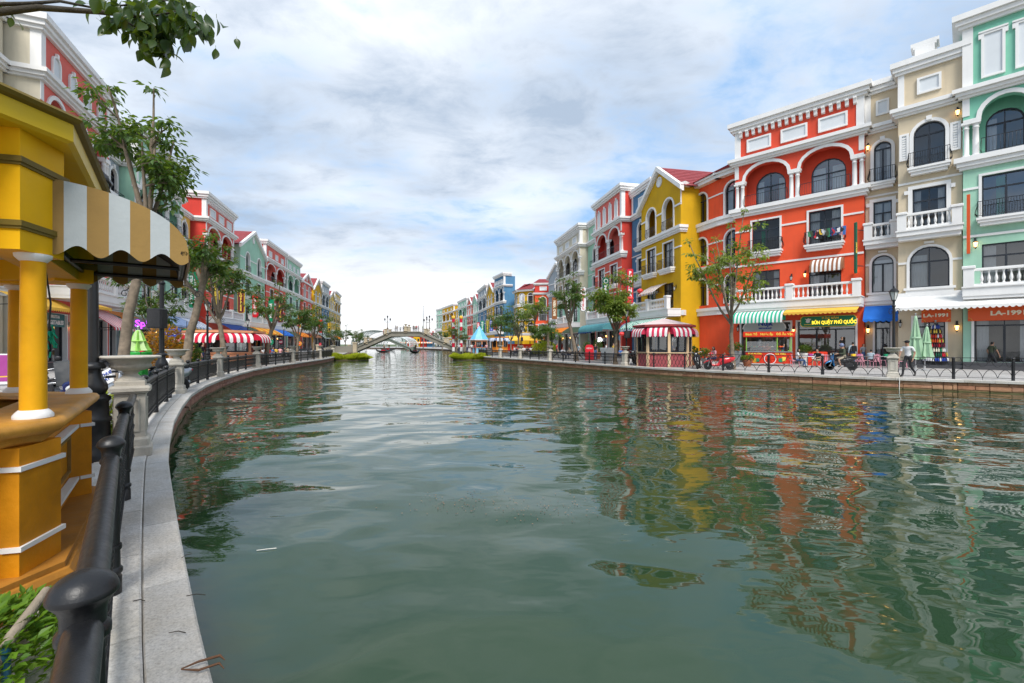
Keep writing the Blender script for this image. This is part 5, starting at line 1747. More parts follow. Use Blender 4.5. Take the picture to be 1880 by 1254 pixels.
# overhanging branch close above the camera
def branch():
    t = thing('tree', 'tree reaching in overhead with one dark big leaved branch above the pink house', 'tree', (0, 0, 0))
    r = random.Random(12)
    def W3(px, py, Y):
        return Vector((at(px, Y), Y, hz(py, Y)))
    b = MB()
    l1 = [W3(-160, 40, 2.5), W3(0, 22, 2.7), W3(70, 14, 2.8), W3(180, 22, 2.9), W3(270, 32, 3.0), W3(330, 55, 3.05)]
    l2 = [W3(-160, 10, 2.55), W3(0, 8, 2.72), W3(60, 6, 2.78), W3(110, 2, 2.9), W3(170, 14, 3.1), W3(250, 8, 3.2), W3(330, -2, 3.2)]
    l3 = [W3(200, 22, 2.92), W3(270, 62, 3.0), W3(300, 85, 3.0)]
    l4 = [W3(270, 32, 3.0), W3(330, 20, 2.9), W3(375, 40, 2.9)]
    for l, rr in ((l1, 0.026), (l2, 0.014), (l3, 0.008), (l4, 0.008)):
        b.tube(l, [rr * (1 - 0.75 * i / (len(l) - 1)) for i in range(len(l))], 8, paint('dark_bark', (0.05, 0.042, 0.03), 0.9, 0.4, 20, 0.8, 90))
    b.tube([W3(-160, 40, 2.5), (-4.6, 1.5, 3.45), (-6.3, 0.5, 3.25), (-7.0, 0.2, 2.7)], [0.026, 0.036, 0.05, 0.06], 8, BARK); b.tube([W3(-160, 10, 2.55), (-4.7, 1.6, 3.6), (-6.3, 0.5, 3.3)], [0.014, 0.022, 0.03], 8, BARK)
    b.build('limb', t)
    b = MB(); b.tube([(-7.1, 0.2, 0), (-7.05, 0.2, 1.5), (-7.0, 0.2, 2.8), (-7.2, 0.1, 4.4), (-7.3, 0, 6)], [0.17, 0.13, 0.11, 0.08, 0.03], 10, BARK); b.build('trunk', t)
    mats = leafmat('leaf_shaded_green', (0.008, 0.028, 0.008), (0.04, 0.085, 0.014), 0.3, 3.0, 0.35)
    shapes = []
    for k in range(5):
        m = MB(); L_, w_ = 1.0, 0.24 + 0.03 * k
        vs = []; n = 6
        prof = [0.0, 0.62, 0.95, 1.0, 0.8, 0.45, 0.0]
        fold = 0.22 + 0.08 * k; bend = 0.10 + 0.10 * k
        for i in range(n + 1):
            u = i / n; hw = w_ * prof[i]
            z = -bend * u * u
            vs += [(u, hw, z + hw * fold), (u, 0, z), (u, -hw, z + hw * fold)]
        fs = []
        for i in range(n):
            fs += [(3 * i, 3 * i + 1, 3 * i + 4, 3 * i + 3), (3 * i + 1, 3 * i + 2, 3 * i + 5, 3 * i + 4)]
        m.add(vs, fs, mats, True)
        m.tube([(-0.22, 0, 0.03), (0, 0, 0)], 0.012, 4, LEAFR)
        shapes.append(m.mesh('leaf'))
    spots = []
    for l, n, s in ((l1[3:], 84, 0.10), (l2[4:], 76, 0.10), (l3, 84, 0.095), (l4, 84, 0.095)):
        for i in range(n):
            u = r.random() ** 0.7 * (len(l) - 1); k = min(int(u), len(l) - 2)
            spots.append((l[k].lerp(l[k + 1], u - k), s))
    for q in range(5):
        spots.append((W3(14 + q * 7, 18, 2.72), 0.06))
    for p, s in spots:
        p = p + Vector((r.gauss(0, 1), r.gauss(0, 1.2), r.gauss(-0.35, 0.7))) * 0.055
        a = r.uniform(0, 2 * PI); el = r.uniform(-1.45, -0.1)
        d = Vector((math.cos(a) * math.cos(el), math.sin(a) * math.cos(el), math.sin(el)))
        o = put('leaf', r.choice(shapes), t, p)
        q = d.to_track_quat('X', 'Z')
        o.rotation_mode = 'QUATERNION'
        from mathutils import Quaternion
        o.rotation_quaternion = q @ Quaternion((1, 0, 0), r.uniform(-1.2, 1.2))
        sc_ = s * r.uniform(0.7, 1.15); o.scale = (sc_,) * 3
branch()

# ---------------------------------------------------------------- stone bridge
def person_stub(): pass
def bridge(x, y, label, sc_=1.0, mat=STONEG, full=True):
    t = thing('footbridge', label, 'bridge', (x, y, 0))
    t.scale = (sc_,) * 3
    top = [(-13.2, 0.15), (-3.3, 4.5), (3.3, 4.5), (13.2, 0.15)]
    bot = [(12.6, -0.6), (4.0, 3.2), (0, 3.36), (-4.0, 3.2), (-12.6, -0.6)]
    m = MB(); m.prism(top[::-1] + bot[::-1] if False else top + bot, -1.8, 1.8, mat, 'y')
    def band(o0, o1, y0, y1):
        pl = [(px, pz + o1) for px, pz in top] + [(px, pz + o0) for px, pz in reversed(top)]
        m.prism(pl, y0, y1, mat, 'y')
    band(-0.22, 0.02, -2.0, -1.802); band(-1.15, -0.95, -1.92, -1.802)
    band(-0.22, 0.02, 1.802, 2.0)
    m.build('deck', t)
    a = MB()
    for sx in (-1, 1):
        a.bbox(sx * 13.5 - 0.5, sx * 13.5 + 0.5, -2.1, 2.1, -0.9, 0.9, mat, 0.05)
    a.build('abutment', t)
    if full:
        def zt(xx):
            ax = abs(xx)
            return 4.5 if ax < 3.3 else 4.5 - (ax - 3.3) * 4.35 / 9.9
        for yy in (-1.7, 1.7):
            r = MB(); xs = [-13, -9.2, -4.6, 0, 4.6, 9.2, 13]
            for p, q in zip(xs, xs[1:]):
                cut = sorted([p, q] + [c for c in (-3.3, 3.3) if p < c < q])
                for u, v in zip(cut, cut[1:]):
                    for h in (0.35, 0.65, 0.95):
                        r.tube([(u, yy, zt(u) + h), (v, yy, zt(v) + h)], 0.02, 4, CHROME, caps=False)
            r.build('handrail', t, stuff=True)
            for xx in xs:
                p = MB(); z = zt(xx); mt = STONET
                p.bbox(-0.45, 0.45, -0.3, 0.3, z - 0.3, z + 0.2, mt, 0.04); p.bbox(-0.34, 0.34, -0.25, 0.25, z + 0.2, z + 1.05, mt, 0.03); p.bbox(-0.45, 0.45, -0.32, 0.32, z + 1.05, z + 1.2, mt, 0.04)
                if xx == 0:
                    p.lathe([(0.2, z + 1.25), (0.14, z + 1.4), (0.24, z + 1.5), (0.36, z + 1.62), (0.36, z + 1.7), (0.1, z + 1.66)], 14, STONET)
                p.build('pedestal', t, (xx, yy, 0))
    return t
BX = at(748, 107)
bridge(BX, 107, 'humped grey stone footbridge across the canal with people on it')
bridge(at(700, 150), 150, 'second dark green arched footbridge seen under the stone bridge', 0.78, paint('green_grey_stone', (0.17, 0.20, 0.17), 0.8, 0.2), False)
def candelabra(x, y, z, label):
    t = thing('lamp_post', label, 'street lamp', (x, y, z), 0, 'three armed lamps on the bridge')
    m = MB()
    m.lathe([(0.2, 0), (0.18, 0.2), (0.08, 0.35), (0.06, 1.6), (0.09, 1.65), (0.05, 1.75), (0.05, 2.5)], 10, paint('bronze_lamp', (0.07, 0.045, 0.03), 0.5, 0.2))
    for sx in (-1, 1):
        m.tube([(0, 0, 1.7), (sx * 0.3, 0, 1.5), (sx * 0.62, 0, 1.7), (sx * 0.62, 0, 1.9)], 0.03, 5, IRON)
    m.build('pole', t)
    for sx, h in ((-0.62, 1.9), (0, 2.5), (0.62, 1.9)):
        g = MB(); g.lathe([(0.08, 0), (0.17, 0.34), (0.2, 0.36), (0.06, 0.55), (0.01, 0.66)], 8, IRON, sx, 0, h); g.build('lantern_head', t)
for px, yy, lb in ((711.5, -1.7, 'three armed lamp left of the bridge crown'), (788.5, -1.7, 'three armed lamp right of the bridge crown, front one of a pair'), (783.5, 1.7, 'three armed lamp right of the bridge crown, rear one of a pair')):
    xx = (px - 748) / F * 107
    candelabra(at(px, 107 + yy), 107 + yy, 5.1, lb)
fp = MB(); fp.lathe([(0.16, 0), (0.12, 6), (0.05, 13.2)], 8, CHROME); fp.ball((0, 0, 13.2), 0.12, CHROME, 6, 5)
tag(fp.build('flagpole', None, (at(777, 140), 140, 0)), 'bare grey flagpole rising behind the bridge', 'flagpole')
# lattice shell beyond the bridge
def lattice(x, y, rx, h, label):
    m = MB(); n = 14
    def pt(u, v):
        a = PI * u
        return Vector((-rx * math.cos(a), (v - 0.5) * 16, 0.4 + h * math.sin(a) ** 0.75))
    wm = paint('white_steel', (0.62, 0.66, 0.66), 0.4, 0.05)
    for i in range(n):
        for j in range(6):
            a = pt(i / n, j / 6)
            for du, dv in ((1, 1), (1, -1)):
                if 0 <= j + dv <= 6:
                    m.tube([a, pt((i + du) / n, (j + dv) / 6)], 0.13, 4, wm, caps=False)
    for j in (0, 6):
        m.tube([pt(i / 20, j / 6) for i in range(21)], 0.25, 5, wm, caps=False)
    o = m.build('lattice_pavilion', None, (x, y, 0)); tag(o, label, 'pavilion')
lattice(at(698, 185), 185, 9, 6.6, 'white steel lattice arch pavilion beyond the left half of the bridge')
lattice(at(730, 195), 195, 7, 4.4, 'lower white steel lattice arch seen under the bridge crown')
for i, (px, wl, lb) in enumerate(((752, ORANGE, 'low orange house seen under the bridge'), (765, YELL, 'low yellow house seen under the bridge'), (778, REDW, 'low red house seen under the bridge'), (789, BLUEW, 'low blue house seen under the right slope of the bridge'), (742, MINT, 'low mint house seen under the bridge crown'))):
    b, W = newb('waterside_house', lb, (at(px - 6, 250), 250), (at(px + 6, 250), 250), 0, 'low houses seen under the bridge')
    m = MB(); core(b, W, 5, wl, 5.2 + i % 2, m); ops = [(W * u - 0.5, W * u + 0.5, z, z + 1.6, 0) for u in (0.25, 0.75) for z in (3.0,)]
    m.wall(0, W, 0, 5.2 + i % 2, 0, ops, 0.2, wl); m.build('wall', b)
    for q in ops: window(b, q[0], q[1], q[2], q[3], 0, 0.16, 0)
    rooftiles(b, 'roof', ((-0.4, -0.4, 5.2 + i % 2), (W + 0.4, -0.4, 5.2 + i % 2), (W + 0.4, 2.8, 7 + i % 2), (-0.4, 2.8, 7 + i % 2)), 5)
    awning(b, 0, W, 2.8, 2.2, 1.4, [C_O, C_W], 6, 'flat')
# left stair and balustrade at the bridge foot
t = thing('bridge_stair', 'grey stone stair with solid balustrade leading up to the left foot of the bridge', 'stair', (at(624, 86), 86, 0))
m = MB()
for i in range(6):
    m.box(-3.0 + i * 0.35, 3.0, -1.2, 1.2, i * 0.16, i * 0.16 + 0.158, STONEG)
m.build('step', t)
m = MB(); m.prism([(-3.4, 0), (3.2, 0), (3.2, 1.2), (-1.0, 1.2), (-3.4, 0.6)], -1.55, -1.25, STONEG, 'y'); m.build('balustrade', t)
for xx, h in ((-3.4, 1.3), (3.4, 1.7)):
    p = MB(); p.bbox(-0.35, 0.35, -0.35, 0.35, 0, h, STONET, 0.03); p.bbox(-0.45, 0.45, -0.45, 0.45, h, h + 0.2, STONET, 0.04); p.build('pedestal', t, (xx, -1.4, 0))
# ---------------------------------------------------------------- yellow kiosk in the foreground
def offset_poly(pts, d):
    n = len(pts); out_ = []
    for i in range(n):
        p, q, r_ = Vector(pts[i - 1]), Vector(pts[i]), Vector(pts[(i + 1) % n])
        a = (q - p).normalized(); c = (r_ - q).normalized()
        na = Vector((a.y, -a.x)); nc = Vector((c.y, -c.x))
        b = (na + nc).normalized()
        out_.append(q + b * (d / max(0.3, b.dot(na))))
    return out_
def ring(m, pts, prof, mat, smooth=False, closed=True):
    """moulding of profile (offset, z) carried round a polygon"""
    n = len(pts); rows = [[(p.x, p.y, z) for p in offset_poly(pts, o)] for o, z in prof]
    vs = [v for r_ in rows for v in r_]; fs = []
    for k in range(len(rows) - 1):
        for i in range(n):
            j = (i + 1) % n
            fs.append((k * n + i, k * n + j, (k + 1) * n + j, (k + 1) * n + i))
    m.add(vs, fs, mat, smooth)
KY = paint('kiosk_yellow', (0.84, 0.46, 0.006), 0.6, 0.14, 1.6, 0.15, 30, streak=0.2, spec=0.2)
KC = paint('kiosk_column_yellow', (0.80, 0.39, 0.008), 0.55, 0.16, 3.5, 0.15, 30, streak=0.35, spec=0.2)
KO = paint('kiosk_orange', (0.66, 0.26, 0.008), 0.55, 0.28, 3.2, 0.25, 40, streak=0.4, spec=0.25)
KF = paint('kiosk_fascia_yellow', (0.68, 0.45, 0.008), 0.5, 0.1, 1.5)
KL = paint('kiosk_olive_lip', (0.16, 0.11, 0.012), 0.6, 0.2, 3)
KT = paint('kiosk_counter', (0.60, 0.29, 0.05), 0.5, 0.35, 4.0, 0.25, 40, streak=0.4, spec=0.3)
KP = paint('kiosk_plinth', (0.40, 0.17, 0.02), 0.7, 0.35, 3, 0.4, 30)
def kiosk():
    kp = [(-2.95, 2.8), (-4.0, 4.2), (-4.69, 4.3), (-6.09, 3.25), (-6.19, 2.56), (-5.14, 1.16), (-4.45, 1.06), (-3.05, 2.11)]
    cx, cy = -4.55, 2.7
    pts = [(x - cx, y - cy) for x, y in kp]
    t = thing('kiosk', 'yellow and orange octagonal kiosk with round columns and a striped tan awning', 'kiosk', (cx + 0.03, cy, 0))
    m = MB(); ring(m, pts, [(-0.06, 0.18), (-0.06, 0.97)], KO); ring(m, pts, [(-0.22, 0.97), (-0.22, 0.18)], KO); m.build('base_wall', t)
    m = MB(); ring(m, pts, [(0.17, 0.0), (0.17, 0.13), (0.15, 0.16), (0.13, 0.165), (0.13, 0.2), (-0.2, 0.2)], KP); m.build('plinth', t)
    m = MB(); ring(m, pts, [(-0.30, 1.07), (-0.30, 1.10), (0.06, 1.10), (0.10, 1.09), (0.118, 1.065), (0.118, 1.04), (0.10, 1.015), (0.07, 1.005), (0.05, 1.0), (0.045, 0.97), (0.02, 0.95), (-0.05, 0.94)], KT, True)
    m.build('counter', t)
    bis = []
    n = len(pts)
    for i in range(n):
        o = offset_poly(pts, 1.0)[i] - Vector(pts[i]); bis.append(o.normalized())
    for i in range(n):
        p = Vector(pts[i]); b = bis[i]; an = math.atan2(b.x, -b.y)     # local -y looks outward
        M = Matrix.Translation((p.x - b.x * 0.03, p.y - b.y * 0.03, 0)) @ Matrix.Rotation(an, 4, 'Z')
        q = MB(); q.box(-0.17, 0.17, -0.05, 0.12, 0.2, 0.945, KO); ob = q.build('pilaster', t); ob.matrix_local = M
        q = MB()
        for z in (0.36, 0.825):
            q = MB(); q.box(-0.185, 0.185, -0.068, 0.03, z - 0.014, z + 0.014, WHITE)
            ob = q.build('white_strip', t); ob.matrix_local = M
        q = MB()
        q.lathe([(0.092, 1.10), (0.092, 1.118), (0.08, 1.135), (0.066, 1.15)], 28, WHITE); ob = q.build('column_base', t); ob.location = (p.x - b.x * 0.02, p.y - b.y * 0.02, 0)
        q = MB(); q.lathe([(0.062, 1.148), (0.061, 1.6), (0.057, 2.05), (0.058, 2.055)], 28, KC); ob = q.build('column', t); ob.location = (p.x - b.x * 0.02, p.y - b.y * 0.02, 0)
        q = MB(); q.lathe([(0.06, 2.055), (0.07, 2.066), (0.084, 2.082), (0.086, 2.10)], 28, WHITE); ob = q.build('capital', t); ob.location = (p.x - b.x * 0.02, p.y - b.y * 0.02, 0)
        q = MB(); q.box(-0.18, 0.18, -0.06, 0.2, 2.10, 2.8, KY)
        ob = q.build('frieze_block', t); ob.matrix_local = M
        q = MB()
        for z in (2.25, 2.62):
            q = MB(); q.box(-0.20, 0.20, -0.08, 0.04, z - 0.016, z + 0.016, KL); q.box(-0.192, 0.192, -0.072, 0.04, z - 0.032, z - 0.016, KL)
            ob = q.build('moulding', t); ob.matrix_local = M
    # raised panels on the long sides
    for i in range(0, n):
        a = Vector(pts[i]); c = Vector(pts[(i + 1) % n]); W = (c - a).length; an = math.atan2(c.y - a.y, c.x - a.x)
        M = Matrix.Translation((a.x, a.y, 0)) @ Matrix.Rotation(an, 4, 'Z')
        for z in (0.346, 0.811):
            q = MB(); q.box(0.15, W - 0.15, -0.005, 0.055, z, z + 0.028, WHITE)
            ob = q.build('white_strip', t); ob.matrix_local = M
        if W > 1:
            q = MB()
            for x0, x1, z0, z1 in ((0.28, W - 0.28, 0.74, 0.755), (0.28, W - 0.28, 0.44, 0.455), (0.28, 0.295, 0.455, 0.74), (W - 0.295, W - 0.28, 0.455, 0.74)):
                q.box(x0, x1, 0.035, 0.058, z0, z1, C_T)
            ob = q.build('panel_frame', t); ob.matrix_local = M
        for z, z2 in ((2.60, 2.64), (2.236, 2.262)):
            q = MB(); q.box(0.12, W - 0.12, -0.012, 0.05, z, z2, KL)
            ob = q.build('moulding', t); ob.matrix_local = M
    m = MB(); ring(m, pts, [(-0.24, 2.85), (-0.24, 2.12), (0.0, 2.12), (0.0, 2.85)], KY); m.build('frieze', t)
    m = MB(); ring(m, pts, [(-0.02, 2.80), (0.14, 2.80), (0.17, 2.815), (0.17, 2.92)], KF); m.build('fascia', t)
    m = MB(); ring(m, pts, [(0.165, 2.92), (0.20, 2.93), (0.215, 2.95), (0.20, 2.97), (0.17, 2.975)], KL); m.build('eave_lip', t)
    m = MB(); pr = offset_poly(pts, 0.18); apx = (0, 0, 3.12)
    m.add([(p.x, p.y, 2.972) for p in pr] + [apx], [(i, (i + 1) % n, n) for i in range(n)], KF); m.build('roof', t)
    m = MB(); m.add([(p.x, p.y, 2.3) for p in offset_poly(pts, -0.2)], [tuple(range(n))], paint('ceiling_board', (0.6, 0.58, 0.52), 0.7, 0.1)); m.build('ceiling', t)
    m = MB(); m.add([(p.x, p.y, 0.22) for p in offset_poly(pts, -0.2)], [tuple(range(n))], KP); m.build('floor', t)
    # fluorescent fitting and a cable with a green knot
    m = MB(); m.tube([(0.3, 0.6, 2.28), (1.0, 0.5, 2.28)], 0.03, 8, CHROME); m.build('lamp_tube', t)
    # striped awning on the side that faces the water
    a = Vector(kp[0]); an = math.atan2(0.8, -0.6)
    x0, x1, pj, zt, zb, vl = 0.06, 1.75, 0.76, 2.60, 2.225, 0.105
    st = (C_T, C_GW)
    aw = awning(t, x0, x1, zt, zb, pj, st, 14, 'barrel', 0.0, vl, (a.x - cx, a.y - cy, 0), an, 'tan and grey striped awning', scal=1, cheeks=False)
    for xs, nm in ((x0, 'side_panel'), (x1, 'side_panel')):
        m = MB(); ns = 7
        def zprof(u):
            return zb + (zt - zb) * math.sqrt(max(0.0, 1 - u * u))
        for i in range(ns):
            sub = 8; vs = []
            for k in range(sub + 1):
                u = (i + k / sub) / ns
                sc_ = 0.5 - 0.5 * math.cos(PI * (i + k / sub + 0.4))
                vs += [(xs, -pj * u, zprof(u)), (xs, -pj * u, zb), (xs, -pj * u, zb - vl * (0.35 + 0.65 * sc_))]
            fs = []
            for k in range(sub):
                fs += [(3 * k, 3 * k + 3, 3 * k + 4, 3 * k + 1), (3 * k + 1, 3 * k + 4, 3 * k + 5, 3 * k + 2)]
            m.add(vs, fs, st[i % 2])
        m.build(nm, aw)
    # dark lining and frame under the awning
    m = MB()
    vs = []; pr = [(-(pj - 0.03) * math.sin(PI / 2 * i / 7), zb - 0.01 + (zt - zb - 0.03) * math.cos(PI / 2 * i / 7)) for i in range(8)]
    for q, z in pr: vs += [(x0 + 0.02, q, z), (x1 - 0.02, q, z)]
    m.add(vs, [(2 * k, 2 * k + 1, 2 * k + 3, 2 * k + 2) for k in range(7)], C_DG, True)
    m.build('lining', aw)
    m = MB()
    for x in (x0 + 0.03, (x0 + x1) / 2, x1 - 0.03):
        m.tube([(x, 0, zb - 0.02), (x, -pj + 0.03, zb - 0.02)], 0.016, 6, IRON); m.tube([(x, q, z) for q, z in pr], 0.014, 6, IRON)
    m.tube([(x0, -pj + 0.03, zb - 0.02), (x1, -pj + 0.03, zb - 0.02)], 0.018, 6, IRON); m.tube([(x0, -0.02, zb - 0.02), (x1, -0.02, zb - 0.02)], 0.018, 6, IRON)
    m.build('frame', aw)
kiosk()
m = MB()
m.tube([(at(82, 3.3), 3.3, 2.13), (at(88, 3.3), 3.32, 1.85), (at(90, 3.3), 3.3, 1.66)], 0.006, 6, BLACKP)

t = thing('hanging_cable', 'dark cable with a green knot hanging from the kiosk ceiling between its columns', 'cable', (0, 0, 0))
m.build('cord', t)
m = MB(); r = random.Random(2)
for i in range(26):
    p = Vector((at(92, 3.3), 3.3, 1.64)) + Vector((r.gauss(0, .012), r.gauss(0, .012), r.gauss(-0.02, .035)))
    m.tube([p, p + Vector((r.uniform(-.03, .03), r.uniform(-.03, .03), -0.04))], 0.006, 4, C_G)
m.build('knot', t)

# ---------------------------------------------------------------- street lamps
def lamp(x, y, label, h=4.15, speaker=False, big=False, arms=0.0, rot=0.0):
    t = thing('street_lamp', label, 'street lamp', (x, y, 0), rot, 'black street lamps')
    m = MB()
    m.lathe([(0.24, 0), (0.24, 0.10), (0.19, 0.13), (0.18, 0.5), (0.20, 0.52), (0.20, 0.56), (0.17, 0.58), (0.165, 0.78), (0.19, 0.80), (0.19, 0.84), (0.13, 0.88)], 20, IRON)
    m.lathe([(0.13, 0.88), (0.16, 0.95), (0.15, 1.02), (0.10, 1.12), (0.085, 1.22)], 18, IRON, flute=0.12); m.lathe([(0.13, 1.22), (0.14, 1.25), (0.12, 1.29), (0.08, 1.31)], 18, IRON)
    m.build('base', t)
    m = MB(); m.lathe([(0.068, 1.30), (0.060, 2.3), (0.052, h - 0.85)], 20, IRON, flute=0.10)
    m.lathe([(0.06, h - 0.95), (0.08, h - 0.93), (0.08, h - 0.88), (0.055, h - 0.85), (0.05, h - 0.7), (0.07, h - 0.62)], 16, IRON); m.build('pole', t)
    q = MB()
    for i in range(6):
        a = 2 * PI * i / 6
        q.tube([(0.09 * math.cos(a), 0.09 * math.sin(a), h - 0.6), (0.19 * math.cos(a), 0.19 * math.sin(a), h - 0.2)], 0.012, 4, IRON, smooth=False)
    q.lathe([(0.10, h - 0.64), (0.10, h - 0.60)], 6, IRON); q.lathe([(0.22, h - 0.21), (0.22, h - 0.18), (0.14, h - 0.08), (0.05, h - 0.02), (0.03, h + 0.06), (0.01, h + 0.1)], 6, IRON, smooth=False)
    ln = q.build('lantern_head', t)
    g = MB(); g.lathe([(0.085, h - 0.6), (0.178, h - 0.2)], 6, LAMPGL, smooth=False); g.build('lamp_glass', ln)
    if arms:
        s = MB()
        for sg in (-1, 1):
            pts = [Vector((sg * (0.05 + 0.9 * u), 0, h - 1.25 + 0.25 * math.sin(u * PI) + 0.1 * u)) for u in [i / 8 for i in range(9)]]
            s.tube(pts, 0.014, 5, IRON)
            c = Vector((sg * 0.55, 0, h - 1.28)); s.tube([c + Vector((math.cos(k * 0.6) * 0.17 * (1 - k / 16), 0, math.sin(k * 0.6) * 0.17 * (1 - k / 16))) for k in range(14)], 0.012, 5, IRON)
            c = Vector((sg * 0.95, 0, h - 1.22)); s.tube([c + Vector((math.cos(k * 0.6) * 0.12 * (1 - k / 16), 0, math.sin(k * 0.6) * 0.12 * (1 - k / 16))) for k in range(14)], 0.012, 5, IRON)
        s.build('scroll_bracket', t)
    if speaker:
        k = thing('loudspeaker', 'black loudspeaker box on the ' + speaker, 'loudspeaker', (x, y, 2.0), rot)
        b = MB(); b.bbox(-0.19, 0.19, -0.36, -0.06, 0, 0.55, BLACKP, 0.02); b.build('cabinet', k)
        b = MB(); b.bbox(-0.16, 0.16, -0.375, -0.361, 0.03, 0.52, paint('speaker_grille', (0.03, 0.03, 0.032), 0.7, 0.3, 30), 0.01); b.build('grille', k)
    return t
lamp(-5.62, 6.1, 'black fluted street lamp between the yellow kiosk and the nearest stone urn', 3.95, False, True)
lamp(at(297, 13), 13, 'black street lamp carrying a loudspeaker behind the nearest railing panels', 4.2, 'lamp post behind the nearest stone urn', arms=1, rot=0.15)
lamp(at(381, 27.7), 27.7, 'black street lamp in front of the peach kiosk', 4.2, arms=1)
for px, Y, lb in ((455, 45, 'black street lamp behind the right end of the peach kiosk'), (521, 60, 'black street lamp below the maroon vertical sign'), (568, 72, 'far black street lamp before the last tree of the left bank'), (592, 66, 'far black street lamp below the vertical red sign')):
    lamp(at(px, Y), Y, lb, 4.1, arms=1)
lamp(at(1641, 22.6), 22.6, 'black street lamp right behind the urn beside the walking man', 4.35, arms=0.0)
lamp(at(1150, 34), 34, 'black street lamp with a loudspeaker left of the pink roofed kiosk', 4.2, 'lamp post left of the pink roofed kiosk', arms=1)
lamp(at(1013, 58), 58, 'black street lamp below the tall brown vertical sign', 4.2)
lamp(at(958, 66), 66, 'black street lamp with a loudspeaker in front of the yellow awnings', 4.2, 'lamp post in front of the far yellow awnings')
m = MB()
for sg in (-1, 1):
    c = Vector((sg * 0.16, -0.02, 3.15)); m.tube([c + Vector((math.cos(k * 0.55) * 0.15 * (1 - k / 18), 0, math.sin(k * 0.55) * 0.22 * (1 - k / 18))) for k in range(16)], 0.012, 5, IRON)
m.build('scroll_bracket', [o for o in C.objects if o.get('label', '').startswith('black street lamp right behind')][0])
for px, Y, lb in ((832.5, 100, 'red and white striped pole left of the blue tent kiosk, left one'), (846.5, 100, 'red and white striped pole beside the blue tent kiosk, right one')):
    m = MB()
    for i in range(8):
        m.lathe([(0.32, i * 0.9), (0.32, i * 0.9 + 0.9)], 8, C_R if i % 2 else C_W)
    m.ball((0, 0, 7.4), 0.45, C_Y, 8, 6)
    tag(m.build('striped_pole', None, (at(px, Y), Y, 0)), lb, 'pole', 'red and white striped poles')

# ---------------------------------------------------------------- small kiosks on the promenades
def hut(x, y, r0, n, label, wallm, postm, eavem, roofm, awns, h0=1.0, h1=2.25, h2=2.75, peak=3.55, rot=0.0, awm=(C_R, C_W), ny=8, pj=0.75):
    t = thing('kiosk', label, 'kiosk', (x, y, 0), rot)
    pts = [(r0 * math.cos(2 * PI * (i + 0.5) / n), r0 * math.sin(2 * PI * (i + 0.5) / n)) for i in range(n)]
    m = MB(); ring(m, pts, [(0, 0.0), (0, h0 - 0.1)], wallm); m.build('base_wall', t)
    m = MB(); ring(m, pts, [(0.0, h0 - 0.1), (0.1, h0 - 0.08), (0.1, h0), (-0.15, h0)], postm); m.build('counter', t)
    m = MB(); ring(m, pts, [(-0.1, h1), (0.0, h1), (0.0, h2)], postm); m.build('header', t)
    m = MB(); ring(m, pts, [(0.0, h2 - 0.02), (0.32, h2), (0.32, h2 + 0.14), (0.0, h2 + 0.16)], eavem); m.build('eave', t)
    for p in pts:
        m = MB(); m.box(-0.09, 0.09, -0.09, 0.09, 0, h1 + 0.1, postm); m.build('post', t, (p[0] * 0.985, p[1] * 0.985, 0), math.atan2(p[1], p[0]))
    pr = offset_poly(pts, 0.28)
    m = MB()
    for i in range(n):
        a, c = pr[i], pr[(i + 1) % n]
        m.add([(a.x, a.y, h2 + 0.15), (c.x, c.y, h2 + 0.15), (0, 0, peak)], [(0, 1, 2)], roofm[i % len(roofm)])
    m.build('roof', t)
    m = MB(); m.add([(p[0] * 0.96, p[1] * 0.96, h1) for p in pts], [tuple(range(n))], DARK); m.add([(p[0] * 0.3, p[1] * 0.3, z) for z in (h0, h1) for p in pts], [(i, (i + 1) % n, n + (i + 1) % n, n + i) for i in range(n)], INTER); m.build('interior', t)
    for i in range(n):
        a, c = Vector(pts[i]), Vector(pts[(i + 1) % n]); W = (c - a).length; an = math.atan2(c.y - a.y, c.x - a.x)
        wo = window(t, 0.1, W - 0.1, h0 + 0.01, h1, 0, 0, 1, None, 2, 0.9)
        wo.matrix_local = Matrix.Translation((a.x, a.y, 0)) @ Matrix.Rotation(an, 4, 'Z') @ Matrix.Translation((W / 2, 0.02, h0 + 0.01))
        if i in awns:
            awning(t, 0.02, W - 0.02, h2 - 0.02, h2 - 0.52, pj, awm, ny, 'barrel', -0.01, 0.2, (a.x, a.y, 0), an, scal=1)
PEACH = P('peach_panel', (0.74, 0.33, 0.18)); PEACHL = P('pale_peach_post', (0.76, 0.55, 0.34)); ROSE = P('rose_panel', (0.42, 0.10, 0.11)); MAROON = P('maroon_eave', (0.36, 0.06, 0.06))
PINKC = cloth('pale_pink_roof_cloth', (0.74, 0.57, 0.55))
C_CR = cloth('pinkish_red_awning_cloth', (0.60, 0.045, 0.10))
hut(at(1219, 32.5), 32.5, 1.84, 8, 'small octagonal kiosk with a pale pink tent roof and red striped awnings', ROSE, PEACHL, MAROON, (PINKC,), (3, 4, 5, 6, 7), rot=0.25, peak=3.4, awm=(C_CR, C_W), pj=0.5)
hut(at(412, 33), 33, 2.3, 8, 'peach coloured kiosk with red and white striped awnings and a flat roof', PEACH, PEACH, PEACH, (PEACH,), (4, 5, 6, 7), rot=0.1, h2=2.35, h1=2.0, peak=2.6)
hut(at(880, 85), 85, 1.5, 8, 'round kiosk with a bright blue tent roof and white ribs', P('blue_kiosk', (0.2, 0.45, 0.6)), PEACH, C_W, (cloth('sky_blue_tent', (0.16, 0.50, 0.78)), cloth('light_blue_tent', (0.30, 0.60, 0.82))), (), rot=0.0, h1=2.0, h2=2.3, peak=5.0)
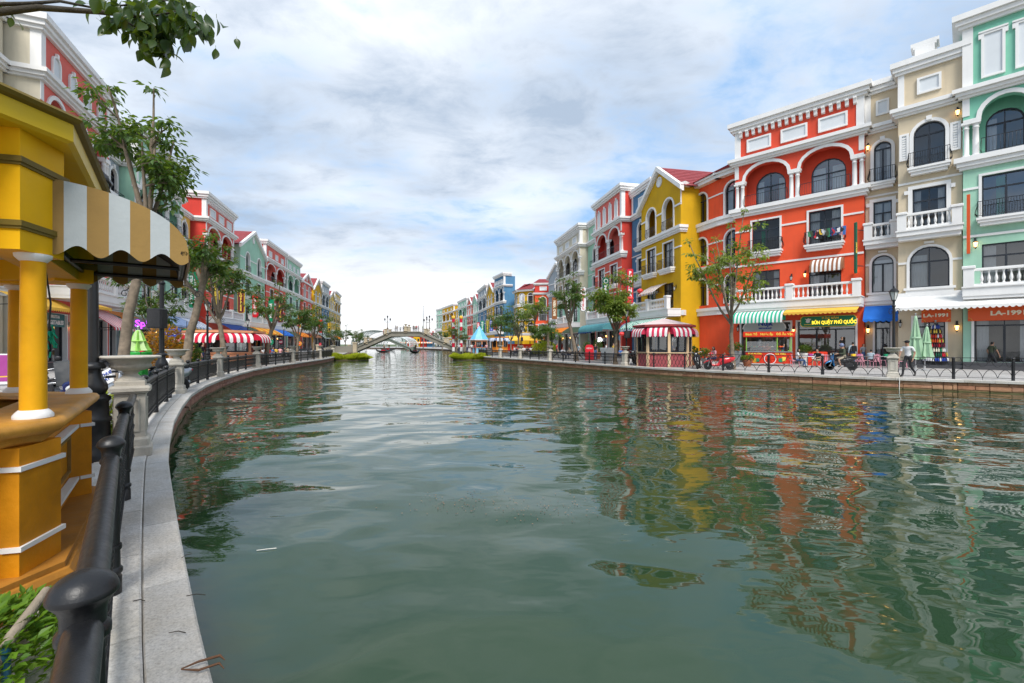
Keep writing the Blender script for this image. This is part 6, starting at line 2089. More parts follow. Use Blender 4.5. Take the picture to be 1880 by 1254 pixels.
hut(at(918, 88), 88, 1.5, 8, 'orange kiosk with pale blue awnings under the plaza trees', P('orange_kiosk', (0.72, 0.27, 0.04)), P('orange_kiosk', (0, 0, 0)), P('orange_kiosk', (0, 0, 0)), (P('orange_kiosk', (0, 0, 0)),), (3, 4, 5, 6), h1=2.3, h2=2.8, peak=3.0, awm=(C_LB, C_W))
for i, (px, Y, wd) in enumerate(((951, 100, 5.5), (974, 98, 4.5))):
    t = thing('market_canopy', ('wide yellow canopy with red counters left of the plaza palm', 'yellow canopy with red counters right under the round yellow corner house')[i], 'canopy', (at(px, Y), Y, 0))
    awning(t, -wd / 2, wd / 2, 3.4, 2.5, 2.5, (C_Y,), 8, 'slope', 1.2, 0.25)
    for sx in (-1, 1):
        for yy in (-1.2, 1.15):
            m = MB(); m.tube([(0, 0, 0), (0, 0, 2.5 if yy < 0 else 3.4)], 0.05, 6, IRON); m.build('post', t, (sx * wd * 0.48, yy, 0))
    m = MB(); m.bbox(-wd * 0.45, wd * 0.45, 0.2, 0.9, 0, 1.6, C_RD, 0.05); m.build('counter', t)

# ---------------------------------------------------------------- signs
def onb(b, lx, ly, lz):
    M = Matrix.Translation(b.location) @ Matrix.Rotation(b.rotation_euler.z, 4, 'Z')
    return M @ Vector((lx, ly, lz))
SG = {k: paint('sign_' + k, c, 0.4, 0.06, 2) for k, c in dict(green=(0.01, 0.23, 0.11), dgreen=(0.008, 0.10, 0.05), black=(0.015, 0.015, 0.02), maroon=(0.12, 0.012, 0.03), red=(0.60, 0.015, 0.03), white=(0.78, 0.78, 0.78),
      brown=(0.27, 0.10, 0.03), yellow=(0.80, 0.50, 0.02), orange=(0.75, 0.10, 0.015), teal=(0.02, 0.16, 0.17), blue=(0.02, 0.06, 0.35), grey=(0.45, 0.50, 0.50), gold=(0.85, 0.60, 0.08), cream=(0.85, 0.80, 0.62), magenta=(0.32, 0.04, 0.23), purple=(0.20, 0.03, 0.5), dgrey=(0.09, 0.09, 0.10)).items()}
def vsign(px, y0, y1, wpx, Y, label, bm, txt, tm, border=None, mode='stack', rnd_=0.35, rot=0.12, tsize=None, bracket=1, group='vertical shop signs hanging along the street', sub=None):
    w_ = wpx * Y / F; z0, z1 = hz(y1, Y), hz(y0, Y); h = z1 - z0
    t = thing('shop_sign', label, 'sign', (at(px, Y), Y, z0), rot, group)
    def shape(g, e):
        r = w_ * rnd_; pl = []
        for cx, cz, a0 in ((w_ / 2 - r, r, -PI / 2), (w_ / 2 - r, h - r, 0), (-w_ / 2 + r, h - r, PI / 2), (-w_ / 2 + r, r, PI)):
            for k in range(5):
                a = a0 + PI / 2 * k / 4
                pl.append((cx + (r + g) * math.cos(a), cz + (r + g) * math.sin(a)))
        return pl[::-1]
    m = MB(); m.prism(shape(-0.05 if border else 0, 0), -0.07, 0.07, bm, 'y'); m.build('board', t)
    if border:
        m = MB(); m.prism(shape(0.0, 0), -0.055, 0.055, border, 'y'); m.build('border', t)
    if bracket:
        m = MB()
        for z in (h * 0.15, h * 0.85):
            m.tube([(w_ / 2 * bracket, 0, z), ((w_ / 2 + 0.6) * bracket, 0.1, z)], 0.03, 5, IRON)
        m.build('bracket', t)
    if mode == 'stack':
        k = max(1, len(txt)); s = tsize or h * 0.86 / k
        for i, ch in enumerate(txt):
            if ch != ' ':
                text(ch, s * 1.12, tm, t, (0, -0.076, h * 0.93 - (i + 0.5) * h * 0.86 / k), sx=0.95, bold=s * 0.05)
    else:
        lines = txt.split('\n')
        for i, ln in enumerate(lines):
            s = tsize or min(w_ * 0.62 / len(lines), h * 1.25 / max(4, len(ln)))
            x = (i - (len(lines) - 1) / 2) * w_ * 0.42
            text(ln, s if i == 0 else s * 0.62, tm, t, (x, -0.076, h * 0.5), rot=(PI / 2, -PI / 2, 0), bold=s * 0.035)
    return t
# right bank
vsign(1156.5, 493, 558, 13, 47, 'red vertical sign with white letters reading PHOANAI beside the blue shophouse', SG['red'], 'PHOANAI', SG['white'], SG['maroon'], 'stack', 0.25)
g_ = vsign(1112, 509, 561, 12, 55, 'dark green vertical sign with a round white logo behind the tree with two leaf masses', SG['dgreen'], 'COFFEE', SG['white'], None, 'rot', 0.3, tsize=0.42)
m = MB(); m.lathe([(0.26, 0), (0.26, 0.03)], 16, SG['white'], M=Matrix.Translation((0, -0.072, 2.95)) @ Matrix.Rotation(PI / 2, 4, 'X')); m.build('logo_disc', g_)
m = MB(); m.lathe([(0.2, 0), (0.2, 0.02)], 16, SG['dgreen'], M=Matrix.Translation((0, -0.104, 2.95)) @ Matrix.Rotation(PI / 2, 4, 'X')); m.build('logo_ring', g_)
vsign(1070.5, 526, 572, 11.5, 58, 'white vertical sign with rounded ends and red letters reading HOMETEL', SG['white'], 'HOMETEL', SG['red'], SG['black'], 'stack', 0.45)
vsign(1018, 546, 586, 9.5, 66, 'tall brown vertical sign with cream letters at the side street corner', SG['brown'], 'BAO VIEN', SG['cream'], None, 'rot', 0.1, tsize=0.5)
vsign(1043, 543, 576, 8, 64, 'dark vertical sign half hidden by the crooked tree', SG['black'], 'SPA', SG['white'], SG['white'], 'stack', 0.3)
vsign(1571, 408, 502, 3.6, 31.2, 'slim dark green sign seen edge on beside the narrow tan shophouse', SG['dgreen'], 'RESTAURANT', SG['gold'], None, 'rot', 0.5, rot=0.1, tsize=0.12)
vsign(1778, 357, 466, 3.0, 27.6, 'thin orange red sign seen edge on between the tan and the sea green shophouse', SG['orange'], '', SG['white'], None, 'stack', 0.3, rot=0.6)
for px, y0, y1, w_, Y, bm, lb in ((878, 592, 614, 5, 118, 'red', 'small far red vertical sign behind the blue tent'), (885.5, 589, 611, 6, 116, 'green', 'small far green vertical sign beside the red one'), (895, 588, 610, 6, 114, 'dgreen', 'small far dark green sign with a yellow rim'),
                                 (902, 588, 608, 6, 112, 'blue', 'small far blue and white vertical sign'), (909, 594, 606, 7, 110, 'red', 'small far red square sign next to the blue and white one')):
    vsign(px, y0, y1, w_, Y, lb, SG[bm], 'HOTEL' if bm != 'red' else 'SPA', SG['white'] if bm != 'dgreen' else SG['yellow'], SG['yellow'] if bm == 'dgreen' else None, 'stack', 0.2)
t = thing('shop_sign', 'dark grey band sign with white letters reading OTTER across the orange tower house', 'sign', (at(998, 108.6), 108.6, hz(572, 108.6)), 0)
m = MB(); m.box(-4.0, 4.2, -0.06, 0.06, 0, 1.1, SG['dgrey']); m.build('board', t); text('OTTER', 1.15, SG['white'], t, (1.1, -0.07, 0.55), bold=0.02)
# flat shop signs on the nearest facades
def fsign(b, x0, x1, z0, z1, label, bm, lines, y=-0.09, th=0.05, cut=0.0, edge=None, group=None):
    p = onb(b, x0, y, z0); W, h = x1 - x0, z1 - z0
    t = thing('shop_sign', label, 'sign', p, b.rotation_euler.z, group)
    pl = [(cut, 0), (W - cut, 0), (W, cut), (W, h - cut), (W - cut, h), (cut, h), (0, h - cut), (0, cut)] if cut else [(0, 0), (W, 0), (W, h), (0, h)]
    m = MB(); m.prism(pl, -th / 2, th / 2, bm, 'y'); m.build('board', t)
    if edge:
        m = MB(); m.prism([(x * 1.0 + (0.04 if x > W / 2 else -0.04), z + (0.04 if z > h / 2 else -0.04)) for x, z in pl], -th / 2 + 0.008, th / 2, edge, 'y'); m.build('border', t)
    for s, sz, tm, fx, fz, sx in lines:
        text(s, sz, tm, t, (W * fx, -th / 2 - 0.008, h * fz), sx=sx, bold=sz * 0.045)
    return t
k1 = ORW / 9.2
t = fsign(OR, 5.02, 8.55, 2.95, 3.72, 'dark green shop sign with yellow letters reading BÚN QUẬY PHÚ QUỐC', SG['green'], [('BÚN QUẬY PHÚ QUỐC', 0.36, emit('lit_yellow', (1, 0.75, 0.05), 0.9), 0.61, 0.36, 0.74), ('ĐẶC SẢN', 0.19, SG['gold'], 0.55, 0.80, 1.3)], -0.10, 0.06, 0.14, SG['gold'])
m = MB()
for pl in ([(0.33, 0.34), (0.46, 0.27), (0.58, 0.32), (0.62, 0.5), (0.7, 0.6), (0.56, 0.6), (0.5, 0.66), (0.42, 0.58), (0.26, 0.62), (0.36, 0.5)],):
    m.prism(pl[::-1], -0.06, -0.034, SG['white'], 'y')
m.box(0.22, 0.72, -0.05, -0.034, 0.12, 0.17, SG['gold']); m.build('bull_head_logo', t)
t = fsign(OR, 0.72, 3.95, 2.62, 2.64, 'grey arched shop sign with dark blue script over the red food cart', SG['grey'], [], -0.10)
m = MB(); m.prism([(0, 0.0), (3.2, 0.0)] + [(p[0], p[1]) for p in reversed(arch_pts(0, 3.2, 1.12, 0.9, 16))], -0.03, 0.03, SG['grey'], 'y'); m.build('arch_board', t)
text('Nujk', 0.55, SG['blue'], t, (1.7, -0.04, 0.66), bold=0.02); text('RESTAURANT', 0.16, SG['blue'], t, (1.7, -0.04, 0.26), bold=0.01)
m = MB(); m.arch_trim(0, 3.2, 0, 1.12, 0.9, 0.09, -0.031, 0.02, WHITE, False); m.build('border', t)
def lasign(b, x0, x1, label, fx, sz, y):
    t = fsign(b, x0, x1, 3.0, 3.88, label, SG['orange'], [('LA-1991', sz, SG['cream'], fx, 0.50, 1.2)], y)
    W = x1 - x0; m = MB()
    for cx, cz, a0 in ((0, 0, 0), (W, 0, PI / 2), (W, 0.88, PI), (0, 0.88, -PI / 2)):
        m.tube([(cx + math.cos(a0 + PI / 2 * k / 6) * 0.2, -0.03, cz + math.sin(a0 + PI / 2 * k / 6) * 0.2) for k in range(7)], 0.012, 4, SG['gold'])
    m.build('corner_arc', t)
lasign(TA, 1.2, 2.62, 'small orange shop sign reading LA-1991 over the bottle display', 0.5, 0.30, -0.10)
lasign(MT, 0.22, 5.0, 'long orange shop sign reading LA-1991 under the white awning of the sea green shophouse', 0.36, 0.36, -0.10)
w0 = onb(TA, -0.05, 0, 0); w1 = onb(MT, MTW + 0.1, 0, 0)
aw_t = thing('shop_awning', 'long white scalloped awning over the tan and sea green shopfronts', 'awning', onb(TA, -0.1, -0.31, 0), TA.rotation_euler.z)
awning(aw_t, 0, TAW + MTW + 0.6, 4.72, 3.92, 1.75, (C_W,), 26, 'slope', 0.0, 0.22)
awning(OR, 5.75, 7.85, 8.15, 7.25, 0.85, (C_BR, C_W), 15, 'barrel', -0.08, 0.18, label='brown and white striped awning over a first floor window')
awning(YG, 2.2, 5.6, 7.9, 6.9, 1.6, (C_BR, C_W), 20, 'slope', -0.03, 0.22, label='brown and white striped awning')
awning(YG, 0.2, YGW - 0.2, 4.2, 3.3, 1.5, (C_G, C_W), 26, 'slope', -1.3, 0.2, label='green and white striped awning')
for lx, lz in ((4.35, 7.0), (5.3, 7.15), (8.55, 7.15)):
    lantern(OR, lx, -0.03, lz, lx > 5, 1.1)
lantern(OR, 0.28, -0.03, 3.0, False, 1.1)
lantern(TA, TAW - 0.22, -0.03, 16.5, True, 1.2); lantern(TA, 0.12, -0.03, 3.0, False, 1.0); lantern(TB, 0.16, -0.03, 16.2, True, 1.2); lantern(TB, 0.17, -0.03, 2.7, True, 1.2); lantern(MT, 0.55, -0.03, 7.9, True, 1.25)
lantern(TA, TAW - 0.25, -0.03, 2.75, True, 1.25)
for lx in (3.9, 7.3):
    lantern(YG, lx, -0.03, 7.2, False, 1.1)
# left bank signs
vsign(356, 499, 565, 18, 43, 'green vertical sign with white letters reading POWER beside the leaning tree', SG['green'], 'POWER NAILS\nMASSAGE - JUICE', SG['white'], None, 'rot', 0.22, rot=-0.1, bracket=-1, tsize=0.42)
vsign(400, 513, 572, 14.5, 46, 'black vertical sign with yellow lettering', SG['black'], 'GOLDEN BEE HOTEL\nRestaurant', SG['gold'], None, 'rot', 0.25, rot=-0.1, bracket=-1, tsize=0.34)
vsign(443, 531, 575, 13, 52, 'maroon vertical sign with a yellow outline behind a leafy branch', SG['maroon'], 'COFFEE', SG['gold'], SG['yellow'], 'stack', 0.3, rot=-0.1, bracket=-1)
vsign(469, 541, 583, 11, 56, 'red vertical sign partly behind the forked tree', SG['red'], 'SEAFOOD', SG['white'], None, 'rot', 0.3, rot=-0.1, bracket=-1)
vsign(498, 550, 591, 10, 60, 'green vertical sign behind the forked tree', SG['green'], 'MASSAGE', SG['white'], None, 'rot', 0.2, rot=-0.1, bracket=-1)
vsign(515, 557, 592, 9, 63, 'maroon vertical sign with yellow characters', SG['maroon'], 'HOTEL', SG['gold'], SG['maroon'], 'stack', 0.15, rot=-0.1, bracket=-1)
vsign(549.5, 576, 602, 5, 70, 'slim yellow vertical sign between two slim trees', SG['yellow'], 'BIA', SG['red'], None, 'stack', 0.4, rot=-0.1, bracket=-1)
vsign(589, 587, 611, 7.5, 90, 'far red vertical sign on the left bank', SG['red'], 'HOTEL', SG['white'], None, 'rot', 0.3, rot=-0.1, bracket=-1)
vsign(604, 592, 613, 6.5, 100, 'far black vertical sign with yellow letters, last of the left bank', SG['black'], 'SPA', SG['yellow'], SG['yellow'], 'stack', 0.4, rot=-0.1, bracket=-1)
def disc(px, py, rpx, Y, label, c, rim):
    t = thing('round_sign', label, 'sign', (at(px, Y), Y, hz(py, Y)), -0.1, 'round signs hanging below the awnings')
    Q = Matrix.Rotation(PI / 2, 4, 'X'); R_ = rpx * Y / F
    m = MB(); m.lathe([(R_ * 0.82, -0.05), (R_ * 0.82, 0.05)], 20, c, M=Q, smooth=False); m.build('board', t)
    m = MB(); m.lathe([(R_, -0.035), (R_, 0.035)], 20, rim, M=Q, smooth=False); m.build('border', t)
    m = MB(); m.tube([(0, 0, R_), (0, 0.1, R_ + 0.5)], 0.02, 4, IRON); m.build('bracket', t)
    text('CAFE', R_ * 0.5, SG['white'] if c != SG['white'] else SG['red'], t, (0, -0.06, 0))
disc(497, 628, 5.5, 54, 'round green hanging sign past the forked tree', SG['green'], SG['green'])
disc(516, 628, 5, 58, 'round dark maroon hanging sign with a white rim', SG['maroon'], SG['black'])
disc(550, 631, 4, 64, 'round orange hanging sign beside the slim tree', SG['orange'], SG['yellow'])
disc(473, 629, 5.5, 50, 'oval red hanging sign left of the round green one', SG['red'], SG['maroon'])
disc(588, 632, 3, 76, 'small far round red sign below the grey awnings', SG['red'], SG['maroon'])
disc(1101, 624, 5, 53, 'round glowing white sign in a shop window of the coral house', emit('white_sign_glow', (1, 0.97, 0.95), 2.5), SG['white'])
fsign(PK, 0.1, 2.3, 2.62, 3.42, 'teal shop sign reading FRUITS & VEGETABLES under the yellow awning', SG['teal'], [('VEGETABLES', 0.34, SG['white'], 0.5, 0.32, 1.0), ('FRUITS &', 0.24, SG['white'], 0.5, 0.76, 1.0)], -0.14)
fsign(PK, -3.6, -2.0, 2.4, 3.2, 'black hanging shop sign reading COFFEE behind the nearest kiosk column', SG['black'], [('COFFEE', 0.34, SG['white'], 0.5, 0.4, 1.0)], 0.9, cut=0.1)
fsign(PK, 4.3, 6.4, 2.65, 3.4, 'black shop sign with yellow letters behind the fluted lamp post', SG['black'], [('HOME', 0.4, SG['yellow'], 0.5, 0.4, 1.1)], -0.3)
fsign(PK, 9.3, 11.3, 2.65, 3.3, 'navy shop sign with white letters left of the green parasol', SG['blue'], [('LUGGAGE', 0.25, SG['white'], 0.5, 0.45, 1.0)], -1.2)
t = thing('shop_sign', 'grey shop sign with a glowing purple script right of the green parasol', 'sign', (at(273, 31), 31, 2.55), 0.9)
m = MB(); m.box(-1.1, 1.1, -0.05, 0.05, 0, 0.75, SG['dgrey']); m.build('board', t); text('Spirit', 0.62, emit('purple_neon', (0.45, 0.06, 0.8), 1.3), t, (-0.1, -0.06, 0.38), bold=0.02)
t = thing('shop_sign', 'blue hanging sign under the loudspeaker', 'sign', (at(303, 26), 26, hz(622, 26)), 0.1)
m = MB(); m.prism([(0.0, 0), (0.7, 0), (0.85, 0.15), (0.85, 0.5), (0.7, 0.62), (0, 0.62), (-0.15, 0.5), (-0.15, 0.15)], -0.05, 0.05, SG['blue'], 'y'); m.build('board', t); text('CAFE', 0.22, SG['white'], t, (0.35, -0.06, 0.3))
t = thing('shop_sign', 'oval green and white sign right of the loudspeaker', 'sign', (at(343, 34), 34, hz(617, 34)), 0)
m = MB(); m.lathe([(0.55, -0.04), (0.55, 0.04)], 20, SG['green'], M=Matrix.Rotation(PI / 2, 4, 'X') , smooth=False); m.build('board', t); m = MB(); m.box(-0.42, 0.42, -0.055, -0.041, -0.12, 0.14, SG['white']); m.build('white_band', t)
m = MB(); m.tube([(0, 0, 0.55), (0, 0, 1.1)], 0.02, 4, IRON); m.build('bracket', t)
t = thing('pavement_sign', 'magenta pavement sign board behind the yellow chair', 'sign', (at(2, 17), 17, 0), 0.5)
m = MB(); m.prism([(-0.45, 0.05), (0.45, 0.05), (0.45, 1.2), (-0.45, 1.2)], -0.03, 0.03, SG['white'], 'y', Matrix.Rotation(-0.15, 4, 'X')); m.build('frame', t)
m = MB(); m.prism([(-0.4, 0.15), (0.4, 0.15), (0.4, 1.15), (-0.4, 1.15)], -0.04, -0.031, SG['magenta'], 'y', Matrix.Rotation(-0.15, 4, 'X')); m.build('panel', t)
# ---------------------------------------------------------------- people
def cl(name, c, r=0.85):
    return paint('cloth_' + name, c, r, 0.12, 6, 0.2, 40)
CLO = dict(white=(0.72, 0.72, 0.72), black=(0.015, 0.015, 0.018), navy=(0.02, 0.03, 0.08), jeans=(0.06, 0.11, 0.24), grey=(0.28, 0.30, 0.33), pale=(0.42, 0.52, 0.58), olive=(0.06, 0.075, 0.045), orange=(0.75, 0.14, 0.01),
           red=(0.55, 0.03, 0.04), pink=(0.7, 0.35, 0.38), khaki=(0.35, 0.30, 0.22), char=(0.035, 0.036, 0.04), blue=(0.05, 0.16, 0.45), yellow=(0.7, 0.45, 0.05), skin=(0.42, 0.24, 0.16), green=(0.05, 0.25, 0.12))
def M_(k):
    return SKIN if k == 'skin' else cl(k, CLO[k])
def pose(kind, fem=False):
    """joint positions of a 1.70 m figure looking along -y, and the bones between them"""
    J = {}
    def put_(n, p, r): J[n] = (Vector(p), r)
    hip = 0.93; sw = 0.17 if fem else 0.19
    lean = {'sit': 0.10, 'ride': 0.10, 'walk': 0.05}.get(kind, 0.0)
    base = 0.50 if kind == 'sit' else 0.80 if kind == 'ride' else hip
    def T(z, y=0.0, x=0.0):
        h = z - hip
        return (x, y - lean * h * 1.2, base + h)
    put_('pel', T(0.93), (0.135, 0.10)); put_('wai', T(1.10), (0.12, 0.09)); put_('che', T(1.30), (0.155, 0.105)); put_('nec', T(1.45, -0.005), (0.055, 0.055))
    put_('hd0', T(1.515, -0.02), (0.066, 0.074)); put_('hd1', T(1.60, -0.03), (0.083, 0.098)); put_('hd2', T(1.675, -0.02), (0.058, 0.07))
    for s, n in ((-1, 'L'), (1, 'R')):
        put_('sh' + n, T(1.385, 0, s * sw), (0.062, 0.062))
        if kind == 'walk':
            sg = s
            put_('el' + n, T(1.12, 0.10 * sg - 0.03, s * (sw + 0.05)), (0.043, 0.043)); put_('wr' + n, T(0.90, -0.02 + 0.10 * sg - 0.12, s * (sw + 0.04)), (0.031, 0.028)); put_('ha' + n, T(0.80, -0.06 + 0.1 * sg - 0.12, s * (sw + 0.03)), (0.038, 0.018))
        elif kind in ('sit', 'ride'):
            f = 0.30 if kind == 'sit' else 0.38
            put_('el' + n, T(1.14, -0.10, s * (sw + 0.05)), (0.043, 0.043)); put_('wr' + n, T(1.10 if kind == 'sit' else 1.12, -f, s * (sw - 0.03)), (0.031, 0.028)); put_('ha' + n, T(1.10, -f - 0.09, s * (sw - 0.04)), (0.038, 0.020))
        else:
            put_('el' + n, T(1.12, 0.02, s * (sw + 0.06)), (0.043, 0.043)); put_('wr' + n, T(0.88, -0.05, s * (sw + 0.06)), (0.031, 0.028)); put_('ha' + n, T(0.78, -0.07, s * (sw + 0.05)), (0.038, 0.018))
        if kind == 'sit':
            put_('hi' + n, (s * 0.09, -0.02, 0.49), (0.095, 0.09)); put_('kn' + n, (s * 0.12, -0.45, 0.50), (0.062, 0.062)); put_('an' + n, (s * 0.12, -0.42 + 0.06 * s, 0.09), (0.042, 0.042)); put_('to' + n, (s * 0.13, -0.58 + 0.06 * s, 0.035), (0.045, 0.03))
        elif kind == 'ride':
            put_('hi' + n, (s * 0.10, -0.02, 0.79), (0.095, 0.09)); put_('kn' + n, (s * 0.22, -0.40, 0.66), (0.062, 0.062)); put_('an' + n, (s * 0.22, -0.28, 0.28), (0.042, 0.042)); put_('to' + n, (s * 0.24, -0.44, 0.22), (0.045, 0.03))
        elif kind == 'walk':
            k = -s
            put_('hi' + n, (s * 0.09, 0, 0.91), (0.095, 0.09)); put_('kn' + n, (s * 0.09, -0.16 if k > 0 else 0.05, 0.49), (0.062, 0.062)); put_('an' + n, (s * 0.09, -0.24 if k > 0 else 0.40, 0.09 if k > 0 else 0.17), (0.042, 0.042)); put_('to' + n, (s * 0.10, -0.42 if k > 0 else 0.29, 0.05 if k > 0 else 0.05), (0.045, 0.03))
        else:
            put_('hi' + n, (s * 0.09, 0, 0.91), (0.095, 0.09)); put_('kn' + n, (s * 0.10, -0.02, 0.49), (0.062, 0.062)); put_('an' + n, (s * 0.10, 0.03, 0.085), (0.042, 0.042)); put_('to' + n, (s * 0.12, -0.14, 0.035), (0.045, 0.03))
    B = [('pel', 'wai'), ('wai', 'che'), ('che', 'nec'), ('nec', 'hd0'), ('hd0', 'hd1'), ('hd1', 'hd2')]
    for n in 'LR':
        B += [('che', 'sh' + n), ('sh' + n, 'el' + n), ('el' + n, 'wr' + n), ('wr' + n, 'ha' + n), ('pel', 'hi' + n), ('hi' + n, 'kn' + n), ('kn' + n, 'an' + n), ('an' + n, 'to' + n)]
    for n, s in (('L', -1), ('R', 1)):          # fingers and thumb
        h = J['ha' + n][0]; w_ = J['wr' + n][0]; d = (h - w_).normalized()
        side = Vector((0, 1, 0)) if abs(d.z) > 0.6 else Vector((0, 0, 1))
        for i in range(4):
            b = h + side * (0.030 - 0.020 * i) + d * 0.02
            ln = (0.07, 0.08, 0.075, 0.058)[i]
            put_(f'f{i}{n}', b + d * ln * 0.5, (0.010, 0.010)); put_(f'g{i}{n}', b + d * ln + Vector((-s * 0.02, 0, 0)), (0.008, 0.008))
            B += [('ha' + n, f'f{i}{n}'), (f'f{i}{n}', f'g{i}{n}')]
        put_('th' + n, w_.lerp(h, 0.55) + Vector((-s * 0.01, -0.035, 0)) - side * 0.0 + d * 0.03, (0.011, 0.011)); B.append(('ha' + n, 'th' + n))
    return J, B
_pm = {}
_tmp = []
def body_raw(kind, fem):
    k = (kind, fem)
    if k in _pm:
        return _pm[k]
    J, B = pose(kind, fem)
    names = list(J); ix = {n: i for i, n in enumerate(names)}
    me = bpy.data.meshes.new('body_skeleton')
    me.from_pydata([tuple(J[n][0]) for n in names], [(ix[a], ix[b]) for a, b in B], [])
    o = bpy.data.objects.new('body_skeleton', me); C.objects.link(o)
    sk = o.modifiers.new('skin', 'SKIN'); sk.use_smooth_shade = True
    for n in names:
        d = me.skin_vertices[0].data[ix[n]]; d.radius = J[n][1]; d.use_root = (n == 'pel')
    sb = o.modifiers.new('smooth', 'SUBSURF'); sb.levels = 1; sb.render_levels = 1
    dg = bpy.context.evaluated_depsgraph_get()
    out_ = bpy.data.meshes.new_from_object(o.evaluated_get(dg))
    bpy.data.objects.remove(o)
    vs = [v.co.copy() for v in out_.vertices]; fs = [tuple(p.vertices) for p in out_.polygons]
    segs = []
    for p in out_.polygons:
        c = p.center; best = None
        for a, b in B:
            u, v = J[a][0], J[b][0]; d = v - u
            t = max(0, min(1, (c - u).dot(d) / max(1e-9, d.length_squared)))
            dd = (c - u - d * t).length - 0.5 * (J[a][1][0] * (1 - t) + J[b][1][0] * t)
            if best is None or dd < best[0]: best = (dd, a, b, t, c.copy())
        segs.append(best[1:])
    _pm[k] = (J, vs, fs, segs)
    return _pm[k]
def body(kind, shirt, pants, fem=False, longhair=False, shorts=False, sleeve=False, cap=None):
    key = (kind, shirt, pants, fem, longhair, shorts, sleeve)
    if key in _pm:
        return _pm[key]
    J, vs, fs, segs = body_raw(kind, fem)
    ms, mp = M_(shirt), M_(pants)
    mats = [ms, mp, SKIN, SHOE, HAIR]
    h1 = J['hd1'][0]
    idx = []
    for a, b, t, c in segs:
        n2 = a[:2]
        if b[:2] in ('hd',) or a[:2] == 'hd':
            q = c - h1
            idx.append(4 if (q.z > 0.045 or (q.y > 0.018 and q.z > -0.09) or (longhair and q.y > 0.0)) else 2)
        elif n2 == 'ne' or b == 'nec' and t > 0.75: idx.append(4 if longhair and c.y > J['nec'][0].y + 0.02 else 2)
        elif n2 == 'sh' : idx.append(0 if t < (0.72 if not sleeve else 2) else 2)
        elif n2 == 'el': idx.append(0 if sleeve and t < 0.9 else 2)
        elif n2 in ('wr', 'ha', 'f0', 'f1', 'f2', 'f3') or b[:2] == 'th': idx.append(2)
        elif n2 == 'hi': idx.append(1 if not shorts or t < 0.85 else 2)
        elif n2 == 'kn': idx.append(2 if shorts else (1 if t < 0.93 else 3))
        elif n2 == 'an': idx.append(3)
        elif a == 'pel' and b[:2] == 'hi': idx.append(1)
        elif a == 'pel': idx.append(1 if t < 0.45 else 0)
        else: idx.append(0)
    me = bpy.data.meshes.new('body')
    me.from_pydata([tuple(v) for v in vs], [], fs)
    for m in mats: me.materials.append(m)
    me.polygons.foreach_set('material_index', idx); me.polygons.foreach_set('use_smooth', [True] * len(fs)); me.update()
    _pm[key] = me
    return me
def person(x, y, face, label, kind='stand', shirt='white', pants='navy', h=1.70, z=0.0, group=None, extras=(), **kw):
    """face = direction looked at, degrees anticlockwise from -y"""
    t = thing('person', label, 'person', (x, y, z), R(face), group)
    s = h / 1.70; t.scale = (s, s, s)
    put('body', body(kind, shirt, pants, **kw), t)
    J = body_raw(kind, kw.get('fem', False))[0]
    hd = J['hd1'][0]
    if 'face' in extras:
        m = MB()
        for sx in (-1, 1):
            m.ball(hd + Vector((sx * 0.032, -0.082, 0.012)), 0.011, HAIR, 6, 5); m.ball(hd + Vector((sx * 0.084, 0.005, -0.005)), 0.022, SKIN, 6, 5, (0.4, 1, 1.3))
        m.ball(hd + Vector((0, -0.097, -0.018)), 0.017, SKIN, 6, 5, (0.8, 1, 1.4)); m.box(hd.x - 0.025, hd.x + 0.025, hd.y - 0.093, hd.y - 0.08, hd.z - 0.058, hd.z - 0.05, M_('red'))
        m.build('face', t)
    if 'cap' in extras:
        m = MB(); m.ball(hd + Vector((0, 0.005, 0.035)), 0.104, M_('black'), 12, 7, (0.95, 1.05, 0.75)); m.box(hd.x - 0.07, hd.x + 0.07, hd.y - 0.19, hd.y - 0.06, hd.z + 0.035, hd.z + 0.048, M_('black')); m.build('cap', t)
    if 'helmet' in extras:
        m = MB(); m.ball(hd + Vector((0, 0.005, 0.025)), 0.125, paint('helmet_paint', (0.16, 0.2, 0.32), 0.25, 0.1), 12, 8); m.build('helmet', t)
    if 'backpack' in extras:
        c = J['che'][0]; m = MB(); m.bbox(c.x - 0.15, c.x + 0.15, c.y + 0.09, c.y + 0.26, c.z - 0.30, c.z + 0.12, M_('black'), 0.05); m.build('backpack', t)
    if 'hair' in extras:
        m = MB(); m.ball(hd + Vector((0, 0.045, -0.06)), 0.10, HAIR, 10, 8, (0.95, 0.7, 1.7)); m.build('hair', t)
    return t
person(at(1667, 21.5), 21.5, -68, 'man in a white short sleeved shirt and dark trousers walking past the stone urn', 'walk', 'white', 'char', 1.73, extras=('cap', 'face'))
person(at(1463, 30.6), 30.6, 62, 'seated person in white and blue jeans at the table near the food cart', 'sit', 'white', 'jeans', 1.68, fem=True, longhair=True, extras=('hair',))
person(at(1502, 30.9), 30.9, -62, 'seated person in a black top facing the one in the white shirt', 'sit', 'black', 'khaki', 1.66, shorts=True)
person(at(1566, 33.0), 33.0, 165, 'person in a pale hooded top with a black backpack at the restaurant door', 'stand', 'pale', 'jeans', 1.74, sleeve=True, extras=('backpack',))
person(at(1545, 34.4), 34.4, 30, 'dim standing person in black inside the restaurant doorway', 'stand', 'black', 'char', 1.7, z=0.44)
person(at(1312, 29.3), 29.3, -75, 'woman with long dark hair in a pink and white top behind the red scooter', 'sit', 'pink', 'navy', 1.66, fem=True, longhair=True, z=0.16, extras=('hair',))
person(at(1330, 29.5), 29.5, -20, 'child in red behind the seat of the red scooter', 'sit', 'red', 'red', 1.25, z=0.1)
person(at(1409, 33.9), 33.9, 0, 'food seller in an orange shirt behind the counter of the red cart', 'stand', 'orange', 'char', 1.66, extras=('face',))
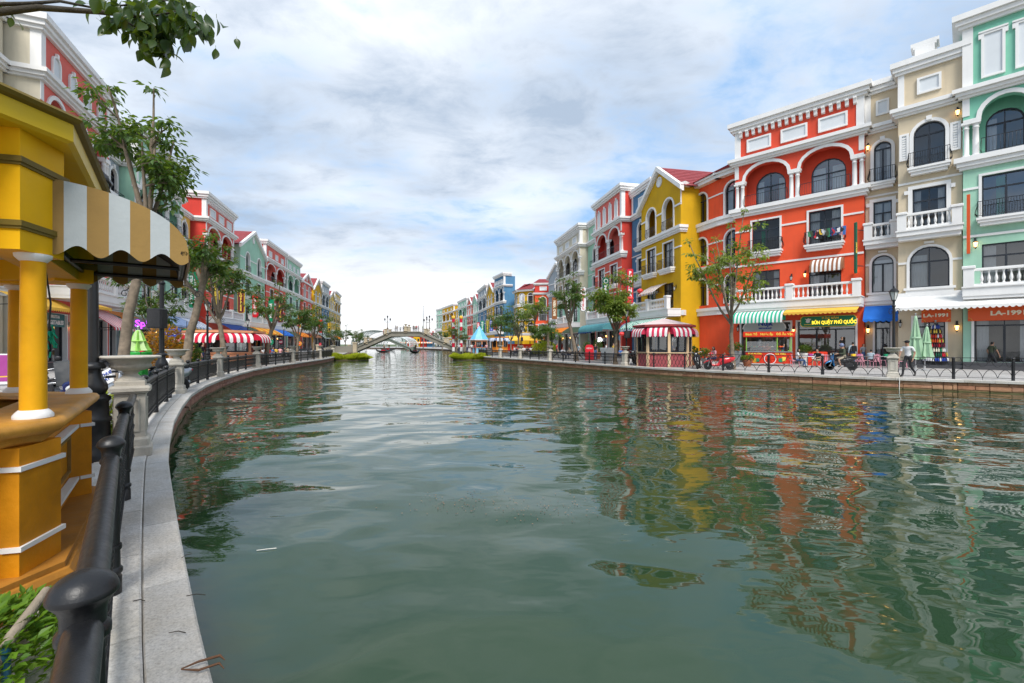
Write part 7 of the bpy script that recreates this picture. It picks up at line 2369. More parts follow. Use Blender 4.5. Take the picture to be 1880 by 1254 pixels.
person(at(1438, 34.2), 34.2, 60, 'person in a dark blue top standing at the right end of the red cart', 'stand', 'navy', 'navy', 1.6)
for px, Y, f, lb, sh, kd in ((1033, 47, 20, 'seated person in white at the cafe right of the brown vertical sign', 'white', 'sit'), (1046, 47.5, -40, 'seated person in beige beside the one in white at the cafe', 'khaki', 'sit'), (1113, 52, 90, 'standing person in red and white behind the big white planter', 'white', 'stand')):
    person(at(px, Y), Y, f, lb, kd, sh, 'navy', 1.66)
rr = random.Random(9)
for px, Y, f, lb, sh, kd in ((1022, 50, 70, 'person in red walking past the cafe by the brown vertical sign', 'red', 'walk'), (1063, 44, -80, 'person in pale grey walking left of the red pavement board', 'pale', 'walk'), (1093, 45, 30, 'person in black standing right of the red pavement board', 'black', 'stand'),
        (1127, 46, -60, 'person in yellow under the teal awning beside the tree', 'yellow', 'stand'), (1139, 45, 20, 'person in blue seated under the pale blue awning', 'blue', 'sit'), (1232, 36, 90, 'person in navy walking behind the pink roofed kiosk', 'navy', 'walk'), (1585, 33.6, 10, 'person in grey standing at the far side of the pink chairs', 'grey', 'stand'),
        (1598, 31.6, 120, 'seated person in pale grey among the pink chairs', 'pale', 'sit'), (1820, 27.9, 75, 'person in olive stepping along the sea green shopfront', 'olive', 'walk'), (313, 19.3, 40, 'seated person in white among the white cafe chairs', 'white', 'sit'), (262, 18, -60, 'person in red walking on the left promenade behind the drinks stand', 'red', 'walk'),
        (372, 30, 100, 'person in black standing at the left side of the peach kiosk', 'black', 'stand')):
    person(at(px, Y), Y, f, lb, kd, sh, rr.choice(['navy', 'char', 'jeans']), rr.uniform(1.6, 1.74))
shirts = ['white', 'pink', 'grey', 'black', 'red', 'khaki', 'blue', 'white', 'yellow']
for i in range(30):
    px = 944 + 56 * (i / 29) + rr.uniform(-1, 1); Y = rr.uniform(60, 70)
    person(at(px, Y), Y, rr.uniform(0, 360), 'small seated person in the crowd of diners under the plaza trees', 'sit', shirts[i % 9], rr.choice(['navy', 'char', 'khaki']), rr.uniform(1.6, 1.75), group='diners on the far plaza')
for i in range(9):
    px = 478 + 58 * (i / 8); Y = 44 + 12 * (i / 8) + rr.uniform(-1, 1)
    person(at(px, Y), Y, rr.uniform(0, 360), 'small seated diner behind the railing past the peach kiosk', 'sit', shirts[(i * 2) % 9], 'char', 1.68, group='diners behind the left railing')
brd = [(704, 'orange', 'person in orange climbing the left slope of the bridge'), (726, 'black', 'person in black at the left end of the bridge crown'), (729, 'khaki', 'shorter person in beige beside the one in black on the bridge'), (735, 'pale', 'person in pale grey crouched low on the bridge crown'), (741, 'grey', 'tall person in grey left of the urn on the bridge'),
       (759, 'black', 'person in black right of the urn on the bridge, leftmost of a close group'), (762, 'khaki', 'second person in the close group right of the bridge urn'), (765, 'red', 'third person, in dark red, in the close group on the bridge'), (768.5, 'navy', 'last person of the close group right of the bridge urn'), (776, 'green', 'person in green near the flagpole on the bridge'),
       (795, 'red', 'person in red on the right slope of the bridge'), (800, 'grey', 'person in grey behind the one in red on the right slope'), (804, 'white', 'person in white on the right slope of the bridge'), (810, 'black', 'person in black lowest on the right slope of the bridge')]
for px, sh, lb in brd:
    xx = abs(px - 748) / F * 106; z = 4.5 if xx < 3.3 else 4.5 - (xx - 3.3) * 4.35 / 9.9
    person(at(px, 106.2), 106.2 , rr.choice([0, 40, -40, 90, -90]), lb, 'stand', sh, 'char', 1.5 if 'crouched' not in lb else 1.15, z=z, group='people on the stone bridge')
for px, Y, sh, lb in ((866, 78, 'white', 'person in white near the blue tent kiosk'), (885, 76, 'blue', 'person in blue in front of the blue tent kiosk'), (893, 76, 'pink', 'person in pink right of the blue tent kiosk'), (872, 77, 'red', 'person in red at the counter of the blue tent kiosk'), (843, 84, 'white', 'person in white by the striped poles'), (858, 82, 'grey', 'person in grey between the bridge foot and the blue tent')):
    person(at(px, Y), Y, rr.uniform(0, 360), lb, 'stand', sh, 'navy', 1.68)

# ---------------------------------------------------------------- scooters and motorbikes
def loft(m, secs, n, mat):
    vs = []; fs = []
    for x, z, hw, hh, pw in secs:
        for k in range(n):
            a = 2 * PI * k / n; c, s_ = math.cos(a), math.sin(a)
            vs.append((x, hw * math.copysign(abs(c) ** pw, c), z + hh * math.copysign(abs(s_) ** pw, s_)))
    for i in range(len(secs) - 1):
        for k in range(n):
            j = (k + 1) % n
            fs.append((i * n + k, i * n + j, (i + 1) * n + j, (i + 1) * n + k))
    m.add(vs, fs, mat, True)
    e = (len(secs) - 1) * n
    m.add(vs, [tuple(range(n - 1, -1, -1)), tuple(range(e, e + n))], mat)
_sm = {}
def scooter(x, y, rot, label, bodym, seatm=None, style='scooter', lean=0.12, plate=False, screen=False, acc=None, group='parked two wheelers'):
    """front of the machine along +x"""
    acc = acc or bodym
    key = (bodym.name, style, screen, acc.name)
    seatm = seatm or BLACKP
    t = thing('scooter' if style == 'scooter' else 'motorbike', label, 'scooter' if style == 'scooter' else 'motorbike', (x, y, 0), rot, group)
    t.rotation_euler = (lean, 0, rot)
    if key not in _sm:
        d = []
        wr, wb = (0.235, 1.22) if style == 'scooter' else (0.29, 1.26)
        ty = MB(); rm = MB()
        Q = Matrix.Rotation(PI / 2, 4, 'X')
        pr = [(wr - 0.075, -0.04), (wr - 0.02, -0.052), (wr, -0.025), (wr, 0.025), (wr - 0.02, 0.052), (wr - 0.075, 0.04), (wr - 0.085, 0), (wr - 0.075, -0.04)]
        ty.lathe(pr, 22, RUBBER, M=Q)
        rm.lathe([(wr - 0.072, -0.035), (wr - 0.10, -0.02), (wr - 0.10, 0.02), (wr - 0.072, 0.035)], 18, CHROME, M=Q); rm.lathe([(0.045, -0.06), (0.045, 0.06)], 10, CHROME, M=Q)
        for k in range(5):
            a = 2 * PI * k / 5; rm.tube([(0.03 * math.cos(a), 0, 0.03 * math.sin(a)), ((wr - 0.09) * math.cos(a), 0, (wr - 0.09) * math.sin(a))], 0.018, 5, CHROME)
        tym, rmm = ty.mesh('tyre'), rm.mesh('rim')
        b = MB(); zf = 0.30 if style == 'scooter' else 0.42
        if style == 'scooter':
            loft(b, [(-0.88, 0.72, 0.06, 0.05, .8), (-0.78, 0.66, 0.13, 0.14, .8), (-0.5, 0.60, 0.18, 0.20, .8), (-0.2, 0.54, 0.19, 0.22, .75), (-0.02, 0.44, 0.16, 0.2, .75), (0.08, 0.30, 0.15, 0.09, .6), (0.34, 0.27, 0.16, 0.07, .6), (0.46, 0.30, 0.15, 0.08, .6)], 14, bodym)
        else:
            loft(b, [(-0.92, 0.78, 0.04, 0.03, .9), (-0.75, 0.72, 0.10, 0.09, .8), (-0.4, 0.64, 0.12, 0.13, .8), (-0.1, 0.56, 0.10, 0.14, .8), (0.2, 0.60, 0.09, 0.12, .8), (0.42, 0.72, 0.10, 0.12, .8)], 14, bodym)
        s = MB()
        loft(s, [(0.44, 0.28, 0.14, 0.05, .7), (0.50, 0.45, 0.20, 0.11, .7), (0.53, 0.68, 0.21, 0.13, .7), (0.50, 0.88, 0.15, 0.09, .8), (0.46, 1.0, 0.09, 0.05, .8)], 14, acc)
        hd = MB(); loft(hd, [(0.36, 0.98, 0.11, 0.06, .8), (0.48, 0.99, 0.14, 0.085, .8), (0.57, 0.96, 0.10, 0.07, .8)], 12, bodym)
        fe = MB(); loft(fe, [(0.34 + 0.1, 0.50, 0.05, 0.02, .8), (0.58, 0.55, 0.09, 0.05, .8), (0.76, 0.50, 0.08, 0.05, .8), (0.90, 0.40, 0.06, 0.03, .8)], 10, acc)
        st = MB(); loft(st, [(-0.80, 0.81, 0.10, 0.03, .7), (-0.6, 0.80, 0.15, 0.05, .7), (-0.25, 0.77, 0.14, 0.05, .7), (-0.02, 0.76, 0.08, 0.035, .7)], 12, seatm)
        hb = MB(); hb.tube([(0.36, 0.36, 1.04), (0.42, 0.2, 1.05), (0.47, 0, 1.02), (0.42, -0.2, 1.05), (0.36, -0.36, 1.04)], 0.014, 6, CHROME)
        for sg in (-1, 1): hb.tube([(0.37, sg * 0.34, 1.04), (0.33, sg * 0.45, 1.03)], 0.02, 7, BLACKP)
        fk = MB()
        for sg in (-1, 1): fk.tube([(0.66, sg * 0.07, wr), (0.48, sg * 0.07, 0.8)], 0.02, 7, CHROME)
        mi = MB(); mi.tube([(0, 0, 0), (0.02, 0.03, 0.17)], 0.007, 5, BLACKP); mi.ball((0.02, 0.05, 0.20), 0.058, BLACKP, 10, 7, (0.3, 1, 0.7))
        hl = MB(); hl.ball((0.58, 0, 0.95), 0.065, LAMPGL, 10, 7, (0.5, 1.2, 0.8))
        tl_ = MB(); tl_.ball((-0.88, 0, 0.72), 0.05, SG['red'], 8, 6, (0.6, 1.6, 0.8))
        en = MB(); en.bbox(-0.6, -0.15, -0.09, 0.09, 0.2, 0.42, BLACKP, 0.03); en.tube([(-0.2, -0.14, 0.28), (-0.6, -0.17, 0.28), (-0.85, -0.17, 0.36)], [0.025, 0.05, 0.045], 8, CHROME)
        pa = MB(); pa.tube([(-0.25, 0.08, 0.2), (-0.3, 0.22, 0.02)], 0.012, 5, IRON)
        _sm[key] = (tym, rmm, b.mesh('body'), s.mesh('front_shield'), hd.mesh('handlebar_cover'), fe.mesh('mudguard'), st.mesh('seat'), hb.mesh('handlebar'), fk.mesh('fork'), mi.mesh('mirror'), hl.mesh('headlight'), tl_.mesh('tail_light'), en.mesh('engine'), pa.mesh('kickstand'), wr)
    q = _sm[key]; wr = q[-1]
    for xx in (-0.58, 0.66):
        o = put('wheel', q[0], t, (xx, 0, wr)); put('rim', q[1], o)
    names = ('body', 'front_shield', 'handlebar_cover', 'mudguard', 'seat', 'handlebar', 'fork')
    for i, n in enumerate(names):
        put(n, q[2 + i], t)
    for sg in (-1, 1):
        o = put('mirror', q[9], t, (0.40, sg * 0.24, 1.05)); o.scale = (1, sg, 1)
    put('headlight', q[10], t); put('tail_light', q[11], t); put('engine', q[12], t); put('kickstand', q[13], t)
    if screen:
        m = MB(); m.prism([(0.0, 0), (0.02, 0), (-0.12, 0.34), (-0.14, 0.34)], -0.16, 0.16, paint('smoked_screen', (0.03, 0.035, 0.04), 0.15, 0.1), 'y', Matrix.Translation((0.52, 0, 1.0))); m.build('windscreen', t)
    if plate:
        m = MB(); m.box(-0.19, 0.19, -0.008, 0.008, -0.14, 0.14, SG['white']); o = m.build('paper_sign', t, (0.36, 0, 1.22)); o.rotation_euler = (0.25, -0.5, PI / 2 - 0.15)
        text('CHO THUÊ', 0.085, SG['blue'], o, (0, -0.012, 0.04)); text('XE MÁY', 0.085, SG['blue'], o, (0, -0.012, -0.06))
    return t
NAVYP = paint('navy_bike_paint', (0.02, 0.03, 0.12), 0.25, 0.1, coat=0.5); REDP = paint('red_bike_paint', (0.55, 0.012, 0.02), 0.25, 0.08, coat=0.5); BLKP = paint('black_bike_paint', (0.015, 0.015, 0.017), 0.25, 0.1, coat=0.4); BLUP = paint('blue_bike_paint', (0.02, 0.22, 0.55), 0.25, 0.1, coat=0.5); SILP = paint('silver_bike_paint', (0.4, 0.42, 0.45), 0.3, 0.1, metal=0.6)
scooter(-6.3, 6.75, R(-50), 'dark blue scooter with a white paper sign on its handlebar behind the lamp post', NAVYP, plate=False, screen=True)
scooter(-7.35, 7.9, R(-38), 'red and black scooter parked behind the nearest stone pedestal', REDP)
t_ = thing('paper_sign', 'white paper sign with hand lettering propped on the scooter beside the lamp post', 'sign', (at(192, 7.4), 7.4, hz(708, 7.4)), 0.0)
m = MB(); m.prism([(-0.17, 0), (0.17, 0), (0.17, 0.24), (-0.17, 0.24)], -0.006, 0.006, SG['white'], 'y', Matrix.Rotation(R(-26), 4, 'Y') @ Matrix.Rotation(-0.2, 4, 'X')); b_ = m.build('board', t_)
for s_, z_ in (('CHO THUÊ', 0.165), ('XE MÁY', 0.075)):
    o_ = text(s_, 0.072, SG['blue'], b_, (0, 0, 0)); o_.matrix_local = Matrix.Rotation(R(-26), 4, 'Y') @ Matrix.Rotation(-0.2, 4, 'X') @ Matrix.Translation((0, -0.010, z_)) @ Matrix.Rotation(PI / 2, 4, 'X')
scooter(-9.3, 9.3, R(-62), 'black motorbike with a round mirror seen between the kiosk columns', BLKP, style='bike')
scooter(-9.0, 10.3, R(-15), 'silver scooter parked beside the thick tree trunk', SILP)
for i, (px, Y, m_, lb) in enumerate(((290, 14.3, SILP, 'silver scooter behind the lamp post with the loudspeaker'), (272, 15.2, BLKP, 'black scooter left of the lamp post with the loudspeaker'))):
    scooter(at(px, Y), Y, R(-140 + 30 * i), lb, m_)
scooter(at(1321, 27.6), 27.6, R(168), 'red scooter parked behind the ogee railing', REDP, SILP)
scooter(at(1283, 28.8), 28.8, R(-118), 'black motorbike parked right of the pink roofed kiosk', BLKP, style='bike')
scooter(at(1545, 27.0), 27.0, R(172), 'blue and black motorbike with its rider stopped in front of the pink chairs', BLKP, style='bike', lean=0.0, acc=BLUP)
person(at(1549, 27.0), 27.0, R(0) - 98, 'rider in an olive top, shorts and a helmet on the blue motorbike', 'ride', 'olive', 'khaki', 1.70, shorts=True, sleeve=True, extras=('helmet', 'face'))
scooter(at(1160, 34.5), 34.5, R(-140), 'black motorbike parked left of the pink roofed kiosk', BLKP, style='bike')
scooter(at(1168, 36.5), 36.5, R(-120), 'dark motorbike behind the one left of the pink roofed kiosk', BLKP, style='bike')

# ---------------------------------------------------------------- furniture
def chair_meshes(mat):
    s = MB(); s.bbox(-0.2, 0.2, -0.2, 0.2, 0.43, 0.455, mat, 0.02)
    k = MB()
    for x in (-0.18, 0.18): k.tube([(x, 0.19, 0.44), (x * 0.95, 0.26, 0.85)], 0.013, 6, mat)
    k.tube([(-0.18, 0.26, 0.84), (0, 0.275, 0.87), (0.18, 0.26, 0.84)], 0.014, 6, mat)
    for x in (-0.09, 0, 0.09): k.box(x - 0.025, x + 0.025, 0.195, 0.205, 0.45, 0.86, mat, Matrix.Translation((0, 0.0, 0)) @ Matrix.Shear('XY', 4, (0, 0)) if False else None)
    l = MB(); l.tube([(0, 0, 0.44), (0.05, 0.05, 0)], 0.014, 6, mat)
    return s.mesh('seat'), k.mesh('backrest'), l.mesh('leg')
CH = {}
def chair(x, y, rot, label, mat=PINKM, group='pink metal chairs', s=1.0, cat='chair'):
    if mat.name not in CH: CH[mat.name] = chair_meshes(mat)
    a, b, c = CH[mat.name]
    t = thing('chair', label, cat, (x, y, 0), rot, group); t.scale = (s,) * 3
    put('seat', a, t); put('backrest', b, t)
    for sx, sy, r_ in ((1, 1, 0), (-1, 1, PI / 2), (-1, -1, PI), (1, -1, -PI / 2)):
        put('leg', c, t, (sx * 0.17, sy * 0.17, 0), r_)
    return t
for px, Y, ro, lb in ((1461, 30.75, 1.1, 'pink metal chair under the seated person in white'), (1504, 31.05, -1.1, 'pink metal chair under the seated person in black'), (1516, 29.9, 2.5, 'empty pink metal chair left of the blue motorbike'), (1450, 32.2, 0.4, 'pink metal chair beside the red food cart'),
                      (1579, 29.6, 2.2, 'pink metal chair right of the blue motorbike, nearest one'), (1589, 31.2, 0.5, 'pink metal chair half hidden behind the one right of the motorbike'), (1606, 29.5, 3.0, 'pink metal chair left of the stone urn, facing the shop'), (1617, 31.6, 0.2, 'pink metal chair under the street lamp by the urn'), (1657, 29.5, -2.2, 'pink metal chair between the urn and the walking man')):
    chair(at(px, Y), Y, ro, lb)
def table(x, y, label, top=SG['white'], leg=CHROME, h=0.74, r0=0.34, sq=True):
    t = thing('table', label, 'table', (x, y, 0), 0.3)
    m = MB()
    if sq: m.bbox(-r0, r0, -r0, r0, h - 0.03, h, top, 0.01)
    else: m.lathe([(r0, h - 0.03), (r0, h)], 18, top)
    m.build('table_top', t); m = MB(); m.tube([(0, 0, 0.02), (0, 0, h - 0.03)], 0.035, 8, leg); m.build('leg', t); m = MB(); m.bbox(-0.22, 0.22, -0.22, 0.22, 0, 0.03, leg, 0.01); m.build('foot', t)
    return t
table(at(1482, 30.9), 30.9, 'white square cafe table between the two seated people'); table(at(1593, 30.3), 30.3, 'white square cafe table right of the blue motorbike'); table(at(1629, 30.2), 30.2, 'white square cafe table just left of the stone urn')
for px, Y, c_, lb in ((1488, 30.9, 'magenta', 'pink napkin box on the table between the seated people'), (1567, 30.4, 'yellow', 'pale yellow box on the table behind the blue motorbike'), (1576, 30.4, 'magenta', 'pink box beside the pale yellow one'), (1627, 30.2, 'green', 'green napkin box on the table by the urn')):
    m = MB(); m.bbox(-0.12, 0.12, -0.09, 0.09, 0, 0.16, SG[c_], 0.02); tag(m.build('napkin_box', None, (at(px, Y), Y, 0.74)), lb, 'box')
table(at(1571, 30.4), 30.4, 'white square table with coloured boxes behind the blue motorbike')
YP = paint('yellow_plastic', (0.80, 0.52, 0.02), 0.35, 0.06)
chair(at(8, 15.6), 15.6, 2.6, 'yellow plastic chair at the left edge behind the kiosk column', YP, 'yellow chairs')
for i, (px, Y) in enumerate(((342, 24.5), (350, 25.0), (357, 24.6), (364, 25.3))):
    chair(at(px, Y), Y, 0.5 * i, ('leftmost of the four yellow chairs before the orange shrub', 'second yellow chair right of the orange shrub', 'third yellow chair right of the orange shrub', 'yellow chair closest to the peach kiosk')[i], YP, 'yellow chairs')
WP = paint('white_plastic', (0.75, 0.74, 0.70), 0.4, 0.06)
for i, (px, Y) in enumerate(((302, 17.0), (309, 18.2), (318, 17.4), (326, 18.5))):
    chair(at(px, Y), Y, 1.0 * i, ('white chair right behind the loudspeaker lamp post', 'second white chair right of the loudspeaker lamp post', 'white chair left of the second stone urn', 'white chair just behind the second stone urn')[i], WP, 'white cafe chairs')
table(at(313, 18.0), 18.0, 'white round cafe table among white chairs behind the railing', WP, WP, sq=False)
for i in range(7):
    px = 950 + i * 8; Y = 62 + (i % 3) * 2.5
    table(at(px, Y), Y, 'small far cafe table among the plaza diners', SG['brown'])['group'] = 'cafe tables on the far plaza'
for i in range(4):
    px = 482 + i * 15; Y = 45 + i * 3
    table(at(px, Y), Y, 'small far table among the diners past the peach kiosk', SG['brown'])['group'] = 'tables past the peach kiosk'
# closed parasols
def parasol(x, y, label, h, r0, low, mat, seed=1, tilt=0.0):
    t = thing('parasol', label, 'parasol', (x, y, 0), 0); t.rotation_euler = (0, tilt, 0)
    r = random.Random(seed); n = 16; vs = []; fs = []
    k_ = h - low; lv = [(0.04, h), (0.08, h - 0.05 * k_), (0.12, h - 0.16 * k_), (0.12 + (r0 - 0.12) * 0.35, low + k_ * 0.5), (r0 * 0.82, low + 0.16 * k_), (r0, low + 0.03 * k_), (r0 * 0.96, low)]
    for j, (rr_, z) in enumerate(lv):
        for i in range(n):
            f = (1.0 if i % 2 else 0.55) if j > 1 else 1.0
            a = 2 * PI * i / n + j * 0.05
            vs.append((rr_ * f * math.cos(a), rr_ * f * math.sin(a), z + (r.uniform(-0.05, 0.02) * k_ if j >= 5 else 0)))
    for j in range(len(lv) - 1):
        for i in range(n):
            k = (i + 1) % n; fs.append((j * n + i, (j + 1) * n + i, (j + 1) * n + k, j * n + k))
    m = MB(); alt = mat if isinstance(mat, tuple) else (mat, mat)
    for q_ in (0, 1): m.add(vs, [f_ for k2, f_ in enumerate(fs) if (k2 % n // 2) % 2 == q_], alt[q_])
    m.build('canopy', t)
    m = MB(); m.lathe([(0.10 + r0 * 0.30, low + k_ * 0.50), (0.10 + r0 * 0.33, low + k_ * 0.46)], 14, alt[0]); m.build('strap', t)
    m = MB(); m.tube([(0, 0, 0.05), (0, 0, h + 0.1)], 0.028, 8, CHROME); m.ball((0, 0, h + 0.1), 0.05, CHROME, 8, 6); m.build('pole', t)
    m = MB(); m.lathe([(0.32, 0), (0.32, 0.06), (0.06, 0.1), (0.05, 0.3)], 16, paint('parasol_base', (0.3, 0.3, 0.3), 0.8, 0.1)); m.build('base', t)
SAGE = cloth('sage_green_cloth', (0.36, 0.53, 0.36))
parasol(at(1681, 27.2), 27.2, 'tall closed sage green parasol behind the walking man', 3.25, 0.5, 0.75, SAGE, 1); parasol(at(1697, 27.0), 27.0, 'shorter closed sage green parasol leaning beside the bottle display', 2.6, 0.42, 0.8, SAGE, 2, 0.06)
LGREEN = cloth('lime_green_cloth', (0.33, 0.62, 0.13))
t = thing('drinks_stand', 'round bright green drinks stand under a closed lime parasol behind the stone urn', 'stand', (at(254, 14.5), 14.5, 0))
m = MB(); m.lathe([(0.26, 0), (0.24, 0.9), (0.33, 1.0), (0.36, 1.28), (0.37, 1.3), (0.33, 1.28), (0.1, 1.26)], 20, paint('bright_green_plastic', (0.03, 0.45, 0.06), 0.3, 0.06)); m.build('tub', t)
parasol(at(254, 14.5), 14.5, 'closed lime green parasol standing in the round green drinks stand', 2.0, 0.34, 1.34, (LGREEN, cloth('pale_lime_cloth', (0.55, 0.70, 0.36))), 5)

# red food cart
t = thing('food_cart', 'red food cart with a white wheel and yellow lettering before the grey arched sign', 'food cart', (at(1410, 33), 33, 0), -0.45)
m = MB(); m.bbox(-1.45, 1.45, -0.45, 0.45, 0.18, 0.98, C_RD, 0.03); m.build('body', t)
m = MB(); m.bbox(-1.5, 1.5, -0.5, 0.5, 0.98, 1.04, CHROME, 0.01); m.build('counter', t)
m = MB()
for x in (-1.4, 0.55, 1.4):
    for y_ in (-0.42, 0.42): m.box(x - 0.025, x + 0.025, y_ - 0.025, y_ + 0.025, 1.04, 2.1, paint('lime_post', (0.25, 0.5, 0.08), 0.4, 0.1))
m.build('post', t, stuff=True)
m = MB(); m.bbox(-1.62, 1.62, -0.52, 0.52, 2.08, 2.45, C_RD, 0.02); rf = m.build('sign_board', t)
text('Bánh Tổ   Nước Ép   Đồ Ăn Vặt', 0.22, SG['gold'], rf, (0, -0.53, 2.26), bold=0.006)
m = MB(); m.box(-1.4, 0.5, -0.42, 0.42, 1.3, 1.32, GLASS); m.box(-1.4, 0.5, -0.425, -0.42, 1.04, 1.75, GLASS); m.build('glass_case', t)
bd = [o for o in t.children if o.name.startswith('body')][0]
text('Cá Viên', 0.2, SG['gold'], bd, (0.75, -0.46, 0.86), bold=0.005); text('Bánh Mì Xiên', 0.16, SG['gold'], bd, (-0.85, -0.46, 0.87), bold=0.005)
m = MB(); m.tube([(0.1 + 0.36 * math.cos(a), -0.47, 0.50 + 0.36 * math.sin(a)) for a in [2 * PI * k / 28 for k in range(29)]], 0.028, 6, SG['white'])
for k in range(6): m.tube([(0.1, -0.47, 0.5), (0.1 + 0.34 * math.cos(k * PI / 3), -0.47, 0.5 + 0.34 * math.sin(k * PI / 3))], 0.012, 5, C_RD)
m.build('wheel', t)
m = MB(); r = random.Random(8)
for i in range(60):
    m.ball((r.uniform(-1.3, 1.3), r.uniform(-0.3, 0.3), r.choice([1.09, 1.37])), r.uniform(0.04, 0.085), r.choice([SG['orange'], SG['yellow'], SG['green'], SG['red'], LGREEN, SG['cream'], C_BR]), 6, 5, (1.3, 1, 0.8))
tag(m.build('snacks', None, t.location, -0.45), 'colourful snacks and fruit on the red food cart', 'snacks')['kind'] = 'stuff'
m = MB()
for i, (x, z, c_) in enumerate(((-1.0, 0.42, 'orange'), (-0.7, 0.4, 'green'), (-0.85, 0.38, 'yellow'), (0.95, 0.5, 'gold'), (0.75, 0.42, 'green'))):
    m.box(x - 0.12, x + 0.12, -0.462, -0.452, z - 0.14, z + 0.14, SG[c_])
m.build('food_picture', t, stuff=True)
# bottle pyramid
bp = onb(TA, 1.9, -0.42, 0.44)
t = thing('bottle_display', 'tapering tower of coloured bottles and cans in front of the small LA-1991 window', 'display', bp, TA.rotation_euler.z)
r = random.Random(6)
cols = [['blue', 'white'], ['maroon', 'gold', 'dgreen', 'red'], ['white', 'cream', 'green'], ['dgreen', 'maroon', 'red'], ['red', 'orange', 'gold'], ['red', 'white', 'orange'], ['black', 'gold'], ['blue', 'blue', 'white']]
zc = 0.0
sm_ = MB()
for k in range(8):
    rad = 0.66 - 0.062 * k; h = 0.30
    q = MB(); q.lathe([(rad, zc), (rad, zc + 0.025)], 20, BLACKP, smooth=False); q.build('shelf', t)
    nb = int(2 * PI * rad / 0.125)
    for i in range(nb):
        a = 2 * PI * i / nb
        cc = SG[r.choice(cols[k])]
        ck = ('bot', cc.name)
        if ck not in _bm:
            b = MB(); b.lathe([(0.044, 0), (0.046, 0.13), (0.03, 0.18), (0.016, 0.2), (0.016, 0.255), (0.018, 0.26)], 8, cc); _bm[ck] = b.mesh('bottle')
        put('bottle', _bm[ck], t, ((rad - 0.06) * math.cos(a), (rad - 0.06) * math.sin(a), zc + 0.026))
    zc += h
m = MB(); m.tube([(0, 0, 0), (0, 0, zc + 0.1)], 0.08, 8, BLACKP); m.lathe([(0.02, zc), (0.12, zc + 0.12), (0.03, zc + 0.16), (0.09, zc + 0.26), (0.01, zc + 0.3)], 6, CHROME, smooth=False); m.build('core', t)
# laundry on a balcony
b0 = OR
t = thing('laundry', 'row of colourful clothes drying on a balcony rail of the orange red shophouse', 'laundry', onb(b0, 5.62, -0.56, 10.35), b0.rotation_euler.z)
r = random.Random(14)
for i in range(24):
    x = 0.1 + i * 0.095; L_ = r.uniform(0.35, 0.72); w_ = r.uniform(0.09, 0.15)
    mt = M_(r.choice(['navy', 'black', 'jeans', 'pink', 'blue', 'white', 'olive', 'yellow', 'char', 'grey', 'green', 'navy', 'red']))
    m = MB(); vs = []
    for z in (0.02, -L_ * 0.5, -L_):
        for xx in (-w_, 0, w_): vs.append((x + xx * (1 if z > -0.1 else r.uniform(0.7, 1.1)), -0.03 + r.uniform(-.03, .03), z + r.uniform(-.03, .03)))
    m.add(vs, [(0, 1, 4, 3), (1, 2, 5, 4), (3, 4, 7, 6), (4, 5, 8, 7)], mt, True); m.build('garment', t)
# paper lanterns
for px, py, Y, lb in ((1158, 548, 45.2, 'round red paper lantern hanging lower left of the yellow house terrace'), (1175, 534, 43.6, 'round red paper lantern hanging by the striped awning of the yellow house'), (1141.5, 613, 47, 'round red lantern beside the loudspeaker of the pink kiosk lamp post')):
    t = thing('paper_lantern', lb, 'lantern', (at(px, Y), Y, hz(py, Y)), 0, 'red paper lanterns')
    m = MB(); m.lathe([(0.08, -0.2), (0.2, -0.15), (0.3, -0.02), (0.3, 0.03), (0.2, 0.16), (0.08, 0.2)], 16, emit('red_paper', (0.7, 0.03, 0.02), 0.15, (0.65, 0.04, 0.04)), flute=0.05); m.build('shade', t)
    m = MB(); m.tube([(0, 0, 0.2), (0, 0, 0.9)], 0.01, 4, BLACKP); m.tube([(0, 0, -0.2), (0, 0, -0.5)], 0.03, 5, SG['red']); m.build('cord', t)
# planters and boards on the right promenade
def planter(x, y, label, r0, h, mat, plant=None, ph=0.8):
    t = thing('planter', label, 'planter', (x, y, 0))
    m = MB(); m.lathe([(r0 * 0.6, 0), (r0 * 0.75, h * 0.5), (r0, h * 0.94), (r0, h), (r0 * 0.85, h), (r0 * 0.8, h * 0.9), (0.02, h * 0.88)], 18, mat); m.build('pot', t)
    if plant: bush(x, y, 'leafy plant in the ' + label, r0 * 1.1, r0 * 1.1, ph, 260, 0.2, plant, z=h * 0.86, name='potted_plant', cat='plant', seed=int(x * 10) % 97)
planter(at(1115, 38), 38, 'big white bowl planter behind the railing left of the pink roofed kiosk', 0.62, 1.25, WP)
POT = paint('terracotta_pot', (0.34, 0.12, 0.06), 0.8, 0.2)
planter(at(1254, 33.0), 33.0, 'terracotta pot right of the pink roofed kiosk', 0.32, 0.9, POT, LEAFR, 1.1); planter(at(1272, 33.5), 33.5, 'low pot by the arched door of the corner house', 0.3, 0.6, POT, LEAF, 0.9)
planter(at(1294, 34.5), 34.5, 'grey pot left of the slender tree', 0.3, 0.5, CHROME, LEAFR, 0.8); planter(at(1372, 31.8), 31.8, 'low terracotta pot at the left end of the red food cart', 0.36, 0.45, POT, LEAFR, 0.35)
planter(at(1350, 31.5), 31.5, 'grey box planter with a fern beside the slender tree', 0.4, 1.1, paint('grey_planter', (0.2, 0.21, 0.22), 0.7, 0.2), LEAF, 0.7); planter(at(1478, 33.5), 33.5, 'white box planter with grasses behind the cafe table', 0.36, 0.9, WP, LEAF, 0.7)
planter(at(1078, 47), 47, 'round pot with a dark clipped bush by the cafe', 0.35, 0.7, POT, LEAFD, 1.3); planter(at(1098, 48), 48, 'dark pot with a leafy bush by the red board', 0.35, 0.7, POT, LEAFD, 1.5)
t = thing('cool_box', 'red cool box with a white label beside the blue motorbike', 'box', (at(1500, 33.2), 33.2, 0), -0.5)
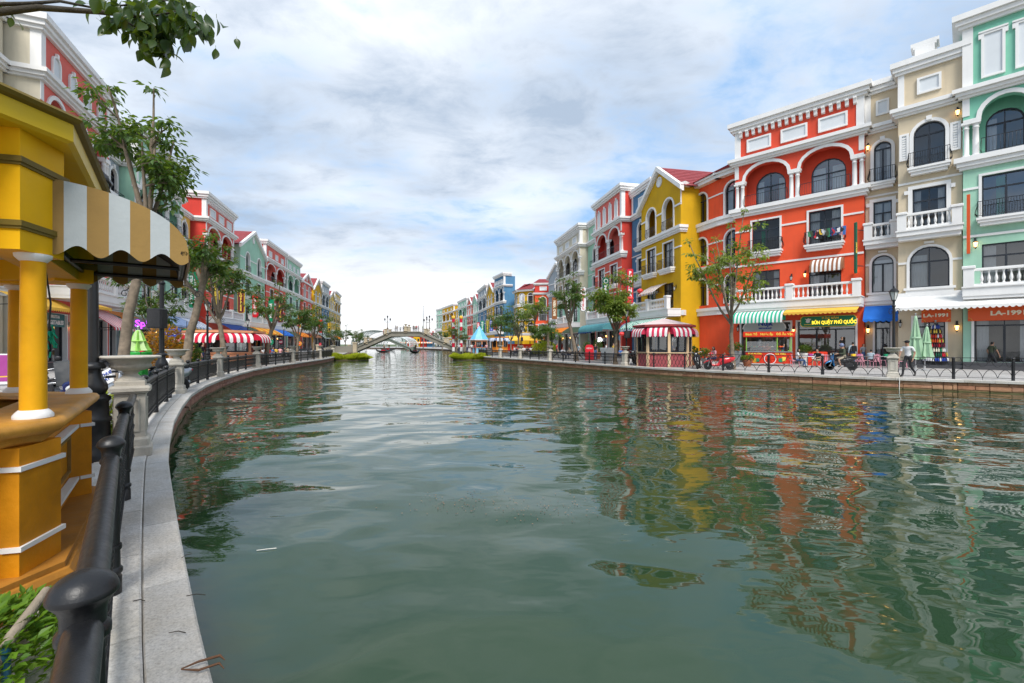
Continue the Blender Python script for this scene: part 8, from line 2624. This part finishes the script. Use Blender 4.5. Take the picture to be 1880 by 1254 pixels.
m = MB(); m.bbox(-0.6, 0.6, -0.35, 0.35, 0, 1.0, C_RD, 0.04); m.build('body', t); m = MB(); m.box(-0.35, 0.35, -0.358, -0.351, 0.5, 0.85, SG['white']); m.build('label_panel', t); text('BÁN SỈ', 0.16, SG['blue'], t, (0, -0.365, 0.68))
t = thing('pavement_sign', 'red pavement board with a rounded top before the cafe', 'sign', (at(1082, 44), 44, 0), 0)
m = MB(); m.prism([(-0.4, 0), (0.4, 0), (0.4, 1.3), (0.25, 1.5), (-0.25, 1.5), (-0.4, 1.3)], -0.04, 0.04, SG['red'], 'y'); m.build('board', t); text('MENU', 0.2, SG['white'], t, (0, -0.05, 1.15))
m = MB(); m.tube([(0, 0, 0.0), (0.01, -0.02, -0.14), (0.0, -0.03, -0.2), (-0.03, -0.05, -0.42), (-0.02, -0.06, -0.62)], 0.014, 6, WP)
q, a_ = RIGHT.off(RIGHT.at_px(1650), -0.09)
tag(m.build('hose', None, (q.x, q.y, 0.03)), 'thin white hose hanging from the coping below the walking man', 'hose')
# grey stone ring round the thick tree
m = MB(); m.lathe([(0.42, 0), (0.42, 0.38), (0.5, 0.4), (0.5, 0.46), (0.3, 0.46)], 18, STONE); tag(m.build('tree_planter', None, (-9.95, 11.5, 0)), 'round stone ring at the foot of the thick pale trunk', 'planter')
# boats
def gondola(x, y, label, rot, shirt):
    t = thing('gondola', label, 'boat', (x, y, WZ), rot, 'gondolas beyond the bridge')
    m = MB(); loft(m, [(-3.2, 0.9, 0.03, 0.12, 1), (-2.4, 0.35, 0.3, 0.2, 1), (-1, 0.18, 0.6, 0.24, 1), (1, 0.18, 0.6, 0.24, 1), (2.4, 0.38, 0.28, 0.2, 1), (3.2, 1.0, 0.03, 0.14, 1)], 10, BLACKP); m.build('hull', t)
    m = MB(); m.bbox(-0.5, 0.3, -0.4, 0.4, 0.3, 0.6, SG['red'], 0.03); m.build('seat', t)
    person(x + 0.3 * math.cos(rot), y + 0.3 * math.sin(rot), R(0) + 20, 'boatman in a ' + shirt + ' top on the ' + label.split(' under')[0] + (' under' + label.split(' under')[1] if ' under' in label else ''), 'stand', shirt, 'char', 1.7, z=WZ + 0.35)
gondola(at(704, 118), 118, 'gondola under the left half of the bridge', 1.2, 'khaki'); gondola(at(762, 110), 110, 'dark gondola under the middle of the bridge', 1.4, 'navy'); gondola(at(713, 150), 150, 'farthest small gondola near the second bridge', 0.9, 'red')
# litter on the foreground stone and in the shrub
t = thing('dry_leaf', 'curled brown dry leaf lying on the granite coping', 'leaf', (-1.50, 2.16, 0.012), 0.3)
m = MB(); m.tube([(-0.06, 0, 0.01), (0.0, 0.03, 0.012), (0.09, 0.035, 0.02), (0.12, 0.0, 0.015)], [0.003, 0.006, 0.007, 0.002], 5, paint('dry_leaf_brown', (0.13, 0.06, 0.028), 0.7, 0.3)); m.tube([(-0.06, 0, 0.008), (0.02, -0.03, 0.008), (0.1, -0.012, 0.012), (0.13, -0.05, 0.006)], [0.003, 0.006, 0.006, 0.002], 5, paint('dry_leaf_brown', (0, 0, 0))); m.build('blade', t)
for i, (x, y, a, l, lb) in enumerate(((-1.93, 2.78, 0.1, 0.11, 'short dry twig lying across the coping joint'), (-1.78, 2.42, 0.0, 0.09, 'straight thin twig on the outer coping slab'), (-2.36, 3.30, 1.2, 0.07, 'tiny curved twig by the coping joint'), (-2.23, 2.72, 0.05, 0.07, 'thin dark twig at the foot of a railing post'))):
    m = MB(); m.tube([(-l / 2, 0, 0), (0, 0.008, 0.004), (l / 2, 0, 0)], 0.0025, 5, paint('dark_bark', (0, 0, 0))); tag(m.build('twig', None, (x, y, 0.016), a), lb, 'twig')
m = MB(); m.tube([(-2.18, 1.86, 0.12), (-2.25, 2.05, 0.24), (-2.33, 2.28, 0.32)], [0.026, 0.024, 0.02], 8, paint('weathered_stick', (0.30, 0.25, 0.19), 0.9, 0.35, 14, 0.6, 60)); tag(m.build('stick', None), 'weathered grey stick leaning in the bright green shrub', 'stick')
m = MB(); m.tube([(-2.20, 1.98, 0.0), (-2.19, 1.97, 0.24)], 0.016, 10, paint('blue_pipe', (0.02, 0.10, 0.18), 0.4, 0.1)); tag(m.build('pipe', None), 'short dark blue pipe standing in the bright green shrub', 'pipe')
r = random.Random(21); m = MB()
for i in range(320):
    k = r.random(); cx_w, cy_w = -1.1 + 2.4 * k, 5.6 + 0.25 * math.sin(k * 7) + 0.35 * k
    x, y = cx_w + r.gauss(0, 0.32), cy_w + r.gauss(0, 0.22)
    s_ = r.uniform(0.004, 0.016); a = r.uniform(0, 6.28)
    m.add([(x - s_ * math.cos(a), y - s_ * math.sin(a), WZ + 0.012), (x + s_ * 0.5 * math.sin(a), y - s_ * 0.5 * math.cos(a), WZ + 0.013), (x + s_ * math.cos(a), y + s_ * math.sin(a), WZ + 0.012), (x - s_ * 0.5 * math.sin(a), y + s_ * 0.5 * math.cos(a), WZ + 0.013)], [(0, 1, 2, 3)], r.choice([paint('floating_debris', (0.28, 0.17, 0.09), 0.8, 0.2), paint('floating_debris_dark', (0.12, 0.07, 0.04), 0.8, 0.2)]))
o = m.build('floating_debris', None, stuff=True); o['label'] = 'thin film of floating leaf litter on the water'
for i, (px, py, l, mt, lb) in enumerate(((487, 1012, 0.17, WP, 'white floating stick on the water near the bank'), (590, 815, 0.1, BARK, 'brown twig floating left of the middle of the water'))):
    Y = 2.05 * F / (py - 632)
    m = MB(); m.tube([(-l / 2, 0, 0), (0, 0.02, 0.004), (l / 2, 0.05, 0)], 0.004, 5, mt); tag(m.build('twig', None, (at(px, Y), Y, WZ + 0.008)), lb, 'twig')
# pipe outlet in the left bank wall
q, a_ = LEFT.off(LEFT.at_y(13.0), 0.02)
m = MB(); m.tube([(-0.12, 0, 0), (0.06, 0, 0), (0.07, 0, -0.1)], 0.03, 8, MORT); tag(m.build('outlet_pipe', None, (q.x, q.y, -0.25)), 'small reddish outlet pipe in the bank wall past the nearest urn', 'pipe')

# ---------------------------------------------------------------- lettering becomes plain mesh
fonts = [o for o in C.objects if o.type == 'FONT']
dg = bpy.context.evaluated_depsgraph_get()
for o in fonts:
    me = bpy.data.meshes.new_from_object(o.evaluated_get(dg))
    n = o.name; par = o.parent; ml = o.matrix_local.copy()
    bpy.data.objects.remove(o)
    if len(me.vertices):
        q = bpy.data.objects.new('lettering', me); C.objects.link(q); q.parent = par; q.matrix_local = ml
